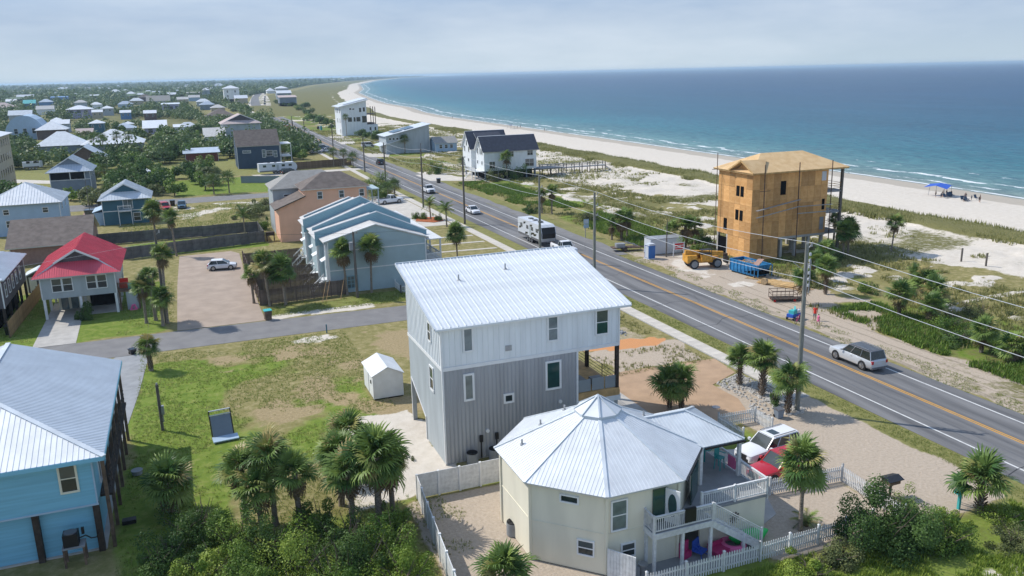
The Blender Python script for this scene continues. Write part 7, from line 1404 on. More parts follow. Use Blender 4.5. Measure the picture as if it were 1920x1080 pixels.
def car(label, cat, x, y, rz, kind, paint, L=4.8, W_=1.9, H=1.7, group=None, name=None, z=0.045, roofrack=False, sunroof=False, spare=False, dark_roof=None):
    """front faces local +x"""
    t = thing(name or {'suv': 'suv', 'pickup': 'pickup_truck', 'sedan': 'saloon_car', 'hatch': 'hatchback_car', 'van': 'van'}[kind], label, cat, (x, y, z), rz, group)
    hl = L / 2; w = W_ / 2; belt = {'suv': .60, 'pickup': .62, 'sedan': .62, 'hatch': .62, 'van': .55}[kind] * H; hood = belt * {'suv': .97, 'pickup': 1.0, 'sedan': .93, 'hatch': .95, 'van': .92}[kind]; zb = .26 if kind in ('suv', 'pickup') else .2
    rw = .21 * H if kind != 'sedan' else .23 * H
    if kind == 'pickup': st = [(-hl, .93, zb + .2, belt * .97), (-hl + .08, .98, zb + .05, belt), (-hl * .3, 1, zb, belt), (0, 1, zb, belt), (hl * .42, 1, zb, hood), (hl * .86, .97, zb, hood * .97), (hl * .97, .9, zb + .05, hood * .9), (hl, .82, zb + .12, hood * .72)]
    elif kind == 'sedan': st = [(-hl, .86, zb + .15, belt * .86), (-hl + .12, .95, zb + .05, belt * .98), (-hl * .5, 1, zb, belt * 1.02), (0, 1, zb, belt), (hl * .42, 1, zb, hood), (hl * .8, .96, zb, hood * .88), (hl * .96, .86, zb + .04, hood * .74), (hl, .74, zb + .1, hood * .6)]
    else: st = [(-hl, .90, zb + .15, belt * .9), (-hl + .1, .97, zb + .04, belt), (-hl * .4, 1, zb, belt), (0, 1, zb, belt), (hl * .45, 1, zb, hood), (hl * .82, .97, zb, hood * .93), (hl * .96, .88, zb + .04, hood * .84), (hl, .78, zb + .1, hood * .66)]
    q = MB()
    for sx_, fw, z0, z1 in st:
        W1 = w * fw; hh_ = z1 - z0; ring = [(0, z0), (W1 * .86, z0), (W1 * .97, z0 + hh_ * .12), (W1, z0 + hh_ * .42), (W1 * .985, z0 + hh_ * .70), (W1 * .93, z1 - hh_ * .09), (W1 * .82, z1 - .01), (0, z1 + .025)]
        for yy, zz in ring: q.v.append((sx_, yy, zz))
        for yy, zz in ring[1:-1][::-1]: q.v.append((sx_, -yy, zz))
    k = 14
    for i in range(len(st) - 1):
        for j in range(k): q.f.append((i * k + j, (i + 1) * k + j, (i + 1) * k + (j + 1) % k, i * k + (j + 1) % k)); q.m.append(0)
    q.f.append(tuple(range(k))); q.f.append(tuple(range((len(st) - 1) * k, len(st) * k))[::-1]); q.m += [0, 0]
    build(q, 'body', paint, t, smooth=38)
    wx = hl * .60; wx2 = -hl * .60
    ar = MB()
    for xx in (wx, wx2): ar.tube([(xx, -w - .004, rw), (xx, w + .004, rw)], rw * 1.2, 20)
    build(ar, 'wheel_arch', 'black', t)
    for xx in (wx, wx2):
        for sy_ in (-1, 1): wheel(t, xx, sy_ * (w - .10), rw, .24, sy_)
    # greenhouse
    gb = {'suv': (-hl * .93, hl * .38, -hl * .84, hl * .10), 'hatch': (-hl * .92, hl * .52, -hl * .70, hl * .08), 'sedan': (-hl * .66, hl * .42, -hl * .36, hl * .06), 'pickup': (-hl * .10, hl * .46, -hl * .02, hl * .26), 'van': (-hl * .96, hl * .68, -hl * .92, hl * .42)}[kind]
    wb, wt = w * .90, w * .76; zr_ = H - .05
    b0 = [(gb[0], -wb), (gb[1], -wb * .94), (gb[1], wb * .94), (gb[0], wb)]; t0 = [(gb[2], -wt), (gb[3], -wt * .96), (gb[3], wt * .96), (gb[2], wt)]
    zb_ = belt - .03
    q = MB(); q.add([(p[0], p[1], zb_) for p in b0] + [(p[0], p[1], zr_) for p in t0], [(4, 5, 6, 7), (0, 1, 5, 4), (1, 2, 6, 5), (2, 3, 7, 6), (3, 0, 4, 7)]); build(q, 'window_glass', 'glass', t)
    q = MB()
    for i in range(4): q.bar((*b0[i], zb_), (*t0[i], zr_), .065, .05)
    nb = {'suv': (.36, .70), 'hatch': (.45,), 'sedan': (.5,), 'pickup': (.5,), 'van': (.3, .66)}[kind]
    for f in nb:
        for s_ in (0, 2):
            i, j = (0, 1) if s_ == 0 else (3, 2); a = [b0[i][c] + (b0[j][c] - b0[i][c]) * f for c in range(2)]; c_ = [t0[i][c] + (t0[j][c] - t0[i][c]) * f for c in range(2)]; q.bar((*a, zb_), (*c_, zr_), .09, .03)
    build(q, 'pillar', paint, t)
    q = MB(); e = .05; q.add([(gb[2] - e, -wt - e, zr_ - .03), (gb[3] + e, -wt - e, zr_ - .03), (gb[3] + e, wt + e, zr_ - .03), (gb[2] - e, wt + e, zr_ - .03), (gb[2], -wt * .8, zr_ + .05), (gb[3] - .1, -wt * .8, zr_ + .04), (gb[3] - .1, wt * .8, zr_ + .04), (gb[2], wt * .8, zr_ + .05)], [(3, 2, 1, 0), (4, 5, 6, 7), (0, 1, 5, 4), (1, 2, 6, 5), (2, 3, 7, 6), (3, 0, 4, 7)]); build(q, 'roof', dark_roof or paint, t)
    if roofrack:
        q = MB()
        for s_ in (-1, 1): q.bar((gb[2] + .2, s_ * wt * .92, zr_ + .10), (gb[3] - .1, s_ * wt * .92, zr_ + .10), .05)
        if roofrack == 'bars':
            for i in range(9): xx = gb[2] + .25 + i * (gb[3] - gb[2] - .4) / 8; q.bar((xx, -wt * .9, zr_ + .09), (xx, wt * .9, zr_ + .09), .06, .03)
        build(q, 'roof_rail', 'alloy', t)
    if sunroof: build(MB().box(gb[3] - .95, gb[3] - .35, -.38, .38, zr_ + .04, zr_ + .062), 'sunroof', 'glass', t)
    if kind == 'pickup':
        build(MB().box(-hl + .12, gb[0] - .06, -w * .80, w * .80, belt - .06, belt + .035), 'load_bed', 'black', t)
    for s_ in (-1, 1):
        build(MB().box(hl * .90, hl * .985, s_ * w * .62 - .14, s_ * w * .62 + .14, hood * .66, hood * .80), 'headlight', 'lamp', t)
        zt_ = belt * .80; build(MB().box(-hl - .012, -hl + .16, s_ * w * .80 - .11, s_ * w * .80 + .115, zt_ - .12, zt_ + .16), 'tail_light', 'tail', t)
        build(MB().box(gb[1] - .25, gb[1] - .08, s_ * (w + .10) - .09, s_ * (w + .10) + .09, belt, belt + .16), 'wing_mirror', paint, t)
        for f in (.30, .62): xx = gb[0] + (gb[1] - gb[0]) * f; build(MB().box(xx - .08, xx + .08, s_ * (w + .005) - .015, s_ * (w + .005) + .015, belt * .82, belt * .85), 'door_handle', 'alloy', t)
    build(MB().box(hl * .965, hl + .03, -w * .62, w * .62, zb + .1, zb + .3), 'front_bumper', 'black' if kind in ('pickup', 'suv') else paint, t); build(MB().box(-hl - .05, -hl + .1, -w * .85, w * .85, zb + .05, zb + .24), 'rear_bumper', 'cgrey', t)
    build(MB().box(hl * .95, hl + .008, -w * .45, w * .45, hood * .52, hood * .78), 'grille', 'black', t); build(MB().box(-hl - .03, -hl + .02, -.22, .22, belt * .62, belt * .75), 'number_plate', 'loow', t)
    sl_ = MB()
    for s_ in (-1, 1):
        sl_.box(wx2 + rw * 1.3, wx - rw * 1.3, s_ * (w + .0) - .02, s_ * w + .02, zb - .02, zb + .08)
    build(sl_, 'side_sill', 'black', t)
    return t
car('silver sport utility vehicle with a ribbed roof rack driving on the coast road', 'car', 56.95, 57.8, pi / 2, 'suv', 'csilver', 5.6, 2.03, 1.92, roofrack='bars', dark_roof='cgrey')
car('white sport utility vehicle with a sunroof parked beside the cream house deck', 'car', 36.9, 45.1, pi + .12, 'suv', 'cwhite', 5.0, 1.95, 1.75, sunroof=True, roofrack=True)
car('bright red car parked between the white vehicle and the picket fence', 'car', 35.7, 42.3, pi + .10, 'suv', 'red', 4.7, 1.9, 1.75)
car('white hatchback alone on the beige parking lot', 'car', 3.7, 128.1, -.12, 'hatch', 'cwhite', 4.1, 1.75, 1.5)
car('white saloon car driving on the coast road beside a dark pole', 'car', 53.2, 158.4, -pi / 2, 'sedan', 'cwhite', 4.9, 1.85, 1.45)
car('white pickup truck driving on the coast road past the orange house', 'pickup truck', 53.6, 192.3, -pi / 2, 'pickup', 'cwhite', 5.8, 2.0, 1.9)
car('white pickup truck towing the camper trailer', 'pickup truck', 53.4, 115.4, -pi / 2, 'pickup', 'cwhite', 6.2, 2.05, 1.95)
car('white pickup truck parked behind palms beside the orange house', 'pickup truck', 41.3, 180.0, .25, 'pickup', 'cwhite', 5.9, 2.0, 1.9)
car('black off-road vehicle driving away on the coast road', 'car', 57.9, 263, pi / 2, 'suv', 'cblack', 4.6, 1.9, 1.85)
car('dark red vehicle parked behind the palm beside the teal gabled house', 'car', -4.7, 194.5, -pi / 2 + .2, 'suv', 'red', 4.7, 1.85, 1.8)
car('blue-grey car parked at the edge of the dry grass patch', 'car', -1.3, 196.4, -pi / 2, 'hatch', 'cblue', 4.2, 1.8, 1.55)
car('black vehicle parked right of the long travel trailer', 'car', 28.6, 250.2, .25, 'suv', 'cblack', 5.2, 1.95, 1.85)
for i, (px, py, k, p_, lb, rz) in enumerate([(592, 287, 'sedan', 'cwhite', 'pale car parked nearest the navy house porch', .3), (606, 279, 'suv', 'cblue', 'blue-grey car parked behind the pale one near the navy house', .3), (612, 285, 'sedan', 'cwhite', 'white car parked closest to the brown fence near the navy house', .3),
        (690, 276, 'van', 'cwhite', 'white van parked on the sandy lay-by across the coast road', 0), (640, 243, 'suv', 'cblack', 'black vehicle under trees left of the bright blue portable toilet', 1.4), (598, 242, 'suv', 'cblack', 'dark vehicle parked at the left end of the sandy forecourt', 1.4), (529, 233, 'sedan', 'cwhite', 'small pale car pulling out beside trees on the land side kerb', 1.2),
        (247, 302, 'sedan', 'cwhite', 'silver-white car among junk behind the motorhome', .2), (292, 398, 'sedan', 'cwhite', '', 0), (73, 301, 'van', 'cwhite', 'white van parked on the back lane right of the tan condominium', -1.3), (262, 199 + 4, 'sedan', 'cwhite', '', 0)]):
    if lb: p = at(px, py); car(lb, 'van' if k == 'van' else 'car', p.x, p.y, rz, k, p_, 5.2 if k == 'van' else 4.6, 1.9, 2.1 if k == 'van' else 1.55)
for i, (px, py) in enumerate([(497, 177), (497, 183), (496.5, 187), (496.5, 191), (496.5, 196)]):
    p = at(px, py); car('dark car in the far queue of traffic coming down the coast road', 'car', p.x, p.y, -pi / 2 - .1, 'suv', 'cblack', 5.2, 2.2, 2.0, 'cars queueing far up the road')
# camper trailer
def trailer(label, x, y, rz, L, W_, H, patch=True, nose='black'):
    t = thing('travel_trailer', label, 'trailer', (x, y, 0.04), rz); h = L / 2; w = W_ / 2; z0 = .75
    q = MB(); prof = [(-h, z0), (h - .5, z0), (h - .05, z0 + .6), (h, z0 + 1.4), (h - .35, H - .35), (h - .9, H), (-h, H)]; q.add([(p[0], -w, p[1]) for p in prof] + [(p[0], w, p[1]) for p in prof], [tuple(range(7)), tuple(range(7, 14))[::-1]] + [(i, 7 + i, 7 + (i + 1) % 7, (i + 1) % 7) for i in range(7)]); build(q, 'body', 'loow', t)
    e = .012; q = MB(); q.add([(p[0] + (e if p[0] > h - 1 else 0), s_ * (w * .93), p[1]) for s_ in (-1, 1) for p in ((h - .05, z0 + .6), (h, z0 + 1.4), (h - .35, H - .35))], [(0, 1, 4, 3), (1, 2, 5, 4)]); build(q, 'front_cap', nose, t)
    if nose == 'black':
        for s_ in (-1, 1): build(MB().add([(h - 1.0, s_ * (w + .016), z0 + .2), (h - .1, s_ * (w + .016), z0 + .6), (h - .02, s_ * (w + .016), z0 + 1.4), (h - .4, s_ * (w + .016), H - .4), (h - 1.3, s_ * (w + .016), H - .1)], [(0, 1, 2, 3, 4) if s_ < 0 else (4, 3, 2, 1, 0)]), 'front_cap_side', nose, t)
    for s_ in (-1, 1):
        build(MB().box(-h + .1, h - .9, s_ * (w + .01) - .01, s_ * (w + .01) + .01, z0, z0 + .35), 'skirt_stripe', 'cgrey', t)
        for xx in (-h + 1.6, -h + 4.2, h - 4.0, h - 2.0):
            if abs(xx) < h - .6: build(MB().box(xx - .45, xx + .45, s_ * (w + .012) - .012, s_ * (w + .012) + .012, z0 + 1.35, z0 + 1.95), 'window', 'glass', t)
        if patch:
            for k_, (a, b_, c) in enumerate([(-h + .5, 1.2, .9), (-h + 2.5, 2.2, .8), (-h + 3.2, .6, 1.0), (-h + 5.8, .9, 1.1), (h - 5, 2.1, .9), (h - 3.4, .8, 1.0), (h - 1.7, 1.9, .8), (0, .6, .8)]): build(MB().add([(a, s_ * (w + .014), z0 + b_ - .25), (a + c, s_ * (w + .014), z0 + b_ - .1), (a + c * 1.3, s_ * (w + .014), z0 + b_ + .25), (a + .1, s_ * (w + .014), z0 + b_ + .12)], [(0, 1, 2, 3)] if s_ < 0 else [(3, 2, 1, 0)]), 'graphic', 'cblack', t)
        build(MB().box(-h + 5, -h + 5.7, s_ * (w + .011) - .012, s_ * (w + .011) + .012, z0 + .1, z0 + 1.95), 'door', 'w_greyl', t)
    for xx in (-h * .45, -h * .10, h * .35): build(MB().box(xx - .35, xx + .35, -.35, .35, H, H + .18), 'roof_unit', 'cgrey' if xx < 0 else 'black', t)
    for xx in (-.9, 0, .9)[:3]:
        for s_ in (-1, 1): wheel(t, xx, s_ * (w - .14), .37, .22, s_)
    build(MB().bar((h - .3, 0, .6), (h + 1.3, 0, .55), .12).bar((h - .3, -.5, .6), (h + .9, 0, .58), .08).bar((h - .3, .5, .6), (h + .9, 0, .58), .08), 'tow_bar', 'black', t)
    return t
trailer('white camper trailer with black patches and a black nose being towed on the coast road', 53.1, 125.6, -pi / 2, 10.2, 2.5, 3.45)
trailer('long white and grey travel trailer parked behind the dark grey fence', 20.6 + 5, 262 - 7, .10, 11.0, 2.5, 3.2, False, 'loow')
p = at(270, 350); trailer('large motorhome with a pale roof parked in front of the dark trees', p.x, p.y + 8, -1.4, 10, 2.6, 3.7, True, 'cblack')
p = at(62, 318); trailer('small white trailer at the foot of the tan condominium', p.x, p.y, .2, 5.5, 2.3, 2.6, False, 'w_greyl')
# telehandler
t = thing('telehandler', 'yellow telescopic handler parked on the sand by the plywood house', 'construction machine', (66.9, 97.9, 0), radians(-12))
build(MB().box(-2.6, 2.4, -.75, .75, .75, 1.35).box(-2.7, -1.3, -1.0, 1.0, .9, 1.9).box(-.9, 1.1, .3, 1.05, .8, 1.75).box(-.6, .9, -1.05, -.35, 1.0, 2.0), 'chassis', 'cat', t)
build(MB().bar((-2.7, .1, 2.25), (2.9, .1, 1.75), .5, .6), 'boom', 'cat', t); build(MB().bar((-1.0, .1, 2.05), (3.6, .1, 1.55), .34, .4), 'boom_section', 'rust', t)
build(MB().box(-.7, .8, -1.1, -.3, 2.0, 2.1).bar((-.65, -1.05, 1.6), (-.65, -1.05, 2.6), .06).bar((.75, -1.05, 1.6), (.75, -1.05, 2.6), .06).bar((-.65, -.35, 1.6), (-.65, -.35, 2.6), .06).bar((.75, -.35, 1.6), (.75, -.35, 2.6), .06).box(-.75, .85, -1.12, -.28, 2.58, 2.66), 'cab', 'black', t)
fk = MB().box(3.3, 3.45, -.8, .8, .4, 1.5)
for yy in (-.55, .55): fk.bar((3.45, yy, .45), (4.7, yy, .4), .12, .06)
build(fk, 'forks', 'black', t)
for xx in (-1.7, 1.7):
    for s_ in (-1, 1): wheel(t, xx, s_ * 1.0, .66, .42, s_, 'conc_grey')
# skip
t = thing('skip', 'bright blue open skip full of timber beside the plywood house', 'skip', (70.0, 91.4, .18), radians(-86))
q = MB(); L2, w0, w1, h0 = 2.75, .85, 1.15, 1.6
q.add([(-L2, -w1, 0), (L2 * .8, -w1 * .8, 0), (L2 * .8, w1 * .8, 0), (-L2, w1, 0), (-L2, -w1, h0), (L2, -w1, h0), (L2, w1, h0), (-L2, w1, h0)], [(0, 3, 2, 1), (0, 1, 5, 4), (1, 2, 6, 5), (2, 3, 7, 6), (3, 0, 4, 7)]); build(q, 'hull', 'dump', t)
q = MB()
for i in range(9):
    xx = -L2 + .1 + i * .7
    for s_ in (-1, 1): q.bar((xx, s_ * (w1 + .03), .1), (xx, s_ * (w1 + .04), h0), .09, .08)
for s_ in (-1, 1): q.bar((-L2, s_ * (w1 + .02), h0), (L2, s_ * (w1 + .02), h0), .12)
q.bar((L2, -w1, h0), (L2, w1, h0), .12); q.bar((-L2, -w1, h0), (-L2, w1, h0), .12)
for yy in (-.6, 0, .6): q.bar((L2 * .82, yy * .8, .05), (L2 + .03, yy, h0), .1)
build(q, 'rib', 'dump', t); build(MB().box(-L2 + .08, L2 - .15, -w1 + .08, w1 - .08, .3, .9), 'load', 'void', t)
q = MB(); rr = random.Random(8)
for i in range(22): a = rr.uniform(-.7, .7); xx, yy = rr.uniform(-2.2, 2.2), rr.uniform(-.7, .7); l = rr.uniform(.5, 1.5); q.bar((xx - cos(a) * l, max(-1, min(1, yy - sin(a) * l)), rr.uniform(.9, 1.4)), (xx + cos(a) * l, max(-1, min(1, yy + sin(a) * l)), rr.uniform(1.0, 1.9)), .12, .04)
build(q, 'scrap_timber', 'new_wood', t); build(MB().slab([(1.2, -.8, 1.3), (2.4, -.9, 1.35), (2.0, .6, 2.2), (1.0, .5, 2.1)], .05), 'scrap_board', 'w_pink', t)
for xx in (-2.4, 2.0):
    for s_ in (-1, 1): build(MB().tube([(xx, s_ * .9 - .1, -.02), (xx, s_ * .9 + .1, -.02)], .16, 10), 'wheel', 'black', t)
# portable toilets, container, signs
def loo(x, y, lb, c='loo'):
    t = thing('portable_toilet', lb, 'portable toilet', (x, y, 0), .1); build(MB().box(-.55, .55, -.55, .55, .1, 2.05), 'cabin', c, t); build(MB().box(-.6, .6, -.6, .6, 2.05, 2.15).box(-.5, .5, -.5, .5, 2.15, 2.3).box(-.6, .6, -.6, .6, 0, .12), 'roof', 'loow', t)
    build(MB().box(-.59, -.555, -.4, .4, .2, 1.95), 'door', 'loow', t); build(MB().cyl(.4, .4, 2.3, 2.6, .06, 8), 'vent_pipe', 'loow', t)
loo(63.0, 105.9, 'bright blue portable toilet with a white roof by the white container'); p = at(602 + 0, 244); loo(p.x, p.y, 'turquoise portable toilet across the road near the tall white beach house', 'teal_p')
t = thing('storage_container', 'white box container beside the blue portable toilet', 'container', (66.9, 108.6, 0), radians(-6)); build(MB().box(-2.6, 2.6, -1.2, 1.2, .15, 2.4), 'body', 'loow', t); build(MB().box(-2.66, 2.66, -1.26, 1.26, 2.4, 2.48).box(-2.66, 2.66, -1.26, 1.26, .05, .15), 'frame', 'steel', t)
for i in range(14): build(MB().box(-2.5 + i * .37, -2.42 + i * .37, -1.225, -1.2, .2, 2.35), 'rib', 'loow', t)
t = thing('builders_sign', 'white builder sign with red lettering blocks on two posts behind the short dark pole', 'sign', (67.6, 105.3, 0), radians(-8))
for xx in (-.85, .85): build(MB().box(xx - .06, xx + .06, -.05, .05, 0, 2.2), 'post', 'loow', t)
build(MB().box(-.8, .8, -.06, .0, 1.0, 2.1), 'board', 'loow', t); build(MB().box(-.7, .7, -.075, -.061, 1.75, 2.0).box(-.6, .1, -.075, -.061, 1.4, 1.62).box(.2, .7, -.075, -.061, 1.4, 1.62).box(-.65, .6, -.075, -.061, 1.1, 1.28), 'print', 'tail', t)
t = thing('route_sign', 'pair of blue and white road signs on a post behind a utility pole', 'sign', (61.6, 124.6, 0)); build(MB().box(-.05, .05, -.05, .05, 0, 3.2), 'post', 'steel', t); build(MB().box(-.35, .6, -.08, -.05, 2.4, 3.2).box(-.35, .6, -.08, -.05, 1.7, 2.3), 'plate', 'w_pale', t); build(MB().box(-.22, .45, -.095, -.081, 2.55, 3.05), 'shield', 'loow', t)
p = at(540, 258); t = thing('road_sign_board', 'brown and orange square sign between two wooden posts far up the road', 'sign', (p.x, p.y, 0)); 
for xx in (-1.6, 1.6): build(MB().box(xx - .2, xx + .2, -.15, .15, 0, 5.5), 'post', 'brown_wood', t)
build(MB().box(-1.4, 1.4, -.1, .1, 3.2, 5.6), 'board', 'mulch', t); build(MB().tube([(0, -.13, 4.4), (0, -.1, 4.4)], .8, 16), 'emblem', 'cardboard', t)
# boat trailer wreck in the field
t = thing('utility_trailer', 'rusty flat trailer loaded with scrap in the grass left of the white container', 'trailer', (62.6, 112.6, 0), radians(-14)); build(MB().box(-2.2, 2.2, -.8, .8, .5, .62).bar((2.2, -.4, .55), (3.8, 0, .5), .1).bar((2.2, .4, .55), (3.8, 0, .5), .1), 'frame', 'rust', t); build(MB().box(-1.6, -.2, -.6, .5, .62, 1.2).bar((-.2, -.5, 1.3), (1.6, .5, .9), .15).bar((0, .5, 1.4), (1.8, -.5, .8), .12), 'scrap', 'steel', t)
for s_ in (-1, 1): wheel(t, -.3, s_ * .95, .36, .2, s_, 'rust')
# lumber
t = thing('lumber_pile', 'pile of fresh pale timber boards and sheets on the sand by the skip', 'timber', (69.8, 85.2, 0), radians(-62))
lm = MB().box(-2.4, 2.4, -.07, .07, 0, .05).mesh('board', ['new_wood']); rr = random.Random(2)
for k_ in range(3):
    for i in range(12): link('board', lm, t, (rr.uniform(-.2, .2), -1.0 + i * .17, .06 * k_ + .05), rr.uniform(-.05, .05))
for i in range(10): link('board', lm, t, (rr.uniform(-3, 3), rr.uniform(-1.6, 1.6), .02 + .012 * i), rr.uniform(-.6, .6))
link('cable_reel', MB().tube([(-1.3, -1.5, .45), (-1.3, -1.1, .45)], .42, 14).mesh('cable_reel', ['cardboard']), t)
t = thing('work_platform', 'dark steel cage platform on small red wheels at the roadside', 'platform', (65.2, 78.6, 0), radians(-20)); q = MB()
for z in (.35, .9, 1.35):
    for s_ in (-.7, .7): q.bar((-1.5, s_, z), (1.5, s_, z), .05)
    for s_ in (-1.5, 1.5): q.bar((s_, -.7, z), (s_, .7, z), .05)
for xx in (-1.5, -.5, .5, 1.5):
    for s_ in (-.7, .7): q.bar((xx, s_, .3), (xx, s_, 1.4), .05)
build(q, 'cage', 'rust', t); build(MB().box(-1.5, 1.5, -.7, .7, .3, .36).box(.4, 2.4, -.5, .5, .25, .33), 'deck', 'dark_wood', t)
for xx in (-1.2, 1.2):
    for s_ in (-.7, .7): build(MB().tube([(xx, s_ - .05, .16), (xx, s_ + .05, .16)], .16, 10), 'wheel', 'tail', t)

# ------------------------------------------------------------------ garden shed, skip bins and small yard things
t = thing('garden_shed', 'small off-white shed with a white gabled roof on the vacant lot', 'shed', (14.35, 69.3, 0), 0)
q = MB().box(-1.25, 1.35, -1.75, 2.2, .12, 2.25); q.add([(-1.25, -1.75, 2.25), (1.35, -1.75, 2.25), (.05, -1.75, 2.85), (-1.25, 2.2, 2.25), (1.35, 2.2, 2.25), (.05, 2.2, 2.85)], [(0, 1, 2), (3, 5, 4)]); build(q, 'wall', 'white', t)
build(MB().slab([(-1.4, -1.9, 2.22), (-1.4, 2.35, 2.22), (.05, 2.35, 2.93), (.05, -1.9, 2.93)], .06).slab([(1.5, -1.9, 2.22), (1.5, 2.35, 2.22), (.05, 2.35, 2.93), (.05, -1.9, 2.93)], .06), 'roof', 'roof_w2', t)
build(MB().box(-1.29, -1.26, .6 - .5, .6 + .5, .2, 2.0), 'door', 'white', t); build(MB().box(-1.31, -1.25, -1.0, -.8, 1.3, 1.6), 'vent', 'black', t); build(MB().box(-1.2, 1.3, -1.7, 2.1, 0, .13), 'skid', 'black', t)
build(MB().box(-1.28, -1.2, -1.79, -1.72, .12, 2.25).box(1.3, 1.38, -1.79, -1.72, .12, 2.25), 'corner_trim', 'white', t)
# cabinet-like board stand on the lawn
t = thing('fish_cleaning_stand', 'dark blue-grey board stand with a white top frame on the lawn', 'stand', (.55, 64.8, 0), radians(6))
build(MB().slab([(-.75, -.25, .25), (.75, -.25, .25), (.75, .55, 1.75), (-.75, .55, 1.75)], .06), 'panel', 'w_bgrey', t); build(MB().slab([(-.85, -.95, .2), (1.05, -.95, .2), (1.05, -.2, .32), (-.85, -.2, .32)], .1), 'ledge', 'w_pale', t)
build(MB().bar((-.8, -.2, .1), (-.8, .75, 2.1), .08).bar((.8, -.2, .1), (.8, .75, 2.1), .08), 'upright', 'dark_wood', t); build(MB().bar((-.8, .75, 2.1), (.8, .75, 2.1), .08).bar((-.8, .58, 1.8), (.8, .58, 1.8), .06), 'top_frame', 'loow', t)
def bin_(x, y, body, lid, lb, h=1.05, rz=0.0, s=1.0):
    t = thing('wheelie_bin', lb, 'bin', (x, y, 0.02), rz); q = MB(); a, b_ = .27 * s, .34 * s; q.add([(-a, -a, 0), (a, -a, 0), (a, a, 0), (-a, a, 0), (-b_, -b_, h), (b_, -b_, h), (b_, b_, h), (-b_, b_, h)], [(0, 3, 2, 1), (4, 5, 6, 7), (0, 1, 5, 4), (1, 2, 6, 5), (2, 3, 7, 6), (3, 0, 4, 7)]); build(q, 'body', body, t)
    build(MB().box(-b_ - .03, b_ + .03, -b_ - .03, b_ + .05, h, h + .06).add([(-b_, -b_, h + .06), (b_, -b_, h + .06), (b_ * .8, b_ * .8, h + .13), (-b_ * .8, b_ * .8, h + .13)], [(0, 1, 2, 3)]), 'lid', lid, t)
    for s_ in (-1, 1): build(MB().tube([(s_ * a - .03, a, .12), (s_ * a + .03, a, .12)], .12, 10), 'wheel', 'black', t)
bin_(7.2, 97.5, 'brown_wood', 'aqua', 'brown wheeled bin with a turquoise lid at the corner of the parking lot', 1.1, .1, 1.25)
bin_(-7.0, 90.6, 'cblack', 'cblack', 'dark bin lying on the tarmac edge by the short palm', .5, .5, .9); bin_(60.9, 208.5, 'cblack', 'cgrey', 'dark wheeled bin at the mouth of the white beach house drive', 1.15, .0, 1.4)
bin_(-20.3, 104.2, 'cblack', 'black', 'black bin at the near end of the tan board fence', 1.0); p = at(166, 372 + 12); bin_(-19.0, 191.5, 'cgrey', 'cblack', 'large dark bin left of the teal gabled house', 1.7, 0, 3.0); bin_(-3.2, 201.2, 'dark_wood', 'cblack', 'dark bin by the second street behind the red vehicle', 1.2, 0, 1.6)
bin_(42.1, 50.4, 'aqua' if False else 'w_bgrey', 'cgrey', 'small grey-green bin among the stones at the foot of the nearest palm', .7, 0, .9)
t = thing('letter_box', 'black bird-feeder shaped box on a post outside the picket fence corner', 'letter box', (40.3, 37.1, 0)); build(MB().box(-.06, .06, -.06, .06, 0, 1.0), 'post', 'dark_wood', t); build(MB().box(-.45, .45, -.35, .35, 1.0, 1.35), 'box', 'brown_wood', t); build(MB().slab([(-.6, -.5, 1.33), (.6, -.5, 1.33), (.6, 0, 1.5), (-.6, 0, 1.5)], .04).slab([(-.6, .5, 1.33), (.6, .5, 1.33), (.6, 0, 1.5), (-.6, 0, 1.5)], .04), 'roof', 'cblack', t)
t = thing('mailbox', 'aqua mailbox on an aqua post next to the shaggy-trunked palm', 'mailbox', (43.0, 34.2, 0)); build(MB().box(-.08, .08, -.08, .08, 0, 1.1), 'post', 'aqua', t); build(MB().box(-.35, .35, -.15, .15, 1.1, 1.3).tube([(-.35, 0, 1.3), (.35, 0, 1.3)], .15, 12), 'box', 'aqua', t)
t = thing('survey_post', 'thin green utility marker at the edge of the side street', 'post', (12.6, 89.2, 0)); build(MB().cyl(0, 0, 0, 1.0, .07, 8), 'tube', 'w_teal', t)
tag(build(MB().cyl(38.8, 54.2, .03, .05, .35, 18), 'manhole_cover', 'cgrey'), 'round manhole cover in the paver drive', 'manhole cover')
t = thing('cart_stack', 'dark grill and bench on legs behind the orange house corner', 'barbecue', (12.6, 147.5, 0)); build(MB().box(-.7, .7, -.5, .5, 1.0, 1.6).bar((-.6, -.4, 0), (-.6, -.4, 1), .1).bar((.6, -.4, 0), (.6, -.4, 1), .1).bar((-.6, .4, 0), (-.6, .4, 1), .1).bar((.6, .4, 0), (.6, .4, 1), .1), 'frame', 'dark_wood', t)
# driftwood in the thicket
q = MB(); q.tube([(0, 0, 0), (.2, .1, .7), (.1, .2, 1.3)], [.16, .13, .08], 7).tube([(.5, -.1, 0), (.9, .1, .6), (1.0, .3, 1.2)], [.14, .12, .06], 7); tag(build(q, 'driftwood', 'loow', loc=(.2, 40.6, 0), smooth=60), 'pale bleached driftwood stump at the bottom edge of the thicket', 'driftwood')

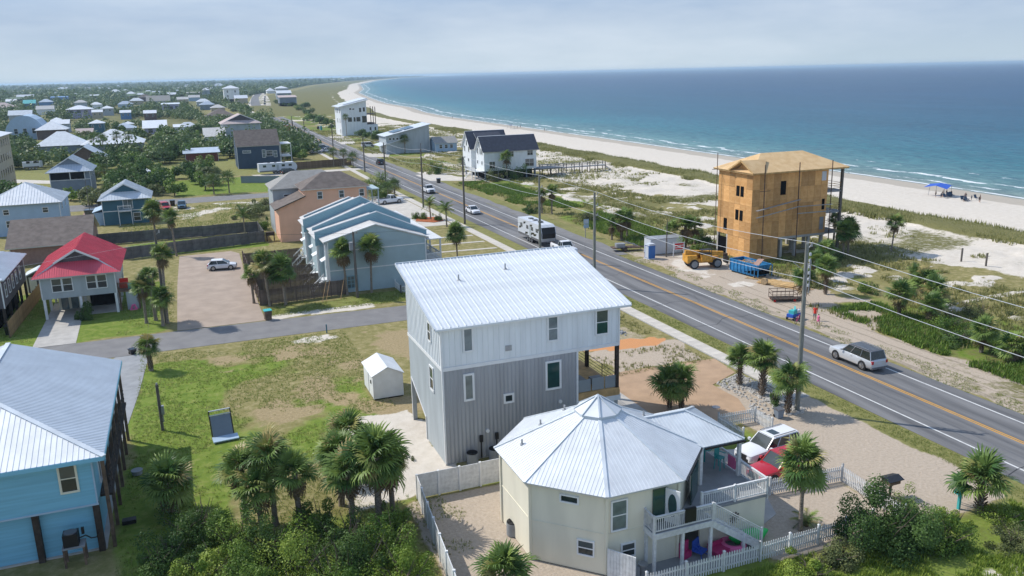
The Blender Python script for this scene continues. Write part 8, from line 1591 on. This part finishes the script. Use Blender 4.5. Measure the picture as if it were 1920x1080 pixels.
# ------------------------------------------------------------------ people
PBODY = {}
def person(x, y, z, h, rz, label, shirt='redcloth', legs='skin', pose='stand', group=None, hair='hair', z0=0):
    s_ = h / 1.75; wk = .16 if pose == 'walk' else .03
    J = {'pelvis': (0, 0, .95, .135), 'belly': (0, 0, 1.12, .125), 'chest': (0, .01, 1.32, .15), 'neck': (0, 0, 1.47, .06), 'head': (0, .01, 1.60, .095), 'top': (0, 0, 1.70, .085)}
    for sd, sg_ in (('l', 1), ('r', -1)):
        J['hip' + sd] = (.09 * sg_, 0, .90, .10); J['knee' + sd] = (.10 * sg_, wk * sg_ * .9 + .02, .50, .065); J['ank' + sd] = (.10 * sg_, wk * sg_ - .02, .09, .042); J['toe' + sd] = (.11 * sg_, wk * sg_ + .13, .04, .036)
        J['sh' + sd] = (.18 * sg_, 0, 1.40, .06); J['el' + sd] = (.25 * sg_, -.02 + .08 * (pose == 'walk') * sg_, 1.13, .042); J['wr' + sd] = (.24 * sg_, .12, .93, .030); J['hand' + sd] = (.24 * sg_, .17, .86, .034)
    E_ = [('pelvis', 'belly'), ('belly', 'chest'), ('chest', 'neck'), ('neck', 'head'), ('head', 'top')]
    for sd in 'lr': E_ += [('pelvis', 'hip' + sd), ('hip' + sd, 'knee' + sd), ('knee' + sd, 'ank' + sd), ('ank' + sd, 'toe' + sd), ('chest', 'sh' + sd), ('sh' + sd, 'el' + sd), ('el' + sd, 'wr' + sd), ('wr' + sd, 'hand' + sd)]
    if pose not in PBODY:
        ks = list(J); me = bpy.data.meshes.new('body'); me.from_pydata([J[k_][:3] for k_ in ks], [(ks.index(a), ks.index(b_)) for a, b_ in E_], [])
        o = bpy.data.objects.new('body', me); C.objects.link(o); sk = o.modifiers.new('skin', 'SKIN'); sk.use_smooth_shade = True
        for i, k_ in enumerate(ks): me.skin_vertices[0].data[i].radius = (J[k_][3],) * 2; me.skin_vertices[0].data[i].use_root = (k_ == 'pelvis')
        sb_ = o.modifiers.new('sub', 'SUBSURF'); sb_.levels = 1; sb_.render_levels = 1
        dg = bpy.context.evaluated_depsgraph_get(); m2 = bpy.data.meshes.new_from_object(o.evaluated_get(dg)); bpy.data.objects.remove(o)
        PBODY[pose] = m2
    m2 = PBODY[pose].copy()
    m2.name = 'body'; m2.materials.clear()
    for mm in ('skin', shirt, legs, hair): m2.materials.append(M[mm])
    idx_ = []
    for p_ in m2.polygons:
        c = p_.center; idx_.append(3 if c.z > 1.62 or (c.z > 1.53 and c.y < -.02) else (1 if .86 < c.z < 1.46 and abs(c.x) < .235 and not (abs(c.x) > .2 and c.z < 1.2) else (2 if .52 < c.z <= .86 and abs(c.x) < .22 else 0)))
    m2.polygons.foreach_set('material_index', idx_); t = thing('person', label, 'person', (x, y, z), rz, group); b_ = link('body', m2, t)
    f_ = MB()
    for sg_ in (-1, 1): f_.box(sg_ * .035 - .012, sg_ * .035 + .012, .095, .105, 1.60, 1.615)
    f_.box(-.012, .012, .10, .125, 1.56, 1.60); build(f_, 'face', 'hair', t)
    q = MB(); q.tube([(0, 0, .62 if legs == 'skin' else .84), (0, 0, 1.0), (0, 0, 1.2)], [.20 if legs == 'skin' else .17, .165, .155], 12, cap=False); build(q, 'shirt_hem', shirt, t, smooth=60)
    t.scale = (s_,) * 3; return t
person(62.9, 70.4, 0, 1.75, 2.4, 'adult in a bright red top standing at the roadside beside the gear', 'redcloth', 'cblue')
person(62.0, 68.8, 0, 1.35, 1.2, 'child in a pink dress walking on the sandy shoulder', 'pink', 'skin', 'walk')
t = thing('beach_wagon', 'loaded beach wagon with teal and blue gear next to the person in red', 'wagon', (61.2, 71.8, 0), .3)
build(MB().box(-.8, .8, -.4, .4, .35, .7).bar((.8, 0, .5), (1.3, .1, 1.0), .04), 'tub', 'blue_c', t); build(MB().box(-.6, .1, -.35, .3, .7, 1.1).bar((-.3, -.3, 1.1), (.6, .3, 1.25), .16), 'bundle', 'aqua', t); build(MB().box(.1, .7, -.35, .35, .7, 1.05), 'bag', 'loow', t)
for xx in (-.55, .55):
    for s_ in (-1, 1): wheel(t, xx, s_ * .45, .2, .1, s_)
t = thing('push_bike', 'bicycle leaning by the loaded beach wagon at the roadside', 'bicycle', (60.6, 70.4, 0), .5)
for xx in (-.52, .52):
    q = MB(); q.tube([(xx + .32 * cos(j * pi / 8), 0, .33 + .32 * sin(j * pi / 8)) for j in range(17)], .025, 5, cap=False)
    for j in range(4): a = j * pi / 4; q.bar((xx - .3 * cos(a), 0, .33 - .3 * sin(a)), (xx + .3 * cos(a), 0, .33 + .3 * sin(a)), .008)
    build(q, 'wheel', 'rubber', t)
build(MB().bar((-.52, 0, .33), (-.1, 0, .33), .03).bar((-.1, 0, .33), (-.2, 0, .85), .03).bar((-.2, 0, .8), (.4, 0, .85), .03).bar((-.1, 0, .33), (.4, 0, .82), .03).bar((-.52, 0, .33), (-.2, 0, .8), .03).bar((.52, 0, .33), (.38, 0, .95), .03), 'frame', 'magenta', t); build(MB().box(-.32, -.08, -.06, .06, .86, .91), 'saddle', 'black', t); build(MB().bar((.38, -.28, .98), (.38, .28, .98), .03), 'handlebar', 'black', t)
# beach camp: canopies, chairs, people
def canopy(px, py, lb, w=3.4, h=2.2, c='blue_c'):
    p = at(px, py, -.3); t = thing('beach_canopy', lb, 'canopy', (p.x, p.y, -.3), .3)
    for i in range(4): a = pi / 4 + i * pi / 2; build(MB().bar((cos(a) * w * .66, sin(a) * w * .66, 0), (cos(a) * w * .6, sin(a) * w * .6, h * .85), .06), 'pole', 'steel', t)
    q = MB(); n = 8; ring = [(cos(i * pi / 4) * w * (.98 if i % 2 else .62), sin(i * pi / 4) * w * (.98 if i % 2 else .62), h * (.72 if i % 2 else .95)) for i in range(n)]; q.add([(0, 0, h + .25)] + ring, [(0, 1 + i, 1 + (i + 1) % n) for i in range(n)]); build(q, 'shade_sail', c, t); return t
canopy(1762, 366, 'large blue beach shade with pointed corners on the white sand', 3.6, 2.4); canopy(958, 241, 'small white-blue beach shade by the water, far along the beach', 2.6, 2.0, 'w_bgrey')
rr = random.Random(12); k_ = 0
for cx_, cy_, n_, gname in ((1768, 368, 6, 'people under the blue shade'), (1822, 376, 6, 'people sitting right of the blue shade')):
    for i in range(n_):
        px, py = cx_ + rr.uniform(-16, 16), cy_ + rr.uniform(-3, 3); p = at(px, py, -.3)
        person(p.x, p.y, -.35, 1.2 if i % 2 else 1.6, rr.uniform(0, 6), 'tiny figure ' + ('among the group under the blue beach shade' if n_ and cx_ < 1800 else 'among the group right of the blue beach shade'), rr.choice(['cblue', 'black', 'cblack', 'w_navy']), 'black', group=gname)
    for i in range(5):
        px, py = cx_ + rr.uniform(-18, 18), cy_ + rr.uniform(-3, 4); p = at(px, py, -.3)
        t = thing('beach_chair', 'small dark beach chair ' + ('under the blue beach shade' if cx_ < 1800 else 'right of the blue beach shade'), 'chair', (p.x, p.y, -.35), rr.uniform(-.6, .6), 'beach chairs ' + ('under the shade' if cx_ < 1800 else 'beyond the shade')); build(MB().box(-.35, .35, -.3, .3, .3, .36), 'seat', 'w_navy', t); build(MB().slab([(-.35, .3, .3), (.35, .3, .3), (.35, .6, 1.0), (-.35, .6, 1.0)], .05), 'backrest', 'w_navy', t); build(MB().bar((-.33, -.3, 0), (-.33, .3, .4), .05).bar((.33, -.3, 0), (.33, .3, .4), .05), 'leg', 'steel', t)
for px, py, lb in ((1021, 246, 'lone tiny figure standing at the waterline beyond the white double-gabled house'), (976, 240, 'tiny figure standing beside the small beach shade'), (970, 241, 'tiny figure seated beside the small beach shade'), (848, 223, 'tiny figure at the far waterline near scattered beach gear'), (690, 197, 'tiny dark figure on the sand beyond the tall white house'), (655, 170 + 7, 'tiny figure on the distant beach bulge')):
    p = at(px, py, -.4); person(p.x, p.y, -.5, 1.75, 1.0, lb, 'cblack', 'black')
tag(build(MB().cyl(0, 0, -1, 7, .5, 8).box(-1.5, 1.5, -.2, .2, 5, 8), 'channel_marker', 'conc_grey', loc=(at(1238, 143, -.8).x, at(1238, 143, -.8).y, -.8)), 'faint channel marker standing out at sea near the horizon', 'marker')

# ------------------------------------------------------------------ labels that single out the repeats
LM = [('red_brick_house', 'the low red brick building'), ('navy_house', 'the navy house'), ('screened_porch_house', 'the house with the dark screened porch'), ('condominium', 'the tan condominium'), ('carport_shelter', 'the open gable shelter'), ('long_white_house', 'the left wide white hip roof'), ('long_white_house.001', 'the right wide white hip roof'),
      ('white_gable_house', 'the large white gabled house'), ('garage_annex', 'the pale-roofed garage annex'), ('low_white_shelter', 'the lilac sloping-roofed shelter'), ('barrel_roof_house', 'the blue barrel-roofed building'), ('white_top_house', 'the white-roofed brown house'), ('teal_gable_house', 'the teal gabled house'), ('grey_hip_house', 'the brownish grey hip-roofed house'),
      ('porch_house', 'the lilac porch house'), ('balcony_house', 'the lilac balcony house'), ('tower_house', 'the tall white tower house'), ('blue_shop', 'the bright blue building'), ('teal_cottage', 'the turquoise-roofed cottage'), ('pink_roof_house', 'the far pink-roofed house'), ('grey_gable_house', 'the far grey gabled house'), ('tan_condo_row', 'the long tan row'),
      ('tall_beach_house', 'the tall white beach house'), ('solar_beach_house', 'the beach house with solar panels'), ('far_pink_villa', 'the pinkish flat-roofed villa'), ('far_blue_villa', 'the twin-roofed villa'), ('far_white_villa', 'the stacked-roof villa')]
LM = [(bpy.data.objects[n_].location.copy(), t_) for n_, t_ in LM if n_ in bpy.data.objects]
ORD = ['', 'second ', 'third ', 'fourth ', 'fifth ', 'sixth ', 'seventh ', 'eighth ', 'ninth ', 'tenth ', 'eleventh ', 'twelfth ', 'thirteenth ', 'fourteenth ', 'fifteenth ', 'sixteenth ', 'seventeenth ', 'eighteenth ', 'nineteenth ', 'twentieth ']
WHAT = {'dark trees of the neighbourhood': 'dark green tree', 'green trees of the neighbourhood': 'mid-green leafy tree', 'scrub trees of the neighbourhood': 'olive scrub tree', 'scattered houses in the woods': 'small pale-roofed house', 'trees along the sea side': 'dark bushy tree', 'trees on the land side kerb': 'dark bushy kerbside tree'}
bucket = {}
for o in bpy.data.objects:
    g = o.get('group')
    if g in WHAT and o.parent is None:
        i = min(range(len(LM)), key=lambda j: (LM[j][0] - o.location).length); bucket.setdefault((g, i), []).append(((LM[i][0] - o.location).length, o))
for (g, i), lst in bucket.items():
    for k_, (d_, o) in enumerate(sorted(lst, key=lambda q: q[0])):
        if k_ < 20: o['label'] = '%s, %snearest of its kind to %s' % (WHAT[g], ORD[k_], LM[i][1])
        else: n_ = k_ - 20; o['label'] = '%s in the outer ring of trees round %s' % (WHAT[g], LM[i][1])
sd_ = [o for o in bpy.data.objects if o.get('group') == 'row of seedlings in the sand']
for k_, o in enumerate(sorted(sd_, key=lambda o: -o.location.y)): o['label'] = '%s small brown seedling from the far end of the row in the white sand' % ['first', 'second', 'third', 'fourth', 'fifth', 'sixth', 'seventh'][k_]
for g, w_ in (('people under the blue shade', 'person under the blue beach shade'), ('people sitting right of the blue shade', 'person in the group right of the blue beach shade'), ('beach chairs under the shade', 'small dark beach chair under the blue shade'), ('beach chairs beyond the shade', 'small dark beach chair right of the blue shade'), ('cars queueing far up the road', 'dark car in the far queue on the coast road')):
    l_ = sorted([o for o in bpy.data.objects if o.get('group') == g and o.parent is None], key=lambda o: (o.location - Vector((0, 0, 0))).dot(RT) / max(1, o.location.dot(FW)) if 'cars' not in g else -o.location.y)
    for k_, o in enumerate(l_): o['label'] = w_ + ', ' + (['first', 'second', 'third', 'fourth', 'fifth', 'sixth'][k_]) + (' from the left' if 'cars' not in g else ' counted from the farthest')
